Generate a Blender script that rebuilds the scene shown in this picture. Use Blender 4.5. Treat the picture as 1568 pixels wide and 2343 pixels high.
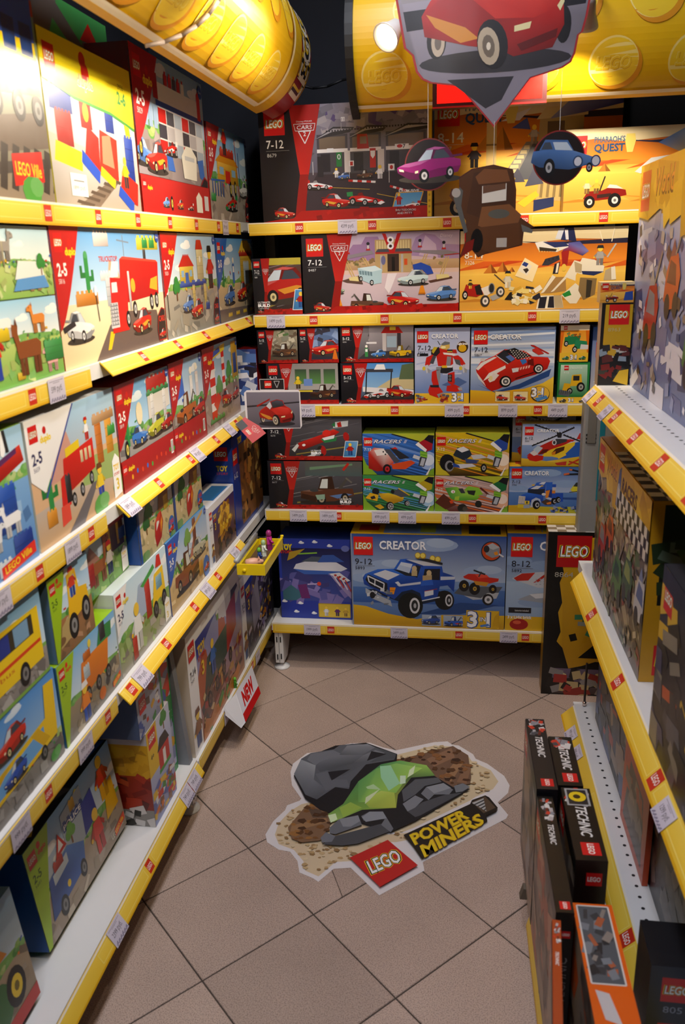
import bpy, math, random
from mathutils import Vector, Matrix

random.seed(7)
for _o in list(bpy.data.objects):
    bpy.data.objects.remove(_o)
SC = bpy.context.scene
COL = SC.collection

# ------------------------------------------------------------------ camera
def make_camera():
    yaw, pit, roll = -0.155622266, 0.306202907, -0.0304823428
    f = Vector((math.sin(yaw) * math.cos(pit), math.cos(yaw) * math.cos(pit), -math.sin(pit)))
    r = f.cross(Vector((0, 0, 1))).normalized()
    u = r.cross(f)
    c, s = math.cos(roll), math.sin(roll)
    r2, u2 = r * c + u * s, u * c - r * s
    cam = bpy.data.cameras.new('camera')
    o = bpy.data.objects.new('camera', cam)
    COL.objects.link(o)
    o.matrix_world=Matrix(((r2.x,u2.x,-f.x,0.0),(r2.y,u2.y,-f.y,0.0),(r2.z,u2.z,-f.z,1.5162),(0,0,0,1)))
    cam.sensor_fit = 'HORIZONTAL'
    cam.sensor_width = 36.0
    cam.lens = 1893.51 / 1568.0 * 36.0
    cam.clip_start = 0.02
    cam.dof.use_dof = True
    cam.dof.focus_distance = 2.85
    cam.dof.aperture_fstop = 7.5
    SC.camera = o
make_camera()

# ------------------------------------------------------------------ world, light, exposure
SC.view_settings.view_transform = 'Standard'
SC.view_settings.look = 'None'
SC.view_settings.gamma = 1.0
SC.view_settings.use_curve_mapping = False
SC.view_settings.exposure = 0.12
CY = SC.cycles
CY.max_bounces = 6
CY.diffuse_bounces = 3
CY.glossy_bounces = 3
CY.transmission_bounces = 3
CY.transparent_max_bounces = 8
CY.caustics_reflective = False
CY.caustics_refractive = False
CY.sample_clamp_indirect = 4.0
CY.adaptive_threshold = 0.03

W = bpy.data.worlds.new('shop_air')
SC.world = W
W.use_nodes = True
W.node_tree.nodes['Background'].inputs[0].default_value = (0.75, 0.86, 1.0, 1)
W.node_tree.nodes['Background'].inputs[1].default_value = 0.0

def add_light(kind, name, loc, aim, energy, color, **kw):
    l = bpy.data.lights.new(name, kind)
    l.energy = energy
    l.color = color
    for k, v in kw.items():
        setattr(l, k, v)
    o = bpy.data.objects.new(name, l)
    COL.objects.link(o)
    o.location = loc
    d = Vector(aim) - Vector(loc)
    o.rotation_euler = d.to_track_quat('-Z', 'Y').to_euler()
    return o

# the shop's ceiling luminaires above the aisle (their housings are built below)
CEIL_LAMPS = [(-0.18, 0.55, 2.86), (-0.18, 1.75, 2.86), (-0.25, -0.75, 2.86)]
for i, (lx, ly, lz) in enumerate(CEIL_LAMPS):
    add_light('AREA', 'ceiling_panel_light', (lx, ly, lz - 0.035), (lx, ly, 0), 13.5, (0.88, 0.90, 1.0),
              shape='RECTANGLE', size=0.22, size_y=1.0)

# ------------------------------------------------------------------ materials
def lin(c):
    def f(v):
        v /= 255.0
        return v / 12.92 if v <= 0.04045 else ((v + 0.055) / 1.055) ** 2.4
    if isinstance(c, str):
        c = (int(c[0:2], 16), int(c[2:4], 16), int(c[4:6], 16))
    return (f(c[0]), f(c[1]), f(c[2]), 1.0)

_LC = {}
def lc(c):
    if c not in _LC:
        _LC[c] = lin(c)
    return _LC[c]

def shade(c, f):
    r, g, b = int(c[0:2], 16), int(c[2:4], 16), int(c[4:6], 16)
    if f <= 1:
        r, g, b = r * f, g * f, b * f
    else:
        k = f - 1
        r, g, b = r + (255 - r) * k, g + (255 - g) * k, b + (255 - b) * k
    return '%02x%02x%02x' % (int(min(255, r)), int(min(255, g)), int(min(255, b)))

MATS = {}
def mat(name,col,rough=0.5,metal=0.0,spec=0.5,grain=0.0,gscale=60.0,emit=0.0,emit_col=None,alpha=1.0,trans=0.0,bump=0.0):
    if name in MATS:
        return MATS[name]
    m = bpy.data.materials.new(name)
    m.use_nodes = True
    nt = m.node_tree
    b = nt.nodes['Principled BSDF']
    c = lc(col) if isinstance(col, str) else col
    b.inputs['Base Color'].default_value = c
    b.inputs['Roughness'].default_value = rough
    b.inputs['Metallic'].default_value = metal
    b.inputs['Specular IOR Level'].default_value = spec
    if trans:
        b.inputs['Transmission Weight'].default_value = trans
    b.inputs['Alpha'].default_value = alpha
    if emit:
        b.inputs['Emission Color'].default_value = lc(emit_col or col)
        b.inputs['Emission Strength'].default_value = emit
    if grain or bump:
        tc = nt.nodes.new('ShaderNodeTexCoord')
        n = nt.nodes.new('ShaderNodeTexNoise')
        n.inputs['Scale'].default_value = gscale
        n.inputs['Detail'].default_value = 5.0
        nt.links.new(tc.outputs['Object'], n.inputs['Vector'])
        if grain:
            mx = nt.nodes.new('ShaderNodeMixRGB')
            mx.blend_type = 'MULTIPLY'
            mx.inputs['Fac'].default_value = 1.0
            mx.inputs['Color1'].default_value = c
            rp = nt.nodes.new('ShaderNodeMapRange')
            rp.inputs['To Min'].default_value = 1.0 - grain
            rp.inputs['To Max'].default_value = 1.0 + grain
            nt.links.new(n.outputs['Fac'], rp.inputs['Value'])
            nt.links.new(rp.outputs['Result'], mx.inputs['Color2'])
            nt.links.new(mx.outputs['Color'], b.inputs['Base Color'])
        if bump:
            bp = nt.nodes.new('ShaderNodeBump')
            bp.inputs['Strength'].default_value = bump
            bp.inputs['Distance'].default_value = 0.002
            nt.links.new(n.outputs['Fac'], bp.inputs['Height'])
            nt.links.new(bp.outputs['Normal'], b.inputs['Normal'])
    MATS[name] = m
    return m

def print_mat(name, rough, emit=0.0, coat=0.0):
    m = bpy.data.materials.new(name)
    m.use_nodes = True
    nt = m.node_tree
    b = nt.nodes['Principled BSDF']
    a = nt.nodes.new('ShaderNodeVertexColor')
    a.layer_name = 'Col'
    nt.links.new(a.outputs['Color'], b.inputs['Base Color'])
    tc = nt.nodes.new('ShaderNodeTexCoord')
    n = nt.nodes.new('ShaderNodeTexNoise')
    n.inputs['Scale'].default_value = 35.0
    n.inputs['Detail'].default_value = 3.0
    nt.links.new(tc.outputs['Object'], n.inputs['Vector'])
    rp = nt.nodes.new('ShaderNodeMapRange')
    rp.inputs['To Min'].default_value = rough - 0.06
    rp.inputs['To Max'].default_value = rough + 0.06
    nt.links.new(n.outputs['Fac'], rp.inputs['Value'])
    nt.links.new(rp.outputs['Result'], b.inputs['Roughness'])
    b.inputs['Specular IOR Level'].default_value = 0.5
    if emit:
        nt.links.new(a.outputs['Color'], b.inputs['Emission Color'])
        b.inputs['Emission Strength'].default_value = emit
    return m

M_CARD = print_mat('printed_card', 0.32)
M_MATTE = print_mat('printed_paper', 0.6)
M_VINYL = print_mat('printed_vinyl', 0.42)

# ------------------------------------------------------------------ object helpers
def link(o, parent=None):
    COL.objects.link(o)
    if parent is not None:
        o.parent = parent
    return o

def tag(o, label=None, cat=None, group=None, kind=None):
    if label:
        o['label'] = label
    if cat:
        o['category'] = cat
    if group:
        o['group'] = group
    if kind:
        o['kind'] = kind
    return o

def empty(name, loc=(0, 0, 0), rotz=0.0, parent=None):
    o = bpy.data.objects.new(name, None)
    o.empty_display_size = 0.05
    link(o, parent)
    o.location = loc
    o.rotation_euler = (0, 0, rotz)
    return o

class MB:
    """collects simple solids into one mesh"""
    def __init__(s):
        s.v, s.f, s.c = [], [], []
    def quad(s, *pts, col=None):
        n = len(s.v)
        s.v += [tuple(p) for p in pts]
        s.f.append(tuple(range(n, n + len(pts))))
        s.c.append(col)
        return s
    def box(s, x0, x1, y0, y1, z0, z1, col=None, cols=None):
        n = len(s.v)
        s.v+=[(x0,y0,z0),(x1,y0,z0),(x1,y1,z0),(x0,y1,z0),(x0,y0,z1),(x1,y0,z1),(x1,y1,z1),(x0,y1,z1)]
        fs=[(0,1,5,4),(1,2,6,5),(2,3,7,6),(3,0,4,7),(4,5,6,7),(3,2,1,0)]   # front right back left top bottom
        for i, f in enumerate(fs):
            s.f.append(tuple(n + k for k in f))
            s.c.append(cols[i] if cols else col)
        return s
    def tube(s, p, q, r, n=8, col=None, r2=None, caps=True):
        p, q = Vector(p), Vector(q)
        d = (q - p).normalized()
        a = d.orthogonal().normalized()
        b = d.cross(a)
        r2 = r if r2 is None else r2
        k = len(s.v)
        for i in range(n):
            t = 2 * math.pi * i / n
            e = a * math.cos(t) + b * math.sin(t)
            s.v.append(tuple(p + e * r))
            s.v.append(tuple(q + e * r2))
        for i in range(n):
            j = (i + 1) % n
            s.f.append((k + 2 * i, k + 2 * j, k + 2 * j + 1, k + 2 * i + 1))
            s.c.append(col)
        if caps:
            s.f.append(tuple(k + 2 * i for i in reversed(range(n))))
            s.c.append(col)
            s.f.append(tuple(k + 2 * i + 1 for i in range(n)))
            s.c.append(col)
        return s
    def path(s, pts, r, n=8, col=None):
        for a, b in zip(pts[:-1], pts[1:]):
            s.tube(a, b, r, n, col)
        return s
    def lathe(s, prof, c=(0, 0, 0), n=16, col=None, axis=None):
        """prof: (radius, height) pairs round the local z axis; axis turns it"""
        k = len(s.v)
        m = Matrix.Identity(3)
        if axis is not None:
            m = Vector((0, 0, 1)).rotation_difference(Vector(axis)).to_matrix()
        c = Vector(c)
        for (r, z) in prof:
            for i in range(n):
                t = 2 * math.pi * i / n
                s.v.append(tuple(c + m @ Vector((r * math.cos(t), r * math.sin(t), z))))
        for a in range(len(prof) - 1):
            for i in range(n):
                j = (i + 1) % n
                s.f.append((k + a * n + i, k + a * n + j, k + (a + 1) * n + j, k + (a + 1) * n + i))
                s.c.append(col)
        s.f.append(tuple(k + i for i in reversed(range(n))))
        s.c.append(col)
        s.f.append(tuple(k + (len(prof) - 1) * n + i for i in range(n)))
        s.c.append(col)
        return s
    def prism(s, poly, axis, a0, a1, col=None):
        """extrude a 2D polygon along x, y or z"""
        def mk(p, t):
            return {'x': (t, p[0], p[1]), 'y': (p[0], t, p[1]), 'z': (p[0], p[1], t)}[axis]
        k, n = len(s.v), len(poly)
        s.v += [mk(p, a0) for p in poly] + [mk(p, a1) for p in poly]
        for i in range(n):
            j = (i + 1) % n
            s.f.append((k + i, k + j, k + n + j, k + n + i))
            s.c.append(col)
        s.f.append(tuple(k + i for i in reversed(range(n))))
        s.c.append(col)
        s.f.append(tuple(k + n + i for i in range(n)))
        s.c.append(col)
        return s
    def mesh(s, name, smooth=False):
        me = bpy.data.meshes.new(name)
        me.from_pydata(s.v, [], s.f)
        if any(c is not None for c in s.c):
            at = me.color_attributes.new('Col', 'FLOAT_COLOR', 'CORNER')
            buf = []
            for f, c in zip(s.f, s.c):
                if isinstance(c, (list, tuple)):
                    for cc in c:
                        buf += lc(cc)
                else:
                    buf += list(lc(c or 'ffffff')) * len(f)
            at.data.foreach_set('color', buf)
        if smooth:
            me.shade_smooth()
        me.update()
        return me
    def obj(s, name, m, parent=None, smooth=False, fix=True):
        me = s.mesh(name, smooth)
        if fix and not any(c is not None for c in s.c):
            import bmesh
            bm = bmesh.new()
            bm.from_mesh(me)
            bmesh.ops.recalc_face_normals(bm, faces=bm.faces)
            bm.to_mesh(me)
            bm.free()
        me.materials.append(m)
        o = bpy.data.objects.new(name, me)
        return link(o, parent)

#------------------------------------------------------------------flat print: letters and shapes as thin coloured layers
_TXT = {}
def glyphs(s, bold, shear):
    key = (s, round(bold, 3), round(shear, 2))
    if key in _TXT:
        return _TXT[key]
    cu = bpy.data.curves.new('lettering', 'FONT')
    cu.body = s
    cu.size = 1.0
    cu.resolution_u = 2
    cu.offset = bold
    cu.shear = shear
    cu.fill_mode = 'FRONT'
    o = bpy.data.objects.new('lettering', cu)
    me = o.to_mesh()
    me.calc_loop_triangles()
    co = [(v.co.x, v.co.y) for v in me.vertices]
    tris = [tuple(co[i] for i in t.vertices) for t in me.loop_triangles]
    o.to_mesh_clear()
    bpy.data.objects.remove(o)
    bpy.data.curves.remove(cu)
    CAP = 0.70
    tris = [tuple((x / CAP, y / CAP) for x, y in t) for t in tris]
    xs = [p[0] for t in tris for p in t] or [0, 1]
    _TXT[key] = (tris, min(xs), max(xs))
    return _TXT[key]

def clip(pts, cols, x0, x1, y0, y1):
    for ax, lim, sg in ((0, x0, 1), (0, x1, -1), (1, y0, 1), (1, y1, -1)):
        out, oc = [], []
        n = len(pts)
        for i in range(n):
            p, q = pts[i], pts[(i + 1) % n]
            a, b = (p[ax] - lim) * sg, (q[ax] - lim) * sg
            if a >= 0:
                out.append(p)
                oc.append(cols[i])
            if (a >= 0) != (b >= 0):
                t = a / (a - b)
                out.append((p[0] + (q[0] - p[0]) * t, p[1] + (q[1] - p[1]) * t))
                ca, cb = cols[i], cols[(i + 1) % n]
                oc.append(tuple(ca[k] + (cb[k] - ca[k]) * t for k in range(4)))
        pts, cols = out, oc
        if len(pts) < 3:
            return [], []
    return pts, cols

class Art:
    """print on a face A wide and 1 high (in heights); shapes are clipped to the face"""
    def __init__(s, w, h, bands=0):
        s.w, s.h, s.A = w, h, w / h
        s.prims = []
        s.layer = 0
        s.M = [(1, 0, 0, 0, 1, 0, 1)]
        s.region = None
        s.bands = bands
        s.pk = 1.0
    # transforms -------------------------------------------------
    def push(s, x, y, k, flip=False, rot=0.0, ky=None):
        a, b, c, d, e, f, up = s.M[-1]
        ky = k if ky is None else ky
        ky *= up
        cr, sr = math.cos(rot), math.sin(rot) * up
        fx = -1 if flip else 1
        # local (lx,ly) -> (x + k*fx*lx*cr - ky*ly*sr, y + k*fx*lx*sr + ky*ly*cr)
        A, B, C = k * fx * cr, -ky * sr, x
        D, E, F = k * fx * sr, ky * cr, y
        s.M.append((a*A+b*D,a*B+b*E,a*C+b*F+c,d*A+e*D,d*B+e*E,d*C+e*F+f,1))
        return s
    def src(s, x0, y0, x1, y1):
        kx, ky = s.A / (x1 - x0), 1.0 / (y1 - y0)
        s.M.append((kx, 0, -x0 * kx, 0, -ky, 1 + y0 * ky, -1))
        return s
    def pop(s):
        s.M.pop()
        return s
    def tp(s, p):
        a, b, c, d, e, f, _ = s.M[-1]
        return (a * p[0] + b * p[1] + c, d * p[0] + e * p[1] + f)
    # shapes -----------------------------------------------------
    def _add(s, pts, cols):
        r = s.region or (0, s.A, 0, 1)
        if any(p[0] < r[0] or p[0] > r[1] or p[1] < r[2] or p[1] > r[3] for p in pts):
            pts, cols = clip(pts, cols, *r)
        if len(pts) >= 3:
            s.prims.append((pts, cols, s.layer))
    def poly(s, pts, col, cols=None):
        cc = [lc(c) for c in cols] if cols else [lc(col)] * len(pts)
        s._add([s.tp(p) for p in pts], cc)
        s.layer += 1
        return s
    def rect(s, x0, y0, x1, y1, col, col2=None):
        """col at y0, col2 at y1"""
        s.poly([(x0, y0), (x1, y0), (x1, y1), (x0, y1)], col, [col, col, col2 or col, col2 or col])
        return s
    def ell(s, cx, cy, rx, ry=None, col='000000', n=18, rot=0.0, col2=None):
        ry = rx if ry is None else ry
        c, d = math.cos(rot), math.sin(rot)
        pts, cols = [], []
        for i in range(n):
            t = 2 * math.pi * i / n
            x, y = rx * math.cos(t), ry * math.sin(t)
            pts.append((cx + x * c - y * d, cy + x * d + y * c))
            cols.append(col if col2 is None or math.sin(t) < 0 else col2)
        return s.poly(pts, col, cols)
    def line(s, p, q, w, col):
        dx, dy = q[0] - p[0], q[1] - p[1]
        l = math.hypot(dx, dy) or 1
        nx, ny = -dy / l * w / 2, dx / l * w / 2
        return s.poly([(p[0]+nx,p[1]+ny),(q[0]+nx,q[1]+ny),(q[0]-nx,q[1]-ny),(p[0]-nx,p[1]-ny)],col)
    def lines(s, pts, w, col, close=False):
        pp = pts + [pts[0]] if close else pts
        for a, b in zip(pp[:-1], pp[1:]):
            s.line(a, b, w, col)
        return s
    def text(s, t, x, y, h, col, width=None, bold=0.0, shear=0.0, anchor='l', rot=0.0):
        tris, xa, xb = glyphs(t, bold, shear)
        up = s.M[-1][6]
        kx = h if width is None else width / (xb - xa)
        off = {'l': 0.0, 'c': -(xb - xa) * kx / 2, 'r': -(xb - xa) * kx}[anchor]
        cr, sr = math.cos(rot), math.sin(rot)
        c4 = lc(col)
        for tr in tris:
            pts = []
            for gx, gy in tr:
                lx, ly = (gx - xa) * kx + off, gy * h * up
                pts.append(s.tp((x + lx * cr - ly * sr, y + lx * sr + ly * cr)))
            s._add(pts, [c4] * 3)
        s.layer += 1
        return s
    def logo(s, x, y, k, kx=None, simple=False, red='d0181a'):
        """red square with the maker's letters; x,y = lower left in current units"""
        up = s.M[-1][6]
        kx = kx or k
        s.poly([(x, y), (x + kx, y), (x + kx, y + k * up), (x, y + k * up)], red)
        cx, by = x + kx * 0.5, y + k * 0.34 * up
        if simple:
            s.text('LEGO', cx, by, k * 0.34, 'f4ece4', width=kx * 0.82, bold=0.03, anchor='c')
            return s
        s.text('LEGO', cx, by, k * 0.33, 'f5d21c', width=kx * 0.90, bold=0.075, shear=0.12, anchor='c')
        s.text('LEGO', cx, by, k * 0.33, '141012', width=kx * 0.85, bold=0.05, shear=0.12, anchor='c')
        s.text('LEGO', cx, by, k * 0.33, 'ffffff', width=kx * 0.79, bold=0.015, shear=0.12, anchor='c')
        return s
    def clutter(s, x0, y0, x1, y1, n, pal, smin, smax, seed=0):
        rnd = random.Random(seed * 131 + n)
        for _ in range(n):
            cx, cy = rnd.uniform(x0, x1), rnd.uniform(y0, y1)
            w, h = rnd.uniform(smin, smax), rnd.uniform(smin, smax) * 0.6
            t = rnd.uniform(-0.6, 0.6)
            c, d = math.cos(t), math.sin(t)
            k = rnd.uniform(-0.3, 0.3)
            pts=[(cx+a*c-b*d,cy+a*d+b*c) for a,b in ((-w,-h),(w,-h+k*h),(w*(1-abs(k)),h),(-w,h*(1-k*0.5)))]
            s.poly(pts, rnd.choice(pal))
        return s
    # output -----------------------------------------------------
    def build(s, name, m, parent=None, place=None, dz=0.00003, base=0.0004, clean=True):
        """place(u,v,lift) -> xyz ; default is the front of a carton, centred, facing local -y"""
        if place is None:
            def place(u, v, l):
                return (u * s.h - s.w / 2, -l, v * s.h)
        vs, fs, buf = [], [], []
        for pts, cols, lay in s.prims:
            pieces = [(pts, cols)]
            if s.bands:
                pieces = []
                v0, v1 = min(p[1] for p in pts), max(p[1] for p in pts)
                b0, b1 = int(math.floor(v0 * s.bands)), int(math.floor(v1 * s.bands))
                for b in range(b0, b1 + 1):
                    pp, cc = clip(pts, cols, -9, 9, b / s.bands, (b + 1) / s.bands)
                    if len(pp) >= 3:
                        pieces.append((pp, cc))
            for pp, cc in pieces:
                n = len(vs)
                l = base + lay * dz
                for p in pp:
                    vs.append(place(p[0], p[1], l))
                fs.append(tuple(range(n, n + len(pp))))
                for c in cc:
                    buf += c
        me = bpy.data.meshes.new(name)
        me.from_pydata(vs, [], fs)
        at = me.color_attributes.new('Col', 'FLOAT_COLOR', 'CORNER')
        at.data.foreach_set('color', buf)
        me.materials.append(m)
        me.update()
        return link(bpy.data.objects.new(name, me), parent)

# ================================================================== the setting
M_GROUT = mat('dark_grout', '4a4038', 0.9, grain=0.25, gscale=40)
M_WALL = mat('dark_painted_wall', '2b2c33', 0.85, grain=0.15, gscale=8)
M_CEIL = mat('dark_ceiling_paint', '3a352e', 0.9, grain=0.12, gscale=6)

def tile_material():
    m = bpy.data.materials.new('speckled_floor_tile')
    m.use_nodes = True
    nt = m.node_tree
    b = nt.nodes['Principled BSDF']
    tc = nt.nodes.new('ShaderNodeTexCoord')
    geo = nt.nodes.new('ShaderNodeNewGeometry')
    n1 = nt.nodes.new('ShaderNodeTexNoise')
    n1.inputs['Scale'].default_value = 420.0
    n1.inputs['Detail'].default_value = 2.0
    n2 = nt.nodes.new('ShaderNodeTexNoise')
    n2.inputs['Scale'].default_value = 5.0
    n2.inputs['Detail'].default_value = 4.0
    nt.links.new(geo.outputs['Position'], n1.inputs['Vector'])
    nt.links.new(geo.outputs['Position'], n2.inputs['Vector'])
    r1 = nt.nodes.new('ShaderNodeValToRGB')
    r1.color_ramp.elements[0].position = 0.36
    r1.color_ramp.elements[0].color = lc('8f7b70')
    r1.color_ramp.elements[1].position = 0.52
    r1.color_ramp.elements[1].color = lc('c2aa9b')
    nt.links.new(n1.outputs['Fac'], r1.inputs['Fac'])
    oi = nt.nodes.new('ShaderNodeObjectInfo')
    mr = nt.nodes.new('ShaderNodeMapRange')
    mr.inputs['To Min'].default_value = 0.9
    mr.inputs['To Max'].default_value = 1.08
    nt.links.new(oi.outputs['Random'], mr.inputs['Value'])
    mr2 = nt.nodes.new('ShaderNodeMapRange')
    mr2.inputs['To Min'].default_value = 0.84
    mr2.inputs['To Max'].default_value = 1.14
    nt.links.new(n2.outputs['Fac'], mr2.inputs['Value'])
    mu = nt.nodes.new('ShaderNodeMath')
    mu.operation = 'MULTIPLY'
    nt.links.new(mr.outputs['Result'], mu.inputs[0])
    nt.links.new(mr2.outputs['Result'], mu.inputs[1])
    mx = nt.nodes.new('ShaderNodeMixRGB')
    mx.blend_type = 'MULTIPLY'
    mx.inputs['Fac'].default_value = 1.0
    nt.links.new(r1.outputs['Color'], mx.inputs['Color1'])
    nt.links.new(mu.outputs['Value'], mx.inputs['Color2'])
    nt.links.new(mx.outputs['Color'], b.inputs['Base Color'])
    b.inputs['Roughness'].default_value = 0.46
    b.inputs['Specular IOR Level'].default_value = 0.4
    return m
M_TILE = tile_material()

def build_floor():
    mb = MB().box(-2.2, 2.4, -1.6, 3.6, -0.06, -0.0022)
    fl=tag(mb.obj('floor',M_GROUT),'beige speckled ceramic floor tiles laid diagonally with dark joints',kind='structure')
    th = -0.7691518928
    ux, uy = math.cos(th), math.sin(th)
    vx, vy = -math.sin(th), math.cos(th)
    ox, oy = -0.561992, 1.776958
    P, G, BV, T = 0.30, 0.0034, 0.0012, 0.006
    def tile_mesh(poly, name):
        # bevelled plate from a convex outline (u,v in metres)
        n = len(poly)
        cx = sum(p[0] for p in poly) / n
        cy = sum(p[1] for p in poly) / n
        vs = []
        for k, z in ((0.0, -T), (0.0, -BV), (BV, 0.0)):
            for p in poly:
                d = math.hypot(p[0] - cx, p[1] - cy)
                f = (d - k * 1.4) / d
                vs.append((cx + (p[0] - cx) * f, cy + (p[1] - cy) * f, z))
        fs = []
        for a in range(2):
            for i in range(n):
                j = (i + 1) % n
                fs.append((a * n + i, a * n + j, (a + 1) * n + j, (a + 1) * n + i))
        fs.append(tuple(2 * n + i for i in range(n)))
        me = bpy.data.meshes.new(name)
        me.from_pydata(vs, [], fs)
        me.materials.append(M_TILE)
        return me
    g = G / 2
    me0 = tile_mesh([(g, g), (P - g, g), (P - g, P - g), (g, P - g)], 'tile')
    for i in range(-8, 9):
        for j in range(-10, 9):
            x, y = ox + P * (i * ux + j * vx), oy + P * (i * uy + j * vy)
            cx, cy = x + P / 2 * (ux + vx), y + P / 2 * (uy + vy)
            if not (-1.35 < cx < 0.95 and 0.75 < cy < 3.35):
                continue
            meshes = [me0]
            if (i, j) == (0, 0):      # the tile with a fine crack across it
                a, b = 0.228, 0.135
                meshes = [tile_mesh([(g, g), (P - g, g), (P - g, 0.088), (g, 0.205)], 'tile'),
                          tile_mesh([(P - g, 0.0895), (P - g, P - g), (g, P - g), (g, 0.2065)], 'tile')]
            for me in meshes:
                o = bpy.data.objects.new('tile', me)
                link(o, fl)
                o.location = (x, y, 0.0)
                o.rotation_euler = (0, 0, th)
    return fl
build_floor()

def plane_struct(name, *pts, m, label):
    o = MB().quad(*pts).obj(name, m, fix=False)
    return tag(o, label, kind='structure')

MB_ = MB
wl = MB().box(-1.24, -1.2, -1.6, 3.6, -0.002, 3.0).obj('wall_left', M_WALL)
tag(wl, 'dark wall behind the left shelving', kind='structure')
wb = MB().box(-1.2, 2.4, 3.32, 3.36, -0.002, 3.0).obj('wall_back', M_WALL)
tag(wb, 'dark wall behind the far shelving', kind='structure')
ce = MB().box(-1.24, 2.4, -1.6, 3.36, 3.0, 3.04).obj('ceiling', M_CEIL)
tag(ce, 'dark brown ceiling above the aisle', kind='structure')
wr = MB().box(1.3, 1.34, -1.6, 3.32, -0.002, 3.0).obj('wall_right', M_WALL)
tag(wr, 'dark wall behind the right shelving', kind='structure')

# ceiling luminaires: housing + diffuser
M_HOUSE = mat('white_lamp_housing', 'd8d8d4', 0.5)
M_DIFF = mat('lamp_diffuser', 'ffffff', 0.5, emit=2.0, emit_col='e8f0ff')
for k, (lx, ly, lz) in enumerate(CEIL_LAMPS):
    e = empty('ceiling_lamp', (lx, ly, lz))
    tag(e,['long white ceiling lamp over the front of the aisle','long white ceiling lamp over the far end of the aisle','long white ceiling lamp behind the viewer'][k],'ceiling lamp','ceiling lamps above the aisle')
    MB().box(-0.13, 0.13, -0.53, 0.53, 0.0, 0.14).obj('housing', M_HOUSE, e)
    MB().box(-0.112, 0.112, -0.505, 0.505, -0.012, 0.0).obj('diffuser', M_DIFF, e)

# ================================================================== shelving
M_WHITE = mat('white_shelf_steel', 'dcdcdc', 0.38, grain=0.03, gscale=20)
M_BLACKB = mat('black_back_panel', '15120f', 0.8, grain=0.2, gscale=30)
M_STRIP = mat('yellow_strip_plastic', 'f0c81e', 0.3, grain=0.05, gscale=25)
M_CLEAR = mat('strip_edge_plastic', 'e8e8ea', 0.3)
M_GREYST = mat('grey_post_steel', '7c8088', 0.45, grain=0.06)
M_DARK = mat('dark_slot', '17171a', 0.7)
SH = 0.039

def strip_art(length, first, spacing, SH):
    """yellow price strip print: embossed panels, small red badges, price tags"""
    a = Art(length, SH)
    A = a.A
    a.rect(0, 0, A, 1, 'e6bd34', 'f0cd4c')
    a.rect(0, 0, A, 0.10, 'd9a60f')
    a.rect(0, 0.90, A, 1, 'f4eedd')
    x = first
    k = 1.0 / SH
    prev = 0.0
    while x < length + spacing:
        x0, x1 = (x - spacing + 0.024) * k, (x - 0.024) * k
        a.rect(max(0, x0), 0.22, min(A, x1), 0.80, 'f4da6c')
        a.rect(max(0, x0 + 0.05), 0.26, min(A, x1 - 0.05), 0.76, 'ecc63e', 'f0cf52')
        x += spacing
    x = first
    while x < length:
        a.rect(x * k - 0.34, 0.16, x * k + 0.34, 0.86, 'c9321c')
        a.text('LEGO', x * k, 0.38, 0.27, 'f4e8e0', width=0.56, bold=0.02, anchor='c')
        x += spacing
    return a

def price_tag(parent, w, h, txt, place_fn):
    a = Art(w, h)
    A = a.A
    a.rect(0, 0, A, 1, 'c6bfd0', 'd2ccd9')
    a.rect(0.12, 0.86, A - 0.12, 0.885, '8b8494')
    a.rect(A * 0.3, 0.79, A * 0.7, 0.815, '8b8494')
    a.text(txt, A / 2, 0.42, 0.25, '3a3644', width=A * 0.68, anchor='c')
    rnd = random.Random(hash(txt) % 1000)
    for i in range(6):
        x = A * (0.08 + 0.15 * i)
        a.line((x, 0.05), (x + 0.17, 0.16 + 0.06 * rnd.random()), 0.06, '6f6880')
        a.line((x + 0.05, 0.17), (x + 0.2, 0.07), 0.045, '8d86a0')
    a.build('price_tag', M_MATTE, parent, place=place_fn, dz=0.00002, base=0.0012)

def add_strip(shelf, axis, fixed, a0, a1, z0, tags, tilt=0.0, first=0.12, sgn=1, spacing=0.235, SH=SH):
    """price strip along a shelf front.
    axis 'x': front faces -y at y=fixed ; axis 'y': front faces +x (sgn 1) or -x (sgn -1) at x=fixed.
    tags: list of (position along axis, text)"""
    L = a1 - a0
    ct, st = math.cos(tilt), math.sin(tilt)
    top = z0 + 0.039
    def pos(t,v,l):      # t metres along from a0 (left to right as seen),v 0..1 up the strip,l lift off it
        d = (1 - v) * SH
        out = d * st + l * ct + 0.0015
        z = top - d * ct + l * st
        if axis == 'x':
            return (a0 + t, fixed - out, z)
        if sgn > 0:
            return (fixed + out, a0 + t, z)
        return (fixed - out, a1 - t, z)
    a = strip_art(L, first, spacing, SH)
    # solid body of the strip
    mb = MB()
    q=[pos(0,0,0),pos(L,0,0),pos(L,1,0),pos(0,1,0),pos(0,0,-0.0025),pos(L,0,-0.0025),pos(L,1,-0.0025),pos(0,1,-0.0025)]
    mb.v = [tuple(p) for p in q]
    mb.f = [(0, 1, 2, 3), (7, 6, 5, 4), (0, 4, 5, 1), (2, 6, 7, 3), (1, 5, 6, 2), (0, 3, 7, 4)]
    mb.c = [None] * 6
    mb.obj('price_strip', M_STRIP, shelf)
    a.build('strip_print', M_VINYL, shelf, place=lambda u, v, l: pos(u * SH, v, l), dz=0.00002, base=0.0002)
    TW, TH = 0.062, 0.043
    for t, txt in tags:
        t0 = (t - a0 if sgn > 0 or axis == 'x' else a1 - t) - TW / 2
        price_tag(shelf,TW,TH,txt,lambda u,v,l,t0=t0: pos(t0+u*TH,(v*TH-0.003)/SH,l+0.001))

def board(parent, x0, x1, y0, y1, ztop, th=0.03):
    return MB().box(x0, x1, y0, y1, ztop - th, ztop).obj('shelf', M_WHITE, parent)

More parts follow.
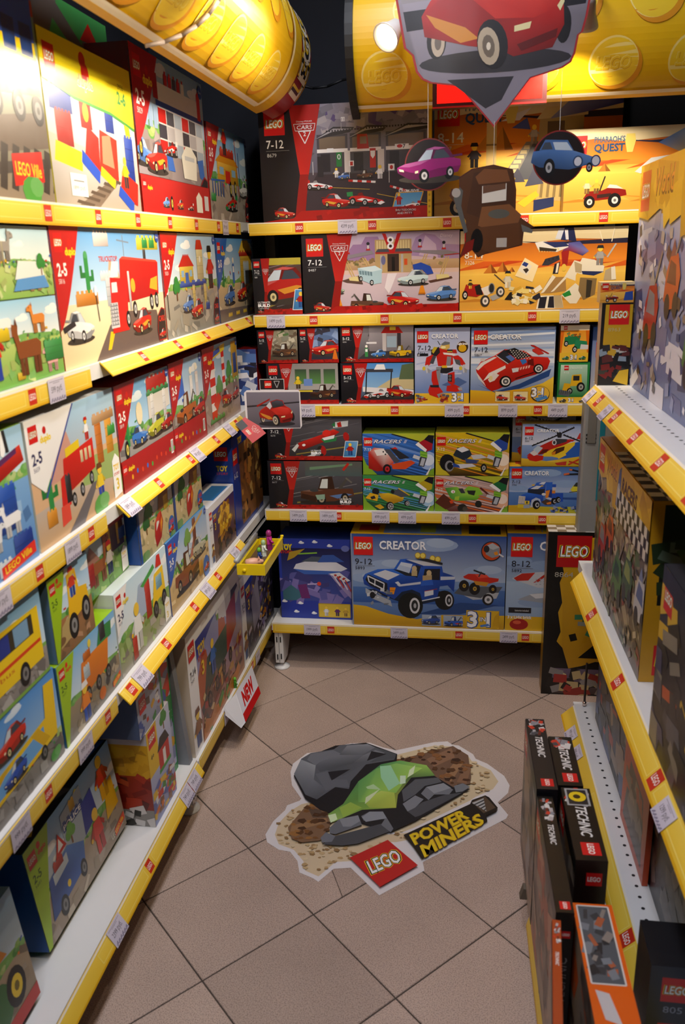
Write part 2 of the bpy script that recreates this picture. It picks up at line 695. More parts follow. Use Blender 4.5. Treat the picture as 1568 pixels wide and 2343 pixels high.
R_ = ' руб.'
# ---- far (back) unit: front plane y = 2.747, faces -y
YB = 2.749
bu=tag(empty('shelving_unit',(0,0,0)),'white shelving with yellow price strips across the far end of the aisle','shelving')
bu_x0, bu_x1 = -0.712, 0.95
back_levels = [
    (1.569, [(-0.387, '4599' + R_)], -0.7, 0.165),
    (1.279, [(-0.635, '1499' + R_), (0.312, '219' + R_)], -0.7, 0.20),
    (0.979, [(-0.545, '749' + R_), (-0.045, '499' + R_), (0.13, '899' + R_), (0.29, '449' + R_)], -0.7, 0.23),
    (0.602,[(-0.590,'1499'+R_),(-0.482,'1499'+R_),(-0.296,'499'+R_),(-0.203,'499'+R_),(-0.052,'499'+R_)],-0.7,0.26),
    (0.158, [(-0.558, '1999' + R_), (-0.235, '3499' + R_), (0.158, '2499' + R_)], -0.7, 0.22)]
for z, tags, xs, first in back_levels:
    s = board(bu, bu_x0, bu_x1, YB, 3.16, z + SH)
    add_strip(s, 'x', YB, bu_x0 + 0.004, bu_x1, z, tags, first=first)
MB().box(bu_x0 - 0.02, bu_x1, 3.16, 3.175, 0.02, 2.0).obj('back_panel', M_BLACKB, bu)
for x in (bu_x0 - 0.012, 0.47):
    up = MB().box(x - 0.018, x + 0.018, 3.10, 3.16, 0.02, 2.02).obj('upright', M_GREYST, bu)
# the white front leg with slots and round foot
leg=MB().prism([(YB+0.008,0.028),(YB+0.075,0.028),(YB+0.20,0.158),(YB+0.008,0.158)],'x',-0.706,-0.675).obj('leg',M_WHITE,bu)
for (xx, zz) in ((-0.698, 0.125), (-0.684, 0.125), (-0.698, 0.052), (-0.684, 0.055)):
    MB().box(xx-0.0022,xx+0.0022,YB+0.0065,YB+0.0085,zz-0.011,zz+0.011).obj('slot',M_DARK,leg)
MB().box(-0.6912, -0.6902, YB + 0.0068, YB + 0.0085, 0.03, 0.156).obj('seam', M_DARK, leg)
MB().lathe([(0.03,0.0),(0.03,0.006),(0.016,0.012),(0.009,0.014),(0.009,0.03)],(-0.688,YB+0.03,0.0)).obj('foot',M_WHITE,bu,smooth=True)
leg2=MB().prism([(YB+0.008,0.028),(YB+0.075,0.028),(YB+0.20,0.158),(YB+0.008,0.158)],'x',0.44,0.471).obj('leg',M_WHITE,bu)

# ---- left unit: front plane x = -0.739, faces +x
XL = -0.741
lu=tag(empty('shelving_unit',(0,0,0)),'long white shelving with yellow price strips along the left side','shelving')
LY0, LY1 = 0.55, 3.0
def lshelf(z, y0=LY0, y1=LY1, th=0.03):
    return board(lu, -1.12, XL, y0, y1, z + SH, th)
s = lshelf(1.574)
add_strip(s, 'y', XL, 0.6, 2.76, 1.574, [(2.58, '599' + R_)], first=0.02, spacing=0.21)
s = lshelf(1.274)
add_strip(s, 'y', XL, 0.6, 1.552, 1.272, [(1.405, '599' + R_)], first=0.72, spacing=0.24)
add_strip(s, 'y', XL, 1.60, 2.86, 1.276, [], tilt=0.75, first=0.2, spacing=0.235)
s = lshelf(0.974)
add_strip(s,'y',XL,0.6,1.545,0.972,[(1.13,'1899'+R_),(1.385,'1899'+R_)],first=0.66,spacing=0.21)
add_strip(s,'y',XL,1.60,2.60,0.974,[(1.635,'1899'+R_),(2.11,'749'+R_),(2.43,'899'+R_)],tilt=0.75,first=0.22,spacing=0.235)
s = lshelf(0.578)
add_strip(s, 'y', XL, 0.6, 1.49, 0.574, [(1.08, '999' + R_), (1.33, '999' + R_)], first=0.58, spacing=0.26)
add_strip(s,'y',XL,1.50,2.50,0.578,[(1.60,'799'+R_),(2.10,'899'+R_),(2.40,'899'+R_)],tilt=0.75,first=0.04,spacing=0.222)
s = lshelf(0.118, LY0, 1.93)
add_strip(s,'y',XL,0.6,1.925,0.114,[(1.335,'2399'+R_),(1.80,'749'+R_),(1.865,'749'+R_)],tilt=0.55,first=0.93,spacing=0.3)
s = lshelf(0.105, 1.94, LY1)
add_strip(s, 'y', XL, 1.95, 2.95, 0.105, [(2.22, '3999' + R_), (2.62, '1599' + R_)], first=0.3, spacing=0.3)
MB().box(-1.135, -1.12, LY0, LY1 + 0.3, 0.02, 2.05).obj('back_panel', M_BLACKB, lu)
for y in (0.57, 1.93, 2.98):
    MB().box(-1.12, -1.06, y - 0.018, y + 0.018, 0.02, 2.05).obj('upright', M_GREYST, lu)
# slanted grey divider standing on the lowest shelf
MB().prism([(-1.06,0.158),(-0.752,0.158),(-0.785,0.56),(-1.06,0.56)],'y',1.902,1.928).obj('divider',M_GREYST,lu)
leg=MB().prism([(XL-0.20,0.116),(XL-0.075,0.028),(XL-0.012,0.028),(XL-0.012,0.116)],'y',1.90,1.932).obj('leg',M_WHITE,lu)
for (yy, zz) in ((1.909, 0.085), (1.922, 0.085), (1.909, 0.05), (1.922, 0.05)):
    MB().box(XL-0.0122,XL-0.0108,yy-0.0022,yy+0.0022,zz-0.010,zz+0.010).obj('slot',M_DARK,leg)
MB().lathe([(0.03,0.0),(0.03,0.006),(0.016,0.012),(0.009,0.014),(0.009,0.03)],(XL-0.03,1.916,0.0)).obj('foot',M_WHITE,lu,smooth=True)
MB().lathe([(0.03,0.0),(0.03,0.006),(0.016,0.012),(0.009,0.014),(0.009,0.07)],(XL-0.05,2.95,0.0)).obj('foot',M_WHITE,lu,smooth=True)

# ---- right unit: a little skewed, faces -x
RA = 0.025
ru=tag(empty('shelving_unit',(0.315,2.33,0),RA),'white perforated shelving with tilted yellow strips on the right','shelving')
def rshelf(ztop, x0, y0, y1, holes_x, hy0, hy1, step):
    s = MB().box(x0, 0.52, y0, y1, ztop - 0.03, ztop).obj('shelf', M_WHITE, ru)
    mb = MB()
    for hx in holes_x:
        n = int((hy1 - hy0) / step)
        for i in range(n):
            y = hy0 + i * step
            k = len(mb.v)
            mb.v+=[(hx+0.0042*math.cos(t*math.pi/4),y+0.0042*math.sin(t*math.pi/4),ztop+0.0003) for t in range(8)]
            mb.f.append(tuple(range(k, k + 8)))
            mb.c.append(None)
    p = mb.obj('perforations', M_DARK, s, fix=False)
    p['kind'] = 'stuff'
    return s
s = rshelf(1.140, 0.040, -1.5, 0.10, (0.085,), -1.45, 0.06, 0.033)
add_strip(s,'y',0.042,-1.5,0.06,1.101,[(0.01,'599'+R_),(-0.235,'1499'+R_)],tilt=0.76,first=0.16,sgn=-1,spacing=0.22,SH=0.054)
s = rshelf(0.596, 0.028, -1.5, 0.10, (0.070,), -1.45, -0.66, 0.033)
add_strip(s,'y',0.030,-1.5,0.02,0.557,[(-1.06,'1299'+R_)],tilt=0.72,first=0.27,sgn=-1,spacing=0.36,SH=0.052)
s = rshelf(0.152, 0.026, -1.5, 0.03, (0.054,), -1.45, 0.02, 0.033)
add_strip(s,'y',0.028,-1.5,0.01,0.113,[(-0.12,'999'+R_),(-0.22,'999'+R_)],tilt=0.80,first=0.9,sgn=-1,spacing=0.5,SH=0.054)
MB().box(0.52, 0.535, -1.5, 0.10, 0.02, 1.95).obj('back_panel', M_BLACKB, ru)
for y in (-1.45, 0.07):
    MB().box(0.46, 0.52, y - 0.018, y + 0.018, 0.0, 1.95).obj('upright', M_GREYST, ru)
# low base platform in front of it, with its own strip
pb = MB().box(-0.172, 0.0, -1.5, -0.725, 0.045, 0.105).obj('base_shelf', M_WHITE, ru)
add_strip(pb, 'y', -0.176, -1.5, -0.80, 0.062, [], tilt=0.25, first=0.42, sgn=-1, spacing=0.5)
MB().box(-0.168, -0.10, -1.45, -1.40, 0.0, 0.045).obj('foot', M_WHITE, ru)
MB().box(-0.168, -0.10, -0.80, -0.75, 0.0, 0.045).obj('foot', M_WHITE, ru)
MB().prism([(-0.196,0.075),(-0.178,0.075),(-0.178,0.1035),(-0.188,0.1045)],'y',-0.735,-0.715).obj('strip_end_cap',mat('worn_cap','6b6052',0.7),ru)
# wire peg with bright tip standing in the perforated lower shelf
hk=MB().path([(0.056,0.005,0.152),(0.056,0.005,0.30)],0.0035).obj('peg',mat('dark_peg','2a1d18',0.4),ru)
MB().lathe([(0.002,0.0),(0.006,0.003),(0.0062,0.012),(0.004,0.016)],(0.056,0.005,0.1525),n=10).obj('peg_tip',mat('chrome','d9c8bc',0.15,metal=1.0),hk,smooth=True)

# ================================================================== header canopies
def canopy(name, label, axis, c1, c2, r, a0, a1, ang0, ang1, base_col, painter, seg=34):
    """quarter-round header panel. axis 'y': bulges to +x ; axis 'x': bulges to -y"""
    e = tag(empty(name, (0, 0, 0)), label, 'sign')
    A0, A1 = math.radians(ang0), math.radians(ang1)
    H = r * (A1 - A0)
    L = a1 - a0
    def pos(t, v, l):
        th = A0 + (A1 - A0) * v
        o, z = (r + l) * math.cos(th), c2 + (r + l) * math.sin(th)
        return (c1 + o, a0 + t, z) if axis == 'y' else (a0 + t, c1 - o, z)
    mb = MB()
    for i in range(seg):
        v0, v1 = i / seg, (i + 1) / seg
        mb.quad(pos(0, v0, 0), pos(L, v0, 0), pos(L, v1, 0), pos(0, v1, 0))
        mb.quad(pos(0, v1, -0.006), pos(L, v1, -0.006), pos(L, v0, -0.006), pos(0, v0, -0.006))
    mb.quad(pos(0, 0, -0.006), pos(L, 0, -0.006), pos(L, 0, 0), pos(0, 0, 0))
    mb.quad(pos(0, 1, 0), pos(L, 1, 0), pos(L, 1, -0.006), pos(0, 1, -0.006))
    mb.obj('panel',mat(name+'_'+base_col,base_col,0.36,grain=0.03,gscale=5),e,smooth=True,fix=False)
    a = Art(L, H, bands=seg)
    painter(a, L, H)
    a.build('panel_print', M_VINYL, e, place=lambda u, v, l: pos(u * H, v, l), dz=0.00004, base=0.0006)
    return e, pos, L, H

def stud(a, x, y, r):  # flat printed disc; its raised look is shading put into the colours
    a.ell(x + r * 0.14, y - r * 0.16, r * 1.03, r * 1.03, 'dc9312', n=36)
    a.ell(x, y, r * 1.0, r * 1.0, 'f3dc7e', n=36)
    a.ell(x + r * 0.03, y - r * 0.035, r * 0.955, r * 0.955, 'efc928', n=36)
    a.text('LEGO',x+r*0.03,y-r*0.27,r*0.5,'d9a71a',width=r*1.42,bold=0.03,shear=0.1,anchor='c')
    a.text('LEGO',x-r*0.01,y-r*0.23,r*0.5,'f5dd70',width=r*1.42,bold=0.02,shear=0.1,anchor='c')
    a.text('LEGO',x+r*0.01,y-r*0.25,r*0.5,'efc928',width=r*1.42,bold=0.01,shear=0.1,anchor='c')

def left_paint(a, L, H):
    k = 1.0 / H
    def v(ang):
        return (ang + 79) / 179.0
    for i in range(12):
        y = 2.305 - 0.172 * i
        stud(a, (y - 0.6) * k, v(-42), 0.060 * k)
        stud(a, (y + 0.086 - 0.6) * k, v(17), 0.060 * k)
    xe = (2.435 - 0.6) * k
    a.rect(0, v(-71.5), xe, v(-66.5), 'f0e4c8')
    a.rect(xe - 0.022, v(-70), xe + 0.012, 1.0, 'f0e0b0')
canopy('header_canopy','long curved yellow header with printed round studs above the left shelves','y',-0.65,2.07,0.175,0.6,2.555,-79,100,'e8b812',left_paint)
def red_paint(a, L, H):
    k = 1.0 / H
    for col, b, wdt in (('f0c81e', 0.09, 0.60), ('111111', 0.06, 0.56), ('e9e2d0', 0.02, 0.52)):
        a.text('LEGO', a.A * 0.5 + 0.10, 0.16, 0.20, col, width=wdt * 0.9, bold=b, shear=0.1, rot=math.pi / 2)
canopy('header_end','dark red curved header end with letters beside the yellow stud header','y',-0.65,2.07,0.174,2.556,2.70,-74,100,'8c1016',red_paint)

def back_paint(a, L, H):
    k = 1.0 / H
    def v(ang):
        return (ang + 70) / 170.0
    for i in range(8):
        x = -0.243 + 0.203 * i
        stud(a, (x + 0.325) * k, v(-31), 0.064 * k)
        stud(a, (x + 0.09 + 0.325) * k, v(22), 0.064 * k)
    a.rect(0, v(-62.5), a.A, v(-58), 'f0e4c8')
bc_=canopy('header_canopy','curved yellow header with printed round studs above the far shelves','x',2.68,2.06,0.175,-0.325,1.25,-70,100,'e8b812',back_paint)[0]
# black frame on the far header's end
fr = MB()
for i in range(20):
    t0, t1 = math.radians(-76 + 176 * i / 20), math.radians(-76 + 176 * (i + 1) / 20)
    for (r0, r1) in ((0.158, 0.186),):
        p = lambda r, t, x: (x, 2.68 - r * math.cos(t), 2.06 + r * math.sin(t))
        fr.quad(p(r0, t0, -0.325), p(r1, t0, -0.325), p(r1, t1, -0.325), p(r0, t1, -0.325))
        fr.quad(p(r0, t0, -0.347), p(r0, t1, -0.347), p(r1, t1, -0.347), p(r1, t0, -0.347))
        fr.quad(p(r1, t0, -0.347), p(r1, t1, -0.347), p(r1, t1, -0.325), p(r1, t0, -0.325))
        fr.quad(p(r0, t0, -0.347), p(r0, t0, -0.325), p(r0, t1, -0.325), p(r0, t1, -0.347))
o = fr.obj('end_frame', mat('black_frame', '0c0c0c', 0.5), bc_)

#==================================================================drawn motifs (all generic,no faces on vehicles)
def wheel(a, x, y, rx, ry, rim='c8c8c8', tyre='17171a', hub=0.58):
    a.ell(x, y, rx, ry, tyre, n=16)
    a.ell(x + rx * 0.06, y, rx * hub, ry * hub, rim, n=14)
    a.ell(x + rx * 0.06, y, rx * hub * 0.45, ry * hub * 0.45, shade(rim, 0.5), n=8)

def car(a, x, y, k, col, flip=False, glass='c9d4dc', rim='d8c890', deco=None, rot=0.0):
    a.push(x, y, k * a.pk, flip, rot)
    d, l = shade(col, 0.62), shade(col, 1.25)
    a.ell(0.05, 0.04, 0.98, 0.12, '3a342f')
    a.ell(0.62, 0.2, 0.13, 0.19, '151515')
    a.poly([(-.95,.24),(-.97,.40),(-.72,.50),(-.36,.56),(.1,.63),(.72,.64),(.98,.58),(.99,.40),(.9,.22),(.4,.12),(-.3,.03),(-.6,.05)],col)
    a.poly([(-.95, .24), (-.6, .05), (-.3, .03), (-.28, .2), (-.6, .26), (-.93, .36)], d)
    a.poly([(-.28, .2), (-.3, .03), (.4, .12), (.9, .22), (.99, .40), (.3, .34)], shade(col, 0.8))
    a.poly([(-.36, .56), (-.06, .90), (.2, .97), (.55, .93), (.8, .64), (.1, .63)], d)
    a.poly([(-.08, .89), (.18, .96), (.52, .93), (.3, .88)], l)
    a.poly([(-.33, .56), (-.07, .87), (.14, .88), (.06, .61)], glass)
    a.poly([(.13, .62), (.22, .86), (.46, .87), (.68, .64)], '3b4450')
    a.poly([(-.93, .42), (-.72, .50), (-.36, .55), (.02, .59), (-.25, .47), (-.6, .40)], l)
    a.poly([(-.92, .36), (-.78, .33), (-.76, .27), (-.9, .29)], 'efe7c0')
    a.poly([(-.42, .28), (-.32, .30), (-.32, .23), (-.42, .21)], 'efe7c0')
    a.poly([(.62, .70), (1.02, .74), (1.04, .68), (.66, .64)], d)
    if deco:
        a.poly([(.0, .34), (.55, .46), (.8, .42), (.45, .28), (.2, .22)], deco)
    wheel(a, -.14, .14, .16, .20, rim)
    wheel(a, .66, .22, .12, .17, rim)
    a.pop()

def racer(a, x, y, k, col, c2='f0f0f0', flip=False, c3=None, rot=0.0):
    """low open-wheel racing car"""
    a.push(x, y, k * a.pk, flip, rot)
    a.ell(0, .05, 1.0, .1, '2a2624')
    a.poly([(-.98,.14),(-.95,.22),(-.2,.42),(.25,.52),(.8,.5),(.95,.36),(.6,.2),(-.2,.12)],col)
    a.poly([(-1.05, .1), (-.85, .2), (-.6, .06), (-.8, -.02)], c2)
    a.poly([(.1, .5), (.2, .68), (.38, .66), (.5, .5)], shade(col, .6))
    a.poly([(.7, .5), (.72, .74), (1.05, .72), (1.02, .48)], c3 or c2)
    a.poly([(-.4, .24), (.2, .38), (.5, .3), (0, .18)], c2)
    wheel(a, -.52, .14, .13, .17, 'b0b0b0')
    wheel(a, .05, .12, .16, .19, 'b0b0b0')
    wheel(a, .72, .2, .17, .22, 'b0b0b0')
    a.pop()

def truck(a, x, y, k, col, flip=False, bed='8a5a32', rim='a89a80'):
    """short recovery truck"""
    a.push(x, y, k * a.pk, flip)
    d, l = shade(col, .6), shade(col, 1.2)
    a.ell(0, .05, 1.0, .1, '2a2420')
    a.poly([(-.95, .2), (-.95, .46), (-.3, .56), (.95, .58), (1.0, .32), (.3, .1), (-.4, .06)], col)
    a.poly([(-.95, .2), (-.4, .06), (-.38, .26), (-.92, .38)], d)
    a.poly([(-.3, .54), (-.18, .98), (.22, 1.02), (.3, .56)], d)
    a.poly([(-.25, .58), (-.15, .92), (.06, .93), (.04, .58)], 'cfd3cc')
    a.poly([(.4, .56), (.75, 1.0), (.82, .98), (.55, .56)], '4a4640')
    a.poly([(.72, 1.0), (.95, .82), (.9, .78), (.7, .94)], '6a645c')
    a.poly([(-.92, .46), (-.5, .54), (-.1, .5), (-.5, .44)], l)
    a.ell(-.45, .5, .16, .06, '3a3c3e')
    a.poly([(.1, .3), (.7, .4), (.95, .36), (.4, .2)], bed)
    wheel(a, -.2, .16, .17, .2, rim)
    wheel(a, .66, .22, .15, .19, rim)
    a.pop()

def minifig(a, x, y, k, top='d03020', legs='2040a0', hat=None, flip=False):
    a.push(x, y, k * a.pk, flip)
    a.rect(-.17, 0, -.01, .36, legs)
    a.rect(.02, 0, .18, .36, shade(legs, .85))
    a.poly([(-.22, .36), (.22, .36), (.15, .72), (-.15, .72)], top)
    a.poly([(-.15, .68), (-.33, .48), (-.28, .40), (-.17, .52)], shade(top, .85))
    a.poly([(.15, .68), (.33, .52), (.28, .44), (.17, .54)], shade(top, .85))
    a.ell(-.3, .42, .05, .05, 'f0c030', n=8)
    a.ell(0, .86, .13, .14, 'f0c840', n=12)
    if hat:
        a.poly([(-.19, .90), (.19, .90), (.13, 1.06), (-.13, 1.06)], hat)
    a.pop()

def beast(a, x, y, k, col, neck=0.0, flip=False):
    """plain four-legged toy animal; neck > 0 makes it long-necked"""
    a.push(x, y, k * a.pk, flip)
    d = shade(col, .78)
    for lx in (-.38, -.22, .2, .36):
        a.rect(lx - .07, 0, lx + .07, .4, d)
    a.poly([(-.48, .36), (.46, .36), (.52, .62), (.35, .72), (-.38, .70), (-.52, .58)], col)
    a.poly([(-.48, .50), (-.36, .72), (-.42, .92 + neck), (-.62, .92 + neck)], col)
    a.poly([(-.84,.84+neck),(-.42,.82+neck),(-.38,1.04+neck),(-.62,1.08+neck),(-.82,.98+neck)],col)
    a.poly([(-.5, 1.04 + neck), (-.44, 1.2 + neck), (-.38, 1.02 + neck)], d)
    a.ell(-.66, .98 + neck, .03, .035, '101010', n=6)
    a.pop()

def tree(a, x, y, k, col='2f8a3a', trunk='7a5230'):
    a.rect(x - .06 * k, y, x + .06 * k, y + .45 * k, trunk)
    for dx, dy, r in ((-.2, .55, .26), (.2, .58, .26), (0, .8, .28)):
        a.ell(x + dx * k, y + dy * k, r * k, r * k, shade(col, .9 + .15 * dy), n=10)

def cactus(a, x, y, k):
    c = '2a8a42'
    a.rect(x - .12 * k, y, x + .12 * k, y + 1.0 * k, c)
    a.ell(x, y + 1.0 * k, .12 * k, .1 * k, shade(c, 1.15), n=8)
    a.poly([(x-.12*k,y+.4*k),(x-.42*k,y+.4*k),(x-.42*k,y+.72*k),(x-.28*k,y+.72*k),(x-.28*k,y+.54*k),(x-.12*k,y+.54*k)],shade(c,.85))
    a.poly([(x+.12*k,y+.3*k),(x+.4*k,y+.3*k),(x+.4*k,y+.6*k),(x+.26*k,y+.6*k),(x+.26*k,y+.44*k),(x+.12*k,y+.44*k)],shade(c,.9))

def bk(a, x0, y0, x1, y1, col):
    """toy brick: shaded block with studs along its top"""
    w, h = x1 - x0, y1 - y0
    a.poly([(x0,y0),(x1,y0),(x1,y1),(x0,y1)],col,[shade(col,.82),shade(col,.7),shade(col,.95),shade(col,1.18)])
    if w < .05:
        return
    n = max(2, min(5, int(w / .045)))
    d = w / n
    for i in range(n):
        a.rect(x0 + d * (i + .22), y1, x0 + d * (i + .78), y1 + min(.022, d * .3), shade(col, 1.12))
    for j in range(1, min(5, int(h / .07))):
        y = y0 + h * j / int(h / .07)
        a.rect(x0, y, x1, y + .004, shade(col, .68))

def house(a, x, y, w, h, wall='e8d9a8', roof='c8301c', door='3a66b8'):
    bk(a, x, y, x + w, y + h * .62, wall)
    a.poly([(x-w*.08,y+h*.62),(x+w*1.08,y+h*.62),(x+w*.72,y+h),(x+w*.28,y+h)],roof)
    for i in range(5):
        a.rect(x + w * (.3 + .09 * i), y + h * .99, x + w * (.35 + .09 * i), y + h * 1.05, roof)
    a.rect(x + w * .38, y, x + w * .62, y + h * .4, door)
    a.rect(x + w * .1, y + h * .25, x + w * .3, y + h * .48, '8fb8d8')
    a.rect(x + w * .7, y + h * .25, x + w * .9, y + h * .48, '8fb8d8')

def pyramid(a, x, y, w, h, c='c07a2a'):
    a.poly([(x, y), (x + w, y), (x + w * .5, y + h)], c)
    a.poly([(x + w * .62, y), (x + w, y), (x + w * .5, y + h)], shade(c, .72))

def pump(a, x, y, k, col):
    a.rect(x - .14 * k, y, x + .14 * k, y + .8 * k, col)
    a.rect(x - .1 * k, y + .45 * k, x + .1 * k, y + .7 * k, 'f0f0f0')
    a.ell(x, y + .95 * k, .12 * k, .12 * k, 'f4f0e0', n=10)

def loco(a, x, y, k, col='c82018', c2='f0c020', flip=False):
    a.push(x, y, k, flip)
    a.rect(-.9, .12, .9, .26, '2a2a2c')
    a.rect(-.6, .24, .3, .62, col)
    a.ell(-.6, .43, .12, .19, shade(col, .7), n=12)
    a.rect(.25, .24, .9, .92, shade(col, 1.08))
    a.rect(.15, .9, 1.0, 1.02, c2)
    a.rect(.36, .56, .56, .82, 'dfe6ea')
    a.rect(.64, .56, .8, .82, 'dfe6ea')
    a.poly([(-.5, .62), (-.3, .62), (-.24, .92), (-.56, .92)], '26262a')
    a.rect(-.12, .62, .02, .74, c2)
    a.poly([(-.95, .26), (-.6, .26), (-.62, .02), (-1.02, .02)], '9a1810')
    for wx in (-.45, -.1, .5):
        wheel(a, wx, .12, .14, .14, 'c04030')
    a.pop()

def flag(a, x, y, h, col):
    a.line((x, y), (x, y + h), h * .05, 'd8d8d8')
    a.rect(x, y + h * .7, x + h * .4, y + h, col)

def bush(a, x, y, r, c='4a9a3c'):
    a.ell(x, y, r, r * .7, c, n=10)
    a.ell(x + r * .5, y + r * .2, r * .7, r * .5, shade(c, 1.15), n=10)

def ship(a, x, y, k):
    """small toy space craft"""
    a.push(x, y, k)
    a.poly([(-1, .3), (-.6, .1), (.5, .12), (1, .35), (.6, .58), (-.5, .6), (-.9, .48)], 'dcdce4')
    a.poly([(-1, .3), (-.6, .1), (.5, .12), (.8, .24), (-.6, .26)], '3a62b4')
    a.poly([(-.7, .58), (-.3, .78), (.3, .76), (.55, .58)], '4f5a66')
    a.poly([(-.1, .56), (.1, .84), (.5, .86), (.9, .6)], '3558a8')
    a.poly([(.3, .14), (.9, -.16), (1.1, -.1), (.7, .2)], 'e0e0e6')
    for i in range(3):
        a.poly([(.45+.16*i,.07-.06*i),(.53+.16*i,.03-.06*i),(.62+.16*i,.1-.06*i),(.54+.16*i,.14-.06*i)],'b03028')
    a.line((-.9, .86), (-.1, .92), .05, '8cc63c')
    a.pop()

# ================================================================== box designs
def emblem(a, x, y, k, col='d8d8d8'):
    """inverted triangle badge with the film title"""
    a.text('Disney·PIXAR', x, y + .40 * k, .055 * k, col, width=.62 * k, anchor='c')
    a.poly([(x-.42*k,y+.34*k),(x+.42*k,y+.34*k),(x+.36*k,y+.10*k),(x-.36*k,y+.10*k)],'9c1f1c')
    a.lines([(x-.42*k,y+.34*k),(x+.42*k,y+.34*k),(x+.36*k,y+.10*k),(x-.36*k,y+.10*k)],.022*k,col,close=True)
    a.text('CARS', x, y + .15 * k, .14 * k, col, width=.6 * k, bold=.01, shear=.1, anchor='c')
    a.lines([(x-.24*k,y+.08*k),(x+.24*k,y+.08*k),(x,y-.36*k)],.035*k,col,close=True)
    a.text('2', x, y - .09 * k, .15 * k, col, bold=.02, anchor='c')

def race_frame(a, age, num, emb=True, panel=0.185, k=1.0):
    """black left panel, red V and red foot band"""
    A = a.A
    p = min(panel * A, 0.34)
    q = p * 0.95
    a.poly([(0,0),(p*1.2,0),(p*1.45,.42),(p*.98,1),(0,1)],'17151a',['100f13','100f13','1d1b22','201e26','201e26'])
    a.poly([(p*.98,1),(p*1.02+q,1),(p*1.42+q*.12,.40),(p*1.26,.40)],'b01a16',['a81814','a81814','b81e18','c02218'])
    a.poly([(p*1.26,.41),(p*1.42+q*.12,.41),(p*1.30+q*.1,.08),(p*1.04,.0),(p*1.14,.2)],'8e120e')
    a.poly([(0, 0), (A, 0), (A, .10), (p * 1.25, .09), (p * 1.05, .04)], 'a3150f')
    a.clutter(p * 1.4, .01, A, .09, 14, ['8e120e', 'b51a12', '7c0e0b'], .02, .05, int(num or 3))
    lk = p * .66
    a.logo(p * .17, .97 - lk - .02, lk)
    a.text(age, p * .22, .97 - lk - .13, .07, 'f0f0f0', width=p * .55, bold=.01)
    a.rect(p * .2, .97 - lk - .15, p * .95, .97 - lk - .153, '8a8a8a')
    if num:
        a.text(num, p * .23, .97 - lk - .205, .032, 'd0d0d0', width=p * .3)
    if emb:
        emblem(a, p * 1.02 + q * .46, .76, q * .85)

def little_cars(a, p, y=.03):
    a.pk = 1.0
    car(a, p * .72, y, p * .34, 'b8241c', flip=True, deco='d8902c')

def disney(a, x, y, r, bg='2a4fa8'):
    a.ell(x, y, r, r, bg, n=14)
    a.text('Disney', x, y - r * .2, r * .42, 'ffffff', width=r * 1.4, shear=.2, anchor='c')

def ultimate(a, x, y, h, name):
    a.text('ULTIMATE', x, y + h * 1.25, h * .7, 'e8e8e8', bold=.02, width=h * 4.6)
    a.text('BUILD', x, y, h, 'ffffff', bold=.05, width=h * 4.6)
    a.text(name, x + h * .2, y - h * .75, h * .5, 'd8d8d8', width=h * 3.8)

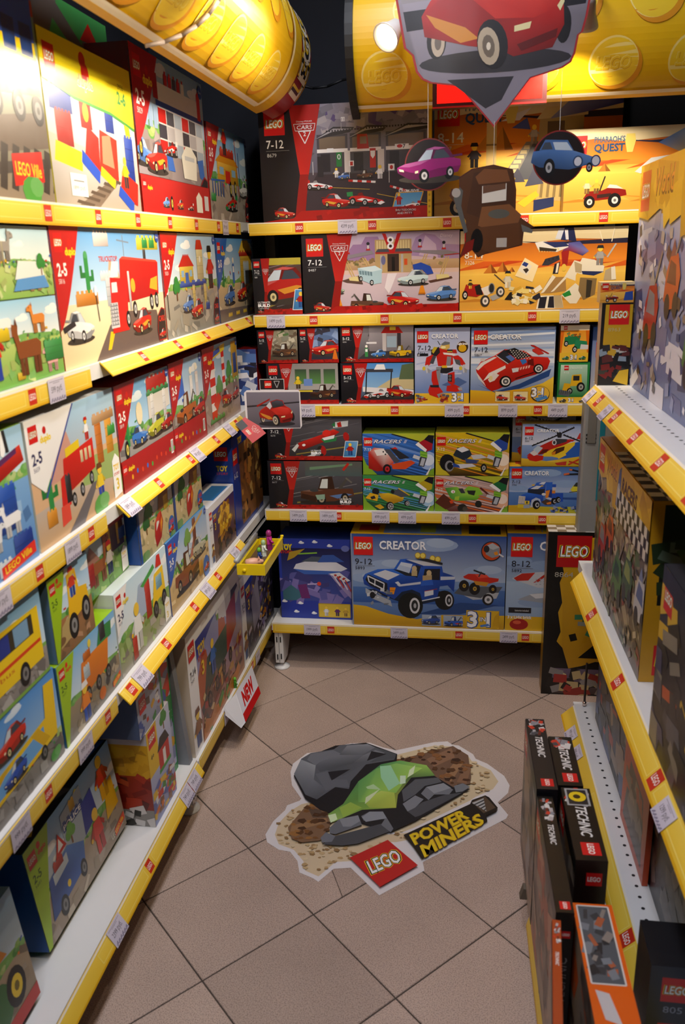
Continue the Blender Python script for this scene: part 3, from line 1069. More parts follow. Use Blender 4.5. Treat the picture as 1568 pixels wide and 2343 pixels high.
def art_pit(a):        # wide black and red box with a grandstand of pit garages
    a.src(70, 40, 1520, 1010)
    a.rect(70, 1010, 1520, 600, '3a3138', '4a4048')
    a.rect(70, 600, 1520, 40, '5a5866', '8e8894')
    a.clutter(520, 60, 1480, 260, 40, ['78747e', '9a949c', 'a8a0a2', '6c6874', '86808c', '5a4a7a'], 20, 60, 3)
    a.pk = 1.15
    a.poly([(380, 930), (560, 600), (1520, 620), (1520, 930)], '352c33')
    for i, x in enumerate((560, 840, 1140)):
        w = 260 if i < 2 else 330
        a.rect(x, 620, x + w, 290, '46444c')
        a.rect(x + 20, 420, x + w - 20, 310, '6a5a4c', '7a6a58')
        a.rect(x, 440, x + w, 410, 'e8e4e0')
        a.poly([(x - 20, 330), (x + w * .55, 230), (x + w + 60, 240), (x + w + 20, 280)], '2c2c34')
        a.poly([(x - 20, 330), (x + w * .55, 245), (x + w + 60, 252), (x + w * .5, 272)], 'a8a6aa')
        a.rect(x + w - 30, 610, x + w + 25, 430, 'd8d2ce')
        a.rect(x + 30, 600, x + 110, 450, '24222a')
    for i in range(34):
        a.rect(640 + i * 24, 272 - i * .8, 652 + i * 24, 258 - i * .8, '2c2c34')
    a.poly([(900, 420), (900, 300), (985, 300), (1000, 420)], 'b01c18')
    a.rect(925, 380, 980, 320, '8a7862')
    a.rect(722, 560, 768, 440, '1f7a3c')
    a.text('0', 745, 500, 45, 'f0f0f0', anchor='c')
    a.rect(1005, 580, 1055, 420, 'c02018')
    a.poly([(1010, 440), (1050, 440), (1048, 480), (1030, 505), (1012, 480)], 'e8e8e8')
    a.rect(1215, 435, 1330, 395, 'efefef')
    a.ell(1255, 413, 24, 15, 'c02018', n=10)
    a.text('7', 1280, 430, 32, '141414', bold=.02)
    a.rect(645, 440, 700, 405, 'e8e8e8')
    for (x,y,c) in ((770,200,'b0b0b0'),(520,620,'c8c8c8'),(830,660,'d0d0d0'),(1165,710,'d8d8d8')):
        a.line((x, y), (x, y - 110 if y > 300 else y + 60), 5, c)
    a.rect(770, 190, 802, 155, 'f0eeee')
    a.text('11', 775, 186, 24, '202020')
    a.rect(828, 560, 870, 515, 'f0f0f0'); a.rect(838, 555, 862, 523, 'b82018')
    a.rect(1158, 610, 1210, 555, 'f0f0f0'); a.ell(1185, 583, 14, 18, 'c02018', n=10)
    a.poly([(220, 540), (380, 490), (470, 410), (540, 440), (500, 470), (400, 530), (330, 560)], '5a565e')
    a.poly([(285, 760), (300, 540), (380, 530), (370, 770)], '26242a')
    a.rect(560, 640, 610, 470, '26242a')
    for (x0, y0, x1, y1) in ((820, 680, 1050, 700), (1170, 740, 1330, 790)):
        for i in range(6):
            t0, t1 = i / 6, (i + 1) / 6
            a.line((x0+(x1-x0)*t0,y0+(y1-y0)*t0),(x0+(x1-x0)*t1,y0+(y1-y0)*t1),18,'e8e8e8' if i % 2 else 'c02018')
    a.line((1060, 800), (1490, 900), 5, 'c8a83a'); a.line((640, 730), (1000, 760), 4, 'c8a83a')
    racer(a, 570, 745, 100, 'e4e2e4', 'c02018', flip=True)
    car(a, 715, 905, 110, 'c81c14', flip=True, deco='d8a030')
    racer(a, 965, 890, 135, 'c81c18', 'f0f0f0', flip=True, c3='2a8a4a')
    car(a, 775, 665, 48, '4a78c8'); truck(a, 960, 665, 60, '6a4632')
    minifig(a, 1088, 675, 100, 'f0f0f0', 'e0e0e0'); minifig(a, 720, 650, 70, 'e8e8e8', 'd0d0d0')
    a.poly([(1185,950),(1225,800),(1450,795),(1405,945)],'4f9ad0',['7ab8e0','4f9ad0','4f9ad0','7ab8e0'])
    a.lines([(1185, 950), (1225, 800), (1450, 795), (1405, 945)], 8, 'd8a030', close=True)
    racer(a, 1340, 935, 75, 'efefef', 'c02018'); minifig(a, 1245, 900, 85, 'c02018', 'a01818')
    a.text('EXCLUSIVE', 1245, 795, 20, 'f0f0f0', width=170, bold=.02)
    a.pop()
    race_frame(a, '7-12', '8679')
    little_cars(a, .185 * a.A)
    a.text('SHU TODOROKI', a.A * .79, .058, .018, 'e8e8e8', width=.19)
    a.text('AND PITTY', a.A * .80, .03, .018, 'e8e8e8', width=.14)
    a.rect(a.A - .04, 0, a.A, 1, 'd8b020')
    for i in range(5):
        a.rect(a.A - .03, .03 + i * .05, a.A - .012, .05 + i * .05, 'b08a10')

def art_cafe(a):       # wide box: desert filling station under a big V8
    a.src(20, 20, 1530, 805)
    a.rect(20, 420, 1530, 20, 'd8b8a8', 'b8a8c8')
    a.rect(20, 805, 1530, 420, 'b8a6b2', 'cdb8bc')
    a.poly([(400, 290), (520, 130), (600, 130), (640, 60), (760, 60), (820, 200), (830, 300)], '9a78a0')
    a.poly([(1050, 250), (1120, 80), (1200, 40), (1300, 60), (1400, 150), (1530, 160), (1530, 300)], 'a88ab0')
    a.poly([(1150, 250), (1210, 60), (1310, 150), (1330, 280)], 'c8aec4')
    a.rect(400, 380, 1530, 290, 'b08a62', 'c8a884')
    a.clutter(420, 260, 1500, 350, 40, ['8a7048', 'a08a5a', '6f6a40', 'c8a878'], 10, 26, 5)
    a.pk = 1.12
    a.poly([(850, 420), (940, 420), (860, 620), (820, 560)], 'e0d6d8')
    a.rect(730, 410, 1080, 90, 'b89a68')
    for i in range(13):
        a.rect(745 + i * 25, 180, 762 + i * 25, 100, 'd8c48c')
    a.poly([(730, 215), (760, 180), (1060, 180), (1085, 210)], '4a4a52')
    a.rect(735, 228, 1085, 210, 'a83428')
    a.rect(850, 400, 960, 230, '3a2a22'); a.rect(890, 400, 920, 260, '17120f')
    a.rect(780, 400, 800, 240, 'b0aaa8'); a.rect(980, 410, 1000, 235, 'b0aaa8')
    a.ell(810, 290, 22, 45, '6a6a90'); a.rect(1010, 340, 1040, 280, 'd05020')
    a.poly([(800, 30), (835, 35), (895, 200), (945, 35), (985, 30), (915, 225), (875, 225)], 'c01a18')
    for cy in (95, 155):
        a.ell(880, cy, 32, 32, 'f0eeee', n=18); a.ell(880, cy, 15, 15, '3a2a2a', n=12)
    a.poly([(330,260),(700,190),(720,225),(440,270)],'8a8288');a.line((330,265),(460,285),10,'b03028')
    a.poly([(1090,200),(1420,210),(1530,235),(1400,255),(1090,215)],'8a8288');a.line((1390,255),(1530,245),8,'b03028')
    for (x, y) in ((468, 220), (665, 190), (1160, 175), (1385, 200)):
        a.poly([(x - 22, y), (x + 22, y), (x + 14, y - 20), (x - 14, y - 20)], 'b83028')
        a.rect(x - 8, y - 15, x + 8, y - 55, 'd0ccc8'); a.ell(x, y - 65, 16, 16, '2a2a2e', n=10)
    for (x0,x1,y0,y1) in ((440,520,290,480),(610,650,260,340),(1210,1170,240,330),(1410,1350,270,450)):
        a.line((x0, y0), (x1, y1), 10, 'c8a868'); a.line((x0 + 22, y0), (x1 + 24, y1), 10, 'c8a868')
    a.poly([(400,480),(580,430),(610,520),(450,500)],'5a4238');a.poly([(470,450),(560,440),(570,490),(480,480)],'d8c88a')
    a.poly([(1240,500),(1460,460),(1470,480),(1260,520)],'5a3a2c');a.poly([(1310,440),(1430,440),(1440,470),(1320,490)],'d8c88a')
    a.poly([(560, 360), (730, 340), (795, 380), (790, 510), (700, 525), (580, 470)], 'a8c4cc')
    a.poly([(560, 360), (730, 340), (795, 380), (690, 400)], 'c8dce0')
    for i in range(5):
        a.poly([(575+i*26,385+i*3),(595+i*26,387+i*3),(597+i*26,425+i*4),(578+i*26,420+i*4)],'6a8690')
    wheel(a, 590, 465, 18, 26); wheel(a, 695, 505, 20, 28)
    car(a, 1090, 535, 135, 'c8dcdc', rim='c8c8c8')
    a.poly([(1090,340),(1170,320),(1260,360),(1290,430),(1230,440),(1180,390),(1100,390)],'2a4aa8')
    car(a, 1360, 690, 130, '5a8ad0', rim='c8c8c8')
    truck(a, 650, 780, 150, '5a3a2a', flip=True)
    car(a, 1000, 745, 140, 'c8201a', flip=True, deco='e0a030')
    car(a,330,610,90,'8aa890',flip=True);a.poly([(225,440),(350,425),(385,450),(360,480),(250,470)],'a89880')
    for (x, y) in ((370, 740), (1180, 630)):
        a.poly([(x-35,y),(x+35,y),(x+12,y-85),(x-12,y-85)],'e08a1c');a.poly([(x-35,y),(x+35,y),(x+30,y-14),(x-30,y-14)],'b86a14')
    a.pop()
    race_frame(a, '7-12', '8487')
    little_cars(a, .17 * a.A)
    a.text('Disney', a.A * .92, .92, .04, 'e8dce8', shear=.2, anchor='c')

def art_build(a, num, veh, name, bg=('2a282c', '57545a'), inset='3a88c8', sx=.5):
    A = a.A
    a.rect(0, 0, A, 1, bg[0], bg[1])
    rnd = random.Random(int(num))
    for i in range(14):
        y = rnd.uniform(.15, .98)
        x = rnd.uniform(.3, A)
        a.line((x-.3,y-.06),(x+.35,y+.08),.012,rnd.choice(['6a676c','807c80','4a484e','93908f']))
    a.poly([(A * .3, .12), (A, .35), (A, .38), (A * .3, .15)], '8a7a3a')
    a.pk = 1.55
    veh(a)
    race_frame(a, '7-12', num, emb=True)
    little_cars(a, .185 * A)
    ultimate(a, A * sx, .14, .05, name)
    if inset:
        x = A * .80
        a.poly([(x,.08),(x+.06,.44),(x+.34,.44),(x+.28,.08)],inset,[shade(inset,.8),inset,shade(inset,1.3),inset])
        a.lines([(x, .08), (x + .06, .44), (x + .34, .44), (x + .28, .08)], .012, 'e8e8e8', close=True)
        minifig(a, x + .16, .12, .28, 'b02018', '204a8a')

def art_race_small(a, num, bg, veh, age='5-12'):
    A = a.A
    a.rect(0, 0, A, 1, bg[0], bg[1])
    a.clutter(A * .3, .5, A, 1, 16, [shade(bg[1], .8), shade(bg[1], 1.2), bg[0]], .05, .16, int(num))
    a.poly([(A * .25, .1), (A, .08), (A, .38), (A * .45, .45)], shade(bg[0], .8))
    a.pk = 1.4
    veh(a)
    race_frame(a, age, num, panel=.22)
    little_cars(a, .22 * A * .9)

def corner(a, col, w=.55, h=.62, edge=None):
    """coloured top-left corner with a curved edge"""
    A = a.A
    pts = [(0, 1), (w, 1)]
    for i in range(9):
        t = i / 8
        pts.append((w * (1 - t) ** 1.5 + .0, 1 - h * (1 - (1 - t) ** 2) * 1.0))
    if edge:
        a.poly([(x * 1.06 + (.02 if x else 0), 1 - (1 - y) * 1.06) for x, y in pts], edge)
    a.poly(pts, col)

def duplo_head(a, col, age='2-5', num='5816', w=.55, h=.62, edge=None, txt='f2d21e'):
    corner(a, col, w, h, edge)
    a.logo(.045, .82, .13)
    a.text('duplo', .20, .80, .05, txt, width=.17, bold=.045)
    a.ell(.28, .885, .028, .03, 'c81c14', n=10)
    dark = col in ('f4f2f0', '9cc21c')
    a.text(age, .05, .66, .085, '2a2a5a' if dark else 'f4f0ec', width=.15, bold=.03)
    a.text(num, .055, .605, .035, '5a5a7a' if dark else 'e8d8d4', width=.09)

def duplo_scene(a, sky=('d8e8f4', '6aa8dc'), ground=('b89a78', '8a8078'), hz=.42):
    A, a.pk = a.A, 1.45
    a.rect(0, hz, A, 1, sky[0], sky[1])
    rnd = random.Random(int(A * 997))
    for i in range(4):
        x, y = rnd.uniform(0, A), rnd.uniform(hz + .2, .95)
        a.ell(x,y,.16,.035,shade(sky[0],1.5),n=12);a.ell(x+.05,y+.025,.09,.035,shade(sky[0],1.6),n=10)
    a.poly([(0,hz),(A*.2,hz+.08),(A*.45,hz+.03),(A*.7,hz+.1),(A,hz+.04),(A,hz-.05),(0,hz-.05)],'7ab05a')
    a.rect(0, 0, A, hz, ground[1], ground[0])
    for i in range(int(9 * A)):
        bush(a,rnd.uniform(0,A),hz+rnd.uniform(-.01,.06),rnd.uniform(.03,.07),rnd.choice(['5a9a44','4a8a3c','86b456','6aa850','a8c070']))
    a.clutter(0,.02,A,hz-.03,int(16*A),[shade(ground[0],.88),shade(ground[1],1.15),shade(ground[0],1.2),shade(ground[1],.85)],.03,.10,int(A*31))
    a.clutter(A*.3,hz-.06,A,hz+.14,int(9*A),['c83a24','e0b02a','3a62b8','3a8a44','e8e4dc','6a5a50','d87a2a'],.012,.032,int(A*77))

def film_badge(a, red='8a1412'):
    A, a.pk = a.A, 1.0
    a.poly([(A-.02,.02),(A-.21,.02),(A-.23,.12),(A-.19,.25),(A-.10,.31),(A-.02,.29)],'2a2024')
    a.lines([(A-.02,.02),(A-.21,.02),(A-.23,.12),(A-.19,.25),(A-.10,.31),(A-.02,.29)],.012,'a01c18')
    a.text('CARS', A - .11, .19, .05, 'd83020', width=.15, bold=.03, anchor='c')
    car(a, A - .12, .04, .085, 'c8241c')

def art_garage(a):     # tall red toddler box: two-storey garage, strip of small cars below
    A = a.A
    a.region = (0, A, .24, 1)
    duplo_scene(a, ('b8cce0', '8fb8e0'), ('9a8e8c', '8c8088'), .52)
    for i in range(4):
        a.rect(.08 + .09 * i, .55, .15 + .09 * i, .70 + .05 * (i % 3), '9ab4d4')
    x0, x1 = A * .30, A * .96
    a.rect(x0, .40, x1, .70, 'd8d4d4')
    for i in range(6):
        for j in range(3):
            a.rect(x0+i*(x1-x0)/6,.40+j*.1,x0+(i+.92)*(x1-x0)/6,.49+j*.1,('c02018','d8d8dc','4a4a52','3a3a44','a8b4c4','b8b4b8')[(i*2+j*3) % 6])
    a.rect(x0 - .03, .70, x1 + .02, .735, '2a52b0')
    a.rect(x0 + .02, .735, x1 - .05, .85, 'e8e8ea')
    for i in range(5):
        a.rect(x0+.16+.09*i,.85,x0+.23+.09*i,.92,('c8281c','c8281c','5a5258','c8281c','e8e8e8')[i])
        a.rect(x0 + .18 + .09 * i, .92, x0 + .21 + .09 * i, .94, 'c8281c')
    a.rect(x0 - .07, .74, x0 + .02, .90, 'a82018')
    a.poly([(x1 - .10, .72), (x1 - .02, .72), (x1 - .02, .95), (x1 - .1, .9)], 'd83020')
    a.poly([(x0 + .1, .40), (x0 + .22, .40), (x0 + .26, .30), (x0 + .12, .30)], '3a6ac0')
    a.poly([(x1 - .18, .42), (x1 - .04, .44), (x1 - .02, .28), (x1 - .14, .30)], '3a6ac0')
    racer(a, x0 + .2, .40, .1, 'd82818', 'f0f0f0')
    car(a, .12, .30, .12, '5a8ad8', flip=True)
    wheel(a, .06, .40, .035, .06, 'e0c050')
    car(a, .34, .27, .14, 'd8281c', deco='f0b030')
    a.poly([(A*.60,.27),(A*.80,.27),(A*.82,.44),(A*.74,.50),(A*.66,.50),(A*.58,.42)],'f0ece0')
    a.rect(A * .63, .40, A * .78, .43, 'c8ccd0')
    a.region = None
    duplo_head(a, 'b01c1c', num='5829', w=.50, h=.60)
    a.region = (0, A, .24, 1)
    film_badge(a)
    disney(a, A - .07, .93, .05)
    a.region = None
    a.rect(0, 0, A, .235, 'b8201c', 'c02a24')
    a.logo(.03, .15, .06, simple=True)
    a.text('duplo', .11, .15, .025, 'f2d21e', width=.09, bold=.04)
    car(a, A * .30, .05, .07, '6a9ae0'); wheel(a, A * .38, .08, .03, .05, 'e0c050')
    car(a, A * .50, .05, .07, 'd8402c', deco='f0c040'); racer(a, A * .66, .05, .07, 'd83020')
    a.poly([(A * .76, .04), (A * .86, .04), (A * .86, .15), (A * .81, .19), (A * .76, .15)], 'f0ece0')
    a.rect(A * .90, .06, A * .97, .17, 'd8d8dc')

def art_duplo(a, col, num, scene, age='2-5', badge=True, w=.5, h=.6, band=0.0, edge=None):
    A = a.A
    if band:
        a.region = (0, A, band, 1)
    scene(a)
    duplo_head(a, col, age, num, min(w, A * .55), h, edge)
    if badge:
        film_badge(a)
    disney(a, A - .06, .94, .045)
    a.region = None
    if band:
        a.rect(0, 0, A, band, 'a01818', 'b02020')
        a.logo(.02, band * .55, band * .3, simple=True)
        a.text('duplo', .02 + band * .4, band * .6, band * .14, 'f2d21e', width=band * .5, bold=.04)
        rnd = random.Random(int(num))
        for i in range(int(A / .14)):
            a.ell(.22+i*.13,band*.42+rnd.uniform(-.02,.02),.022,.026,rnd.choice(['2a6ad0','30a040','e0a020','d84020']),n=8)
        a.rect(A - .12, band * .25, A - .05, band * .75, 'f0f0f0')
        for i in range(7):
            a.rect(A - .115 + i * .009, band * .3, A - .111 + i * .009, band * .7, '202020')

def sc_highway(a):
    A = a.A
    a.pk = 1.3
    a.rect(0, .3, A, 1, 'd8ecf6', '5aa0dc')
    a.rect(0, 0, A, .45, 'e8d2a0', 'eadcb8')
    a.poly([(A * .25, 0), (A * .95, 0), (A * .9, .30), (A * .55, .34), (A * .40, .25)], '6a5a54')
    a.poly([(A * .36, .06), (A * .39, .06), (A * .44, .19), (A * .40, .20)], 'f0c020')
    a.poly([(A * .40, .45), (A * .58, .45), (A * .52, .70), (A * .45, .76)], 'd8a888')
    a.line((A*.60,.55),(A*.60,.95),.015,'7a8aa0');a.line((A*.54,.91),(A*.66,.89),.012,'7a8aa0')
    bk(a,A*.74,.83,A*.98,.93,'e8d83a');bk(a,A*.80,.845,A*.86,.915,'2a9a4a');bk(a,A*.88,.845,A*.94,.915,'2a9a4a')
    bk(a, A * .80, .70, A * .83, .83, '3a3a3a')
    bk(a,A*.36,.60,A*.48,.66,'f0e8e8');a.text('TRUCKSTOP',A*.36,.745,.04,'c83a30',width=A*.17,bold=.02)
    bk(a, A * .33, .86, A * .46, .96, 'e8dcd8')
    bk(a, A * .40, .40, A * .47, .62, 'c8ccd4')
    cactus(a, A * .25, .52, .28); bk(a, A * .14, .43, A * .32, .52, 'd88830')
    # red road train
    a.poly([(A*.52,.40),(A*.94,.44),(A*.96,.72),(A*.55,.76)],'c81a14',['b01610','c01812','d02018','d82a1c'])
    a.poly([(A * .55, .76), (A * .96, .72), (A * .94, .74), (A * .58, .78)], 'e04a38')
    a.ell(A*.66,.54,.05,.06,'e8b030',n=12);a.poly([(A*.84,.50),(A*.93,.47),(A*.94,.60),(A*.86,.58)],'e8b030')
    a.poly([(A*.42,.18),(A*.58,.18),(A*.60,.60),(A*.44,.62)],'d0201a');a.poly([(A*.44,.62),(A*.52,.62),(A*.53,.74),(A*.47,.74)],'f0ece8')
    a.poly([(A * .445, .50), (A * .50, .50), (A * .50, .58), (A * .45, .58)], 'cdd8de')
    a.poly([(A * .41, .22), (A * .49, .22), (A * .49, .42), (A * .42, .42)], 'c8c8cc')
    for i in range(6):
        bk(a, A * .415, .24 + i * .03, A * .485, .25 + i * .03, '8a8a92')
    bk(a, A * .61, .34, A * .63, .66, 'd8d8dc')
    for wx, wy in ((.58, .27), (.66, .34), (.85, .38), (.91, .39)):
        wheel(a, A * wx, wy, .045, .07)
    car(a,A*.15,.18,.18,'e8e8ea',flip=True,rim='e0e0e0');a.poly([(.03,.30),(.22,.34),(.24,.30),(.05,.26)],'2a2a30')
    car(a, A * .72, .13, .17, 'c8281c', deco='e8a030')
    a.ell(A * .30, .53, .025, .04, 'f0f0f0'); a.line((A * .30, .5), (A * .31, .3), .012, '3a3a3a')

def sc_tower(a):
    duplo_scene(a, ('e4eef6', '9cc4e8'), ('b0a898', '8a8a84'), .45)
    A = a.A
    house(a, A * .28, .50, A * .24, .28, 'e8c840', 'c8281c')
    bk(a,A*.60,.50,A*.72,.84,'e8d8a0');a.poly([(A*.59,.84),(A*.73,.84),(A*.70,.94),(A*.62,.94)],'c8301c');a.ell(A*.66,.74,.03,.035,'f4f0e0')
    bk(a, A * .26, .47, A * .76, .51, '2a52b0')
    for x in (.48, .70):
        bk(a, A * x, .22, A * (x + .05), .47, 'e0c878')
    bk(a, A * .72, .2, A * .80, .27, '2a4aa0')
    minifig(a, A * .86, .42, .30, 'd02018', '3a2a20', '202020')
    car(a, A * .38, .22, .12, '5a86d0'); car(a, A * .54, .14, .14, 'd0281c', deco='f0b030')
    a.line((.08,.18),(.07,.45),.015,'202020');a.ell(.07,.47,.04,.05,'f0f0f0');a.ell(.07,.47,.025,.03,'c83a3a')
    tree(a, A * .2, .35, .22)

def sc_station(a):
    duplo_scene(a, ('c8e0f0', '5a9cd8'), ('d8c090', '8a8278'), .45)
    A = a.A
    bk(a,A*.60,.42,A*.92,.82,'e8b830');a.poly([(A*.56,.82),(A*.96,.82),(A*.84,.98),(A*.68,.98)],'f0c840');bk(a,A*.58,.78,A*.95,.83,'c8301c')
    bk(a, A * .68, .42, A * .84, .7, 'c8d8e4')
    pump(a, A * .40, .45, .3, '4a78c8'); cactus(a, A * .14, .42, .22)
    car(a, A * .26, .2, .17, '4a78c0'); car(a, A * .60, .22, .17, 'd02c1c', deco='f0b030')
    a.poly([(0, 0), (A, 0), (A, .12), (0, .16)], '6a605c')
    for i in range(4):
        bk(a, A * (.2 + .2 * i), .05, A * (.3 + .2 * i), .08, 'f0c830')

def sc_zoo(a):
    duplo_scene(a, ('f0f4ec', 'b8dcec'), ('b8c878', '8ab85a'), .45)
    A = a.A
    beast(a,A*.84,.08,.26,'c8a070');beast(a,A*.08,.14,.24,'8a6a4a',flip=True);minifig(a,A*.76,.12,.24,'3a9a4a','a8743a','d8c07a');bk(a,A*.36,.10,A*.42,.22,'d83a24')
    beast(a, A * .25, .12, .32, 'e8b030', neck=.55); beast(a, A * .62, .52, .26, '9a948e', flip=True)
    beast(a,A*.50,.10,.22,'c89040');a.poly([(A*.66,.1),(A*.95,.12),(A*.92,.3),(A*.70,.28)],'5a9ad8')
    a.poly([(A * .68, .26), (A * .92, .3), (A * .90, .50), (A * .72, .52)], 'e8ece8')
    for i in range(8):
        bk(a, A * (.40 + .03 * i), .45, A * (.41 + .03 * i), .78, 'b0a888')
    tree(a, A * .9, .3, .3)

def sc_farm(a):
    duplo_scene(a, ('f4f6f0', '9cd0ee'), ('b8cc70', '6aa848'), .5)
    A = a.A
    beast(a,A*.90,.06,.2,'e8b0a8');bk(a,A*.28,.08,A*.36,.2,'c83a24');bk(a,A*.60,.06,A*.66,.14,'e0b82a');tree(a,A*.33,.5,.35)
    beast(a, A * .72, .10, .40, '8a4a22'); minifig(a, A * .45, .12, .50, 'd83020', '2a4ab8', '6a4020')
    beast(a, A * .55, .58, .22, 'f0f0ec'); beast(a, A * .18, .1, .32, 'e8e8e4', flip=True)
    bk(a, A * .40, .55, A * .58, .68, 'f0d020'); beast(a, A * .82, .58, .22, 'e08a3a')
    bk(a, A * .84, .2, A, .45, '3a9a4a')

def sc_harbour(a):
    duplo_scene(a, ('d8ecf4', '9cc8e8'), ('7aa8d8', '5a8ac8'), .62)
    A = a.A
    a.ell(A * .36, .90, .05, .06, 'f0d848')
    a.poly([(A*.52,.74),(A*.96,.86),(A*.98,.74),(A*.60,.62)],'c8281c',['b02018','d83a28','a81c14','901812']);a.poly([(A*.58,.76),(A*.92,.85),(A*.92,.81),(A*.60,.72)],'5a2a5a')
    a.ell(A*.80,.93,.05,.11,'f4f4f4');a.poly([(A*.74,.84),(A*.77,1.02),(A*.80,1.03),(A*.78,.84)],'26262a');a.poly([(A*.83,.84),(A*.81,1.03),(A*.84,1.0),(A*.86,.84)],'26262a')
    bk(a, A * .62, .42, A * .86, .62, '2a5ac0'); bk(a, A * .66, .30, A * .84, .42, '26489c')
    a.ell(A*.30,.42,.30,.22,'d8b81c',n=24);a.ell(A*.29,.45,.27,.18,'ecd038',n=24);a.ell(A*.33,.33,.19,.15,'2a241c',n=20);a.ell(A*.33,.28,.13,.11,'dce8f0',n=16)
    a.pk = 1.3
    beast(a, A * .80, .26, .17, 'f0f0f2'); beast(a, A * .62, .20, .14, 'e4e6ea', flip=True)
    bk(a,A*.78,.08,A*.96,.24,'1f3f9c');bk(a,A*.52,.10,A*.62,.18,'e8ecf0');bk(a,A*.62,.02,A*.74,.12,'d8e4ec')
    a.rect(0,0,A*.5,.14,'b8d4e8');a.ell(.12,.16,.10,.1,'4a88b8',n=16);a.ell(.12,.16,.06,.06,'8ab8d8',n=12)
    a.poly([(A*.64,.0),(A*.97,.05),(A*.97,.14),(A*.64,.09)],'e03020');a.text('LEGO Ville',A*.67,.03,.05,'f0d020',width=A*.26,bold=.02,rot=.1)

def sc_west_train(a):
    A = a.A
    a.rect(0, 0, A, 1, 'c8a070', 'a8d0ec')
    a.poly([(0, .3), (A, .35), (A, .55), (0, .55)], 'd8b088')
    a.poly([(A * .18, .45), (A * .32, .80), (A * .40, .80), (A * .50, .45)], 'd09a88')
    a.poly([(A * .60, .5), (A, .5), (A, .2), (A * .5, .3)], '9ab06a')
    bk(a,A*.72,.40,A*.80,.82,'d87a2a');bk(a,A*.85,.45,A*.94,.75,'e8a030');bk(a,A*.70,.75,A*.98,.82,'c89a6a');bk(a,A*.88,.60,A*.98,.68,'3a9a3c')
    a.poly([(A*.30,.30),(A*.68,.40),(A*.68,.66),(A*.33,.60)],'c81c14',['a81610','c01a14','d8281c','d02018'])
    for i in range(3):
        bk(a, A * (.52 + .05 * i), .50, A * (.55 + .05 * i), .60, 'e8d8a8')
    a.poly([(A * .36, .60), (A * .52, .63), (A * .52, .70), (A * .36, .67)], 'e8c820')
    a.poly([(A*.26,.20),(A*.36,.22),(A*.36,.50),(A*.28,.46)],'d0201a');a.poly([(A*.24,.08),(A*.34,.10),(A*.34,.24),(A*.25,.24)],'e04a38')
    bk(a, A * .32, .24, A * .38, .46, '26242a')
    for wx, wy in ((.40, .24), (.50, .28), (.62, .33)):
        wheel(a, A * wx, wy, .04, .06, '9a9a9e')
    a.poly([(A * .30, 0), (A * .48, 0), (A * .70, .28), (A * .62, .28)], '6a6468')
    cactus(a, A * .16, .26, .30); bk(a, A * .10, .14, A * .20, .26, 'e8982a')
    minifig(a,A*.72,.10,.30,'e8c830','2a4ab0','6a4020');minifig(a,A*.62,.66,.18,'f0f0f0','c83020','c02018')
    a.poly([(0,1),(A*.50,1),(A*.12,.42),(0,.55)],'f2f0ee');a.line((A*.50,1),(A*.12,.38),.02,'3a4a9a')
    bush(a, A * .7, .05, .14, '5aa048'); bush(a, A * .95, .12, .12, '5aa048')
    a.poly([(A*.88,.02),(A*.99,.04),(A*.99,.36),(A*.94,.42),(A*.89,.36)],'f4f4f2');a.text('TOY',A*.90,.27,.05,'e8c020',width=A*.08,bold=.05);a.text('STORY',A*.90,.22,.025,'c82a1c',width=A*.08,bold=.03);a.text('3',A*.92,.09,.1,'e0c020',bold=.03)

def sc_race_town(a):
    duplo_scene(a, ('b8d8f0', '6aace0'), ('a8a4a0', '8a8684'), .5)
    A = a.A
    a.poly([(A*.55,.55),(A*.98,.60),(A*.98,.92),(A*.55,.86)],'d8d4cc');bk(a,A*.55,.82,A*.95,.95,'c8281c');bk(a,A*.54,.78,A*.98,.82,'3a8a4a')
    bk(a, A * .60, .5, A * .66, .78, 'f0f0f0'); bk(a, A * .84, .5, A * .90, .78, 'f0f0f0')
    a.ell(A * .38, .66, .08, .11, 'e8dcb8'); cactus(a, A * .16, .40, .22)
    car(a,A*.36,.36,.14,'3a7ad0',flip=True);car(a,A*.66,.36,.16,'c8c83a');wheel(a,A*.12,.38,.05,.09,'d8c860')
    car(a, A * .88, .36, .12, 'b0241c')

def sc_tow(a):
    duplo_scene(a, ('d8e4ee', '8ab8e4'), ('8a8078', '7a7068'), .45)
    A = a.A
    a.poly([(0, .55), (A * .4, .62), (A * .35, .95), (0, .80)], '3a6ac8')
    pump(a,A*.62,.5,.36,'e8e8e8');pump(a,A*.80,.52,.36,'e0d8d8');bk(a,A*.58,.4,A*.9,.5,'4a9a4a')
    truck(a, A * .42, .28, .24, 'b8642a'); car(a, A * .82, .30, .14, 'c0281c')

def sc_lighthouse(a):
    duplo_scene(a, ('c8e0f0', '7ab4e4'), ('9a8a80', 'a08a84'), .45)
    A = a.A
    for i in range(7):
        a.rect(A * .16, .12 + .1 * i, A * .30, .22 + .1 * i, 'd82a1c' if i % 2 == 0 else 'f0ecec')
        a.rect(A * .50, .42 + .08 * i, A * .58, .50 + .08 * i, 'd82a1c' if i % 2 else 'f0ecec')
    a.poly([(A*.14,.82),(A*.60,.90),(A*.62,.98),(A*.12,.92)],'e8d02a');a.poly([(A*.18,.84),(A*.48,.90),(A*.46,.96),(A*.16,.90)],'3a5ab8')
    bk(a, A * .80, .50, A * .98, .95, 'e0b020'); bk(a, A * .84, .55, A * .94, .8, '3a5aa8')
    tree(a, A * .40, .30, .3, '6aa060'); tree(a, A * .70, .45, .28, '4a9a50')
    a.poly([(A * .30, .2), (A * .44, .34), (A * .34, .42), (A * .22, .3)], 'd83a24')
    car(a, A * .60, .2, .15, 'c8281c', flip=True, deco='e8a030'); car(a, A * .86, .22, .11, 'b83028')
    bk(a, A * .1, .08, A * .5, .12, '4a9a4a')

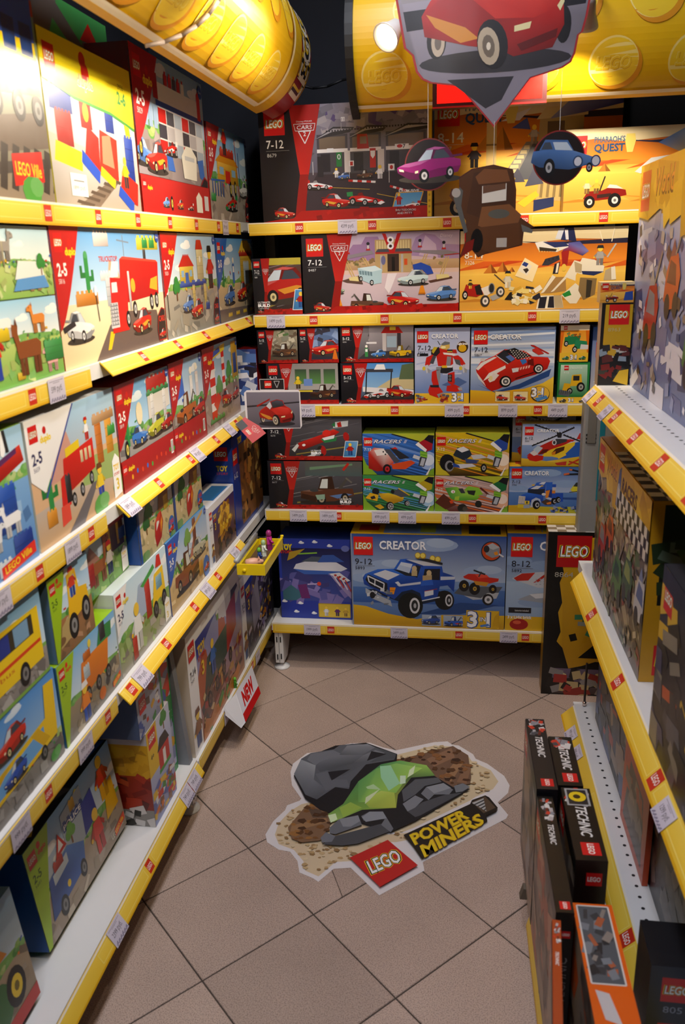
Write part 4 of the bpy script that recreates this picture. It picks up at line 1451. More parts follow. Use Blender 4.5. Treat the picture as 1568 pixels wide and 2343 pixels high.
def sc_blocks(a):
    duplo_scene(a, ('c8dcec', '6aa8e0'), ('b0a498', '90867e'), .42)
    A = a.A
    house(a,A*.20,.42,A*.5,.34,'e8b02a','d8901c','c83020');bk(a,A*.28,.70,A*.62,.78,'d03a20')
    a.line((A * .72, .3), (A * .66, .95), .02, 'b83a30'); a.line((A * .76, .3), (A * .74, .8), .02, '2a4aa8')
    minifig(a, A * .40, .72, .24, 'd83020', '3a3a3a', 'e8e8e8')
    for i in range(5):
        bk(a, A * (.06 + .06 * i), .26, A * (.08 + .06 * i), .42, '3a62b0')
    a.line((A * .04, .42), (A * .36, .44), .02, '3a62b0')
    racer(a,A*.50,.12,.18,'c0281c','2a8a4a');car(a,A*.84,.30,.13,'e8e8ea',rim='e8e8e8');bk(a,A*.02,.2,A*.12,.27,'3a9a4a')
    wheel(a, A * .5, .36, .045, .09, 'd8c860'); wheel(a, A * .62, .38, .045, .09, 'd8c860')

def sc_rail_fair(a):   # yellow headed old toddler train box
    A = a.A
    a.rect(0, 0, A, .70, 'a89c8e', 'd8dce6')
    for i in range(5):
        a.ell(A * (.12 + .2 * i), .60, .07, .12, 'b8c8dc')
    a.poly([(0, .25), (A, .18), (A, .30), (0, .42)], 'c8c0b0')
    a.poly([(A * .22, 0), (A * .62, .20), (A * .72, .19), (A * .45, 0)], '7a6a5c')
    for i in range(6):
        a.poly([(A*(.2+.08*i),.02+.035*i),(A*(.38+.07*i),0+.035*i),(A*(.40+.07*i),.02+.035*i),(A*(.22+.08*i),.04+.035*i)],'5a4c40')
    bk(a,A*.04,.56,A*.26,.70,'2a52c0');bk(a,A*.08,.36,A*.24,.56,'c8241a');a.poly([(A*.03,.26),(A*.30,.22),(A*.32,.34),(A*.06,.38)],'f0d81c')
    bk(a, A * .34, .50, A * .46, .72, 'c8301c'); a.ell(A * .40, .60, .045, .06, 'f0c030')
    a.poly([(A*.34,.30),(A*.50,.22),(A*.52,.46),(A*.40,.52)],'b8281c');a.poly([(A*.30,.28),(A*.48,.16),(A*.50,.24),(A*.32,.36)],'2a52c0')
    a.poly([(A*.50,.24),(A*.72,.20),(A*.74,.48),(A*.54,.52)],'d83420');a.poly([(A*.54,.30),(A*.68,.28),(A*.66,.50),(A*.56,.48)],'e08a6a')
    a.poly([(A * .50, .22), (A * .66, .14), (A * .68, .2), (A * .52, .28)], 'f0d020')
    bk(a,A*.62,.52,A*.72,.74,'2a4ab8');a.poly([(A*.60,.70),(A*.70,.82),(A*.90,.78),(A*.94,.50),(A*.88,.50),(A*.84,.72),(A*.72,.74)],'f0d81c')
    bk(a, A * .84, .20, A * .95, .52, '2a4ab8')
    a.poly([(A*.72,.10),(A*.95,.04),(A*.98,.20),(A*.78,.28)],'c02a1c');a.poly([(A*.70,.10),(A*.88,-.02),(A*.9,.06),(A*.73,.17)],'2a52c0')
    minifig(a, A * .82, .16, .22, 'f0d020', '3a3a3a')
    a.poly([(0,1),(A,1),(A,.60),(A*.7,.66),(A*.3,.68),(0,.74)],'ecd81e');a.poly([(0,.74),(A*.3,.68),(A*.7,.66),(A,.60),(A,.58),(A*.7,.64),(A*.3,.66),(0,.72)],'4a9a3c')
    a.logo(.05, .78, .15); a.ell(A * .42, .92, .05, .05, 'c8241a'); a.ell(A * .44, .84, .06, .07, 'c8241a')
    a.text('duplo',A*.34,.755,.07,'f4f0d8',width=.26,bold=.06);a.text('duplo',A*.34,.757,.07,'d8a018',width=.26,bold=.03)
    a.text('2936',A*.82,.84,.035,'3a3a20',width=.1);a.text('2-6',A*.80,.74,.08,'3a8a3a',width=.16,bold=.04)
    a.rect(A*.16,.06,A*.33,.20,'f0eee8');a.rect(A*.19,.15,A*.30,.16,'8a8a8a');a.text('1899 руб.',A*.18,.10,.025,'4a4a4a',width=A*.13)

def sc_passenger(a):   # near train box: yellow and blue railcar
    A = a.A
    a.rect(0, 0, A, 1, '8a7a68', '6a9a80')
    a.poly([(0, .62), (A, .75), (A, 1), (0, 1)], '3a52a0')
    for i in range(9):
        a.line((A * .1 * i + .2, .70), (A * .1 * i + .35, 1.0), .03, '7a88b8')
    a.poly([(A * .3, .70), (A, .72), (A, .78), (A * .3, .76)], 'b03a30')
    a.poly([(0,.10),(A,.22),(A,.36),(0,.22)],'6a5c50');a.poly([(0,.02),(A,.14),(A,.18),(0,.07)],'4a4440')
    for i in range(12):
        a.poly([(A*.09*i,.04),(A*.09*i+.05,.03),(A*.09*i+.10,.20),(A*.09*i+.05,.21)],'3a3430')
    a.poly([(A * .30, .36), (A * .98, .42), (A * .98, .76), (A * .62, .78), (A * .36, .66)], 'f0cc20')
    a.poly([(A * .34, .60), (A * .98, .62), (A * .98, .80), (A * .60, .80)], '2a5ac0')
    for i in range(3):
        a.rect(A * (.58 + .14 * i), .56, A * (.68 + .14 * i), .68, '20407a')
    a.rect(A * .40, .44, A * .98, .47, 'd83a20')
    a.rect(A * .42, .58, A * .52, .70, 'a8c8d8')
    for wx in (.42, .60, .78, .94):
        wheel(a, A * wx, .36, .05, .06, '8a8a8a')
    a.poly([(A*.66,.05),(A*.92,.08),(A*.92,.20),(A*.66,.17)],'d8281c');a.text('LEGO Ville',A*.68,.095,.05,'f0d020',width=A*.22,bold=.02)
    bush(a, A * .8, .04, .08)

def sc_track(a):       # green box with track behind
    A = a.A
    a.rect(0, 0, A, 1, '3a9a4a', '4aaa58')
    a.poly([(A * .05, .55), (A * .3, .98), (A * .5, .98), (A * .25, .55)], '6a6460')
    a.poly([(A * .3, .98), (A * .75, .72), (A * .8, .78), (A * .45, 1.0)], '6a6460')
    a.ell(A * .78, .80, .09, .09, '8a8a8e'); a.poly([(A * .70, .86), (A * .8, .96), (A * .9, .86)], 'd02a1c')
    a.rect(A*.48,.70,A*.64,.82,'d8381c');a.text('LEGO Ville',A*.49,.74,.035,'f0d020',width=A*.14,bold=.02)

def art_lime(a, num, scene, age='2-5', w=.48, h=.95, straight=True, badge=True):
    A = a.A
    scene(a)
    a.poly([(0, 1), (min(.42, A * .5), 1), (min(.2, A * .3), .45), (.06, 0), (0, 0)], '9cc21c')
    a.logo(.035,.80,.13);a.text('duplo',.19,.84,.045,'d82a1c',width=.13,bold=.04);a.ell(.22,.92,.03,.034,'d82a1c',n=8)
    a.text(age,.045,.66,.075,'3a5a1a',width=.13,bold=.02);a.text(num,.05,.61,.03,'4a6a20',width=.09)
    if badge:
        a.poly([(A-.26,.04),(A-.02,.09),(A-.02,.17),(A-.26,.12)],'e04a1c');a.text('LEGO Ville',A-.245,.065,.04,'f0d020',width=.2,bold=.02,rot=.2)

def sc_bus(a):
    duplo_scene(a, ('d0e4f0', '7ab8e8'), ('9a9690', '86807c'), .3)
    A = a.A
    a.poly([(A * .05, .2), (A * .96, .2), (A * .96, .80), (A * .15, .84), (A * .05, .6)], 'ecc81c')
    a.rect(A * .20, .54, A * .90, .76, '3a3426')
    for i in range(4):
        a.rect(A*(.22+.17*i),.55,A*(.35+.17*i),.75,('6a94c8','8a5a3a','2a3a8a','7aa0c0')[i])
    a.rect(A * .10, .40, A * .95, .44, 'd8401c')
    a.text('school bus', A * .3, .32, .05, 'c8501c', width=A * .4)
    for wx in (.24, .78):
        wheel(a, A * wx, .2, .10, .13, '7a7a7a')
    a.rect(0, 0, A, .04, '7aa848')

def sc_carrier(a):
    duplo_scene(a, ('a8ccec', '4a90d8'), ('8a8680', '7a746e'), .28)
    A = a.A
    a.ell(A * .2, .62, .04, .05, 'f0d848')
    a.poly([(A*.20,.18),(A*.96,.30),(A*.98,.90),(A*.90,.92),(A*.88,.58),(A*.24,.44)],'ecc41a')
    a.poly([(A * .32, .24), (A * .86, .33), (A * .86, .52), (A * .34, .40)], '6aa8e0')
    a.poly([(A*.30,.24),(A*.36,.25),(A*.60,.50),(A*.54,.50)],'d8ac14');a.poly([(A*.76,.54),(A*.82,.55),(A*.90,.34),(A*.84,.32)],'d8ac14')
    car(a, A * .62, .58, .20, 'd02c1c'); car(a, A * .62, .28, .15, '2a52b8')
    for wx in (.34, .46, .84):
        wheel(a, A * wx, .18 + .08 * wx, .06, .08, '6a6a6a')
    bush(a, A * .92, .1, .1)

def sc_digger(a):
    duplo_scene(a, ('d8e8f0', '8ac0ec'), ('a8744a', '8a6a4a'), .45)
    A = a.A
    a.poly([(A*.36,.30),(A*.92,.40),(A*.90,.62),(A*.70,.66),(A*.66,.92),(A*.44,.90),(A*.42,.58)],'ecba18')
    a.poly([(A*.47,.62),(A*.63,.64),(A*.62,.86),(A*.48,.84)],'a8c4d0');minifig(a,A*.55,.60,.24,'d84020','2a4aa0','d02818')
    a.poly([(A * .12, .12), (A * .40, .16), (A * .40, .44), (A * .20, .36)], 'b8a068')
    wheel(a, A * .48, .26, .12, .16, '8a8a8a'); wheel(a, A * .82, .34, .11, .16, '8a8a8a')
    a.ell(A * .15, .2, .1, .05, '7a5a3a')

def sc_dumper(a):
    duplo_scene(a, ('d8eaf4', '7ab8e8'), ('9c8c70', '7a766e'), .4)
    A = a.A
    a.ell(A * .52, .90, .04, .05, 'f0d848')
    a.poly([(A*.30,.34),(A*.78,.40),(A*.84,.76),(A*.36,.76)],'e07a1c',['c0641a','d8741c','ec8a2a','e8842a'])
    bk(a, A * .38, .52, A * .48, .68, 'c8d8e0'); bk(a, A * .40, .74, A * .52, .84, 'd8701c')
    a.poly([(A*.64,.76),(A*.90,.74),(A*.92,.92),(A*.70,.95)],'3a8a4a');bk(a,A*.70,.78,A*.80,1.0,'3a3a3e')
    for wx in (.42, .60, .78):
        wheel(a, A * wx, .32, .07, .1, '6a6a6a')
    minifig(a,A*.36,.04,.32,'e8842a','2a52b0','f0f0f0');a.ell(A*.64,.14,.09,.08,'c8641c');bush(a,A*.9,.1,.1)
    a.ell(A * .75, .22, .05, .06, '3a3a3a')

def sc_space_boy(a):
    duplo_scene(a, ('e8f0f4', 'c8e4f4'), ('8aa858', '9a948a'), .42)
    A = a.A
    a.poly([(A*.30,.44),(A*.42,.84),(A*.50,.84),(A*.55,.44)],'a8b8d0');bk(a,A*.52,.34,A*.62,.80,'c8301c');a.poly([(A*.45,.80),(A*.72,.92),(A*.74,.86),(A*.50,.76)],'4aa048')
    a.poly([(A*.64,.40),(A*.92,.46),(A*.90,.80),(A*.72,.78)],'f0c81e');bk(a,A*.74,.56,A*.86,.72,'8ac0d8');wheel(a,A*.70,.34,.08,.11,'5a5a5e');wheel(a,A*.88,.38,.08,.11,'5a5a5e')
    a.poly([(A * .76, .84), (A * .88, .82), (A * .86, .97), (A * .80, .98)], 'd0281c')
    minifig(a, A * .34, .10, .40, 'eef0ee', 'e4e6e4'); bk(a, A * .22, .04, A * .30, .3, 'c8281c')
    a.poly([(A*.86,.04),(A*.98,.06),(A*.98,.30),(A*.92,.36),(A*.87,.30)],'f4f4f2');a.text('TOY',A*.88,.23,.04,'e8c020',width=A*.09,bold=.05);a.text('3',A*.90,.08,.08,'e0c020',bold=.03)

def sc_ranch(a):
    duplo_scene(a, ('c8d8e8', 'a8cce8'), ('8ab050', '6aa048'), .5)
    A = a.A
    a.poly([(A * .1, .5), (A * .25, .78), (A * .42, .5)], 'b08070')
    bk(a,A*.55,.45,A*.95,.92,'5a3422');bk(a,A*.60,.50,A*.66,.88,'e8b82a');bk(a,A*.80,.5,A*.85,.88,'e8b82a');bk(a,A*.54,.84,A*.98,.92,'b82a1c');bk(a,A*.84,.55,A*.98,.72,'2a4aa0')
    beast(a, A * .38, .14, .34, 'a8602c', neck=.3, flip=True); bk(a, A * .16, .20, A * .28, .52, 'c8281c')
    minifig(a, A * .60, .16, .34, 'f0e8e0', '2a3a6a', 'c02018'); bush(a, A * .15, .06, .1, '2a7a3a')
    a.poly([(A*.84,.02),(A*.98,.04),(A*.98,.36),(A*.91,.42),(A*.85,.34)],'f4f4f2');a.text('TOY',A*.86,.27,.045,'e8c020',width=A*.1,bold=.05);a.text('STORY',A*.86,.22,.022,'c82a1c',width=A*.1)

def sc_redcar(a):
    duplo_scene(a, ('d8dce8', 'a8bce0'), ('d8c498', 'b8b084'), .55)
    A = a.A
    tree(a, A * .30, .48, .40, '2f7a3a'); tree(a, A * .22, .38, .3, '2a6a34')
    a.poly([(A*.55,.6),(A*.85,.6),(A*.88,.95),(A*.62,.95)],'8a5a34');bk(a,A*.72,.55,A*.84,.78,'e0b82a')
    a.push(A * .56, .16, .40, rot=.35)
    a.poly([(-.55,-.10),(-.5,.35),(-.2,.85),(.25,1.0),(.62,.92),(.60,.40),(.1,-.06)],'c0241a',['901812','b8201a','d0301f','d83c28','c82a1c','a81c14','981812'])
    a.poly([(-.25,.50),(.20,.62),(.30,.84),(-.05,.78)],'dfe4e6');a.poly([(-.1,.88),(.5,.96),(.45,.78),(.2,.7)],'e04a30')
    a.poly([(.1, .1), (.5, .42), (.56, .7), (.3, .5)], 'e89a2a')
    a.pop()
    a.ell(A*.90,.16,.16,.2,'2a6ac0');a.text('CARS',A*.90,.22,.07,'d83020',width=.2,bold=.04,anchor='c');car(a,A*.88,.08,.09,'d03020')
    bush(a, A * .12, .04, .16, '5a8a48'); bush(a, A * .9, .0, .12, '5a8a48')

def sc_desert_tow(a):
    duplo_scene(a, ('d8e0ea', '8ab4e0'), ('e0c48c', 'b89a68'), .5)
    A = a.A
    a.poly([(A*.5,.5),(A*.62,.72),(A*.78,.5)],'b8705a');bk(a,A*.62,.6,A*.70,.98,'8a4a28');a.poly([(A*.55,.85),(A*.9,1.0),(A*.9,.95),(A*.55,.8)],'d8b06a');tree(a,A*.48,.62,.3,'7aa850')
    truck(a, A * .42, .16, .34, '8a4a28', flip=True); car(a, A * .76, .40, .20, 'c8c4a8', flip=True)
    a.ell(A*.9,.14,.14,.16,'2a6ac0');car(a,A*.9,.08,.08,'d03020');bk(a,A*.70,.1,A*.80,.3,'d89a2a')

def sc_police(a):
    duplo_scene(a, ('d8e4ec', '7ab0e4'), ('b0a088', '9a8a78'), .42)
    A = a.A
    a.ell(A * .55, .90, .04, .06, 'f0e048')
    a.poly([(A*.34,.42),(A*.60,.45),(A*.60,.95),(A*.36,.90)],'a8b8c8');bk(a,A*.36,.72,A*.60,.80,'2a4aa0');a.text('POLICE',A*.37,.735,.05,'f0f0f0',width=A*.2,bold=.02);bk(a,A*.46,.82,A*.52,.92,'f0c020')
    a.poly([(A * .55, .45), (A * .72, .50), (A * .70, .80), (A * .57, .76)], '2a3a9a')
    a.poly([(A*.10,.16),(A*.48,.22),(A*.52,.44),(A*.36,.60),(A*.14,.52)],'3a66b8',['26488a','3a66b8','4a7ac8','5a8ad8','3a5aa8']);a.poly([(A*.18,.42),(A*.34,.46),(A*.34,.56),(A*.18,.52)],'c8d8e4');a.ell(A*.30,.28,.03,.035,'f0d020');bk(a,A*.2,.52,A*.3,.6,'c83a2a')
    wheel(a, A * .22, .16, .07, .1, '7a7a7a'); wheel(a, A * .46, .22, .06, .09, '7a7a7a')
    a.poly([(A*.80,.30),(A*.96,.32),(A*.94,.66),(A*.84,.64)],'e8b81e');minifig(a,A*.84,.52,.32,'c8301c','e8b020');minifig(a,A*.68,.12,.32,'d83a24','c83020')
    a.poly([(A*.24,.60),(A*.30,.80),(A*.36,.62)],'c82a1c');a.poly([(A*.27,.64),(A*.30,.75),(A*.33,.65)],'f0f0f0')
    tree(a, A * .42, .55, .2, '6aa848'); a.text('LEGO Ville', A * .80, .06, .05, 'e8e8d8', width=A * .16)

def sc_tractor(a):
    duplo_scene(a, ('c8dcec', '8ab8e0'), ('a89478', '8a7a62'), .5)
    A = a.A
    a.poly([(A*.1,.3),(A*.6,.36),(A*.7,.8),(A*.3,.84)],'3a5a9a');a.poly([(A*.2,.5),(A*.45,.55),(A*.4,.78),(A*.25,.76)],'c8d4dc')
    minifig(a,A*.4,.25,.40,'3a9a3c','2a7a34');a.ell(A*.62,.30,.14,.18,'3a6a3a');wheel(a,A*.8,.3,.12,.16,'e0c030');a.poly([(A*.5,.6),(A*.7,.75),(A*.8,.6)],'d88a2a');a.rect(0,0,A,.12,'b8281c')

def art_toys(a, frame='f0f0f2', scene=None, age='7-14', num='7597', title=True, side=.22):
    """white framed film box: logo on a white column, picture right of it"""
    A = a.A
    a.rect(0, 0, A, 1, frame)
    p = min(side, A * .3)
    a.region = (p, A, 0, .88)
    scene(a)
    a.region = None
    a.poly([(p, .72), (p + .5, .88), (p, .88)], '2a3a9a')
    a.logo(p * .14, .80 - p * .1, p * .7)
    a.text(age, p * .16, .64, .06, '26262a', width=p * .62, bold=.01)
    a.text(num, p * .18, .60, .025, '5a5a5e', width=p * .4)
    if title:
        a.text('TOY',p+.03,.74,.07,'e8c01e',width=.18,bold=.06);a.text('STORY',p+.03,.69,.035,'c8301c',width=.18,bold=.04);a.text('3',p+.09,.55,.11,'e8c020',bold=.03)
    minifig(a, p * .55, .05, .30, '8a5a34', '3a5a9a', '6a3a20')

def sc_west_big(a):
    A = a.A
    a.rect(0, 0, A, 1, 'a86a3a', '8aa0dc')
    a.poly([(0,.3),(A*.22,.72),(A*.30,.7),(A*.36,.3)],'b0542a');a.poly([(A*.5,.4),(A*.55,.84),(A*.64,.82),(A*.72,.4)],'b85c44')
    for i in range(7):
        a.ell(A * (.60 + .06 * i), .86 - .03 * (i % 3), .10, .09, 'd8d4d8')
    a.poly([(A*.20,.28),(A*.66,.40),(A*.70,.66),(A*.30,.62)],'3a4a3e',['26332a','34463a','44584a','3a4c40'])
    a.poly([(A*.66,.40),(A*.88,.52),(A*.90,.84),(A*.70,.76)],'a8241c');a.poly([(A*.80,.80),(A*.96,.84),(A*.94,.90),(A*.82,.88)],'3a2a20')
    a.poly([(A * .16, .10), (A * .60, .20), (A * .58, .34), (A * .18, .28)], '6a3a26')
    a.clutter(A*.16,.06,A*.95,.40,60,['5a3a2a','8a3020','3a3430','b8863a','7a5a48','9a2a1c','c8a878'],.02,.06,11)
    for wx in (.30, .44, .58, .72):
        wheel(a, A * wx, .20 + .2 * wx, .05, .07, '6a4a3a')
    a.clutter(A * .2, .0, A * .9, .12, 22, ['c87a3a', '4a8a3c', 'b8702e'], .03, .09, 4)
    minifig(a, A * .40, .42, .30, '3a6ab0', '3a5aa0'); minifig(a, A * .53, .80, .14, 'e8e8e8', '8ac03c')

def sc_clear(a):
    A = a.A
    a.rect(0, 0, A, 1, '3a3040', '4a4468')
    a.clutter(A*.2,.05,A,.85,70,['2a2030','6a5a8a','8a7ab0','b8b0c8','4a2a5a','c8a02a','5a5a66','9a94a4'],.02,.08,21)
    a.poly([(A*.3,.2),(A*.55,.3),(A*.5,.8),(A*.28,.6)],'8a8498');a.clutter(A*.5,.2,A*.9,.4,14,['d89a2a','b8701c','e8c040'],.02,.05,4)

def sc_yellowbot(a):
    A = a.A
    a.rect(0, 0, A, 1, '6a4a30', '3a2a6a')
    a.poly([(A*.35,.35),(A*.75,.40),(A*.8,.72),(A*.58,.88),(A*.38,.7)],'d8a01c');a.clutter(A*.3,.3,A*.85,.85,40,['e8b82a','b8801c','f0cc40','8a5a1c'],.03,.09,8)
    a.clutter(A*.3,.02,A,.30,26,['3a2a1c','2a2420','6a4a20'],.04,.1,9);a.poly([(A*.6,.85),(A*.7,.97),(A*.8,.9)],'6a2a7a')

def art_storm(a):      # blue cloud box with a space craft
    a.src(80, 90, 400, 455)
    a.rect(80, 455, 400, 90, '24389a', '2a3ea6')
    a.rect(92, 372, 400, 132, '3a4a9a', '1a1c4a')
    a.clutter(95, 230, 400, 370, 26, ['5a5aa0', '7a70b0', '4a4a8a', '8a80c0', '3a3a78'], 14, 46, 3)
    a.poly([(92, 330), (130, 300), (190, 345), (150, 372), (92, 372)], '3a6a7a')
    ship(a, 265, 262, 120)
    a.poly([(300, 240), (400, 330), (400, 360), (330, 280)], '9a8ab8')
    for i in range(4):
        a.line((320 + i * 18, 248 + i * 8), (352 + i * 16, 300 + i * 8), 6, 'b83a30' if i % 2 else 'd8d0d8')
    a.poly([(160,300),(200,295),(215,360),(175,362)],'6a2a6a');a.line((205,296),(255,292),5,'c8b8e0');a.ell(257,292,9,9,'d84030')
    for (x, y) in ((185, 108), (245, 104), (310, 120), (98, 378), (170, 385), (150, 425), (230, 430)):
        a.ell(x, y, 13, 5, 'e4e6f0', n=10); a.ell(x - 2, y - 4, 7, 5, 'f0f2f8', n=8)
    a.rect(252,445,392,384,'d8b83a');a.lines([(252,445),(392,445),(392,384),(252,384)],4,'b89a2a',close=True)
    minifig(a,285,440,44,'e0e0e6','c8c8d0');minifig(a,335,440,44,'5a2a6a','3a2a4a');minifig(a,372,440,40,'c8a03a','8a6a2a')
    a.text('TOY',92,140,24,'e8d020',width=52,bold=.07);a.text('STORY',90,156,12,'c8301c',width=54,bold=.04)
    a.poly([(130, 150), (200, 134), (150, 175), (118, 190)], 'b8962a')
    a.ell(378, 130, 18, 14, '6a74b8')
    a.pop()

def creator_head(a, age, num, lx, ly, lk, tx, tw, th=.075, dark=True, ay=None):
    a.logo(lx, ly, lk)
    a.text('CREATOR', tx, ly + lk * .34, th, '8a96b8', width=tw, bold=.035)
    a.text('CREATOR', tx, ly + lk * .34 + .004, th, 'f4f4f6', width=tw, bold=.02)
    c = '26262c' if dark else 'f0f0f0'
    ay = ly - .10 if ay is None else ay
    a.text(age, lx + .01, ay, .062, c, width=.175 if len(age) < 6 else .2)
    a.rect(lx + .01, ay - .013, lx + .21, ay - .016, '6a6a72')
    a.text(num, lx + .012, ay - .055, .03, c, width=.095)

def three_in_one(a, x, y, h, col='f6f6f8'):
    a.text('3', x, y, h, '2a4a8a', bold=.07); a.text('3', x + h * .03, y + h * .01, h, col, bold=.03)
    a.text('IN',x+h*.78,y+h*.38,h*.28,'20203a',bold=.06);a.text('IN',x+h*.78,y+h*.38,h*.28,col,bold=.01)
    a.text('1',x+h*1.16,y+h*.06,h*.9,'2a4a8a',bold=.07);a.text('1',x+h*1.18,y+h*.07,h*.9,col,bold=.03)
    a.poly([(x+h*.85,y-h*.02),(x+h*1.4,y+h*.10),(x+h*1.3,y+h*.24),(x+h*.8,y+h*.12)],'4a7ac0')

def art_suv(a):        # large sky-blue box, blue off-road car with trailer
    a.src(40, 97, 1245, 800)
    a.rect(40, 440, 1245, 97, 'a8b8d0', '26488e')
    a.rect(40, 800, 1245, 440, '3a60a0', '7a96c0')
    for (x, y, r) in ((330, 330, 150), (700, 170, 180), (1080, 360, 160), (160, 430, 130)):
        a.ell(x, y, r, r * .28, '96aacb', n=16); a.ell(x + 40, y - 15, r * .6, r * .2, 'a8bad4', n=14)
    a.rect(40, 620, 1245, 500, '2f559a', '4a70ac')
    a.poly([(40,800),(40,640),(150,650),(330,705),(560,740),(760,700),(1245,690),(1245,800)],'d09e14',['b8860e','d8aa1c','dcae20','d8a81a','d0a016','d8a81a','dab020','b8880e'])
    a.poly([(560, 700), (900, 600), (1200, 610), (900, 690)], '24457e')
    # trailer and quad
    a.poly([(850,530),(910,540),(1060,565),(1190,520),(1225,470),(900,475)],'54585e');a.poly([(930,545),(1060,560),(1110,520),(1200,515),(1180,560),(1000,575)],'b0b4b8')
    for (x, y, r) in ((928, 470, 44), (1150, 490, 34), (1010, 490, 48)):
        wheel(a, x, y, r * .9, r, 'b8943a', '151518', .35)
    a.poly([(920,400),(960,378),(1060,378),(1110,400),(1195,408),(1190,430),(1120,448),(1000,430),(930,412)],'c4281a');a.poly([(1010,380),(1100,382),(1120,400),(1040,410)],'e04a34')
    a.poly([(1000,430),(1120,440),(1100,470),(1020,460)],'c8882a');a.line((1000,350),(1090,380),12,'26262a');a.line((1040,400),(1060,360),10,'3a3a3e')
    wheel(a, 1115, 570, 44, 44, 'c8c8cc', '17171a', .66)
    # the blue car
    a.poly([(150, 520), (520, 640), (850, 560), (800, 520), (400, 500)], '14223c')
    for (x, y, rx, ry) in ((790, 585, 58, 75), (520, 635, 82, 100)):
        a.ell(x-12,y,rx+18,ry,'131316',n=20);a.ell(x+22,y,rx*.5,ry*.62,'d0d0d4',n=16);a.ell(x+22,y,rx*.33,ry*.45,'26262a',n=14);a.ell(x+24,y,rx*.14,ry*.2,'b0b0b4',n=10)
    a.poly([(130,430),(150,400),(250,362),(380,355),(430,282),(480,276),(600,320),(755,325),(765,378),(860,402),(850,520),(800,470),(740,480),(720,570),(600,590),(585,535),(520,510),(440,530),(380,590),(230,520),(140,480)],'1c4cab',['1a4298','2860c4','2c64c8','2a60c4','2a5cc0','2a5cc0','2452b4','1e4aa8','1c48a4','2050b0','14388a','163c90','183e94','163a8c','1a429a','1e4aa8','1e4aa8','1c46a2','1a429a','16388a','16388a'])
    a.poly([(215,400),(310,366),(425,398),(330,444)],'d4d6de');a.poly([(250,362),(380,355),(520,400),(425,398),(310,366)],'2f6ace')
    a.poly([(370, 358), (500, 375), (560, 412), (470, 405)], '20242e')
    a.poly([(400,358),(436,302),(526,316),(500,386)],'b6c4dc');a.poly([(436,302),(526,316),(515,345),(425,325)],'d0d8e6')
    a.poly([(474,282),(640,296),(760,326),(612,326)],'ccccd0');a.poly([(474,282),(612,326),(606,338),(470,296)],'1a3f92')
    a.poly([(528,398),(552,322),(592,332),(562,420)],'1c2436');a.poly([(604,432),(622,350),(742,346),(738,432)],'1a1c26')
    for (x, y) in ((540, 350), (655, 380)):
        a.rect(x - 22, y + 55, x + 22, y + 14, 'c0a878'); a.ell(x, y, 20, 22, 'cdb486', n=10)
    a.rect(605, 440, 672, 400, 'b89c6c'); a.poly([(600, 440), (680, 430), (690, 470), (590, 480)], '2a5cc0')
    a.poly([(745,432),(745,405),(860,402),(856,424)],'c4cad6');a.poly([(765,400),(765,372),(840,395)],'1a3f92')
    a.poly([(400,478),(590,448),(590,466),(420,490)],'c6cad6');a.poly([(385,460),(412,450),(430,470),(420,485)],'d4d8e0')
    a.poly([(620,520),(690,506),(690,545),(620,562)],'d4d6dc');a.line((620,520),(720,500),5,'a82a2a');a.line((600,595),(740,562),8,'d0d4dc')
    a.poly([(150,445),(172,402),(325,468),(328,545),(190,490)],'1a1e28');a.lines([(170,415),(300,470),(295,515),(180,460)],9,'dcdce0',close=True);a.line((228,440),(224,490),8,'dcdce0')
    a.poly([(345,498),(392,498),(376,552),(345,545)],'ec8f14');a.line((345,522),(385,524),4,'a85a0a')
    a.poly([(150,508),(230,550),(350,600),(362,648),(205,590),(150,545)],'a4aab2');a.clutter(160,520,350,640,16,['c8ccd0','70767e','3a3e46','8a9098'],8,20,2);a.ell(205,562,22,26,'1c1c20')
    for (x, y) in ((568, 250), (608, 252), (683, 270), (724, 276)):
        a.ell(x, y, 24, 24, 'b8901c', n=14); a.ell(x - 2, y - 2, 18, 18, 'f0d860', n=12)
    a.poly([(545, 275), (640, 272), (760, 300), (760, 316), (640, 296)], '26282e')
    a.ell(1132,206,78,73,'20242e',n=24);a.ell(1132,206,70,66,'c8481a',n=24);a.poly([(1085,170),(1140,145),(1195,175),(1190,240),(1140,255),(1090,230)],'8c9096');a.poly([(1085,170),(1140,145),(1195,175),(1145,195)],'b4b8bc');a.line((1190,225),(1225,245),12,'d8d8dc');a.poly([(1150,215),(1175,205),(1185,230),(1160,235)],'e8901c');a.ell(1095,190,22,26,'2a2a2e')
    for x in (600, 770):
        a.rect(x, 787, x + 152, 702, '8a9ab4', 'a8b4c4')
    car(a, 668, 775, 76, '2a4a9a', rim='9a9a9a'); truck(a, 850, 785, 76, '2a5ab8', bed='c03a2a')
    a.rect(950,795,1205,655,'d8ac1c');a.poly([(950,795),(1190,795),(1205,780),(1205,655),(1170,700),(1150,790)],'c89a14')
    a.pop()
    three_in_one(a, (955 - 40) / 1205 * a.A, .025, .165)
    creator_head(a, '9-12', '5893', .03, .775, .195, .29, .47, .085)
    a.poly([(0, 0), (.012, 0), (.012, 1), (0, 1)], '8a94ac')

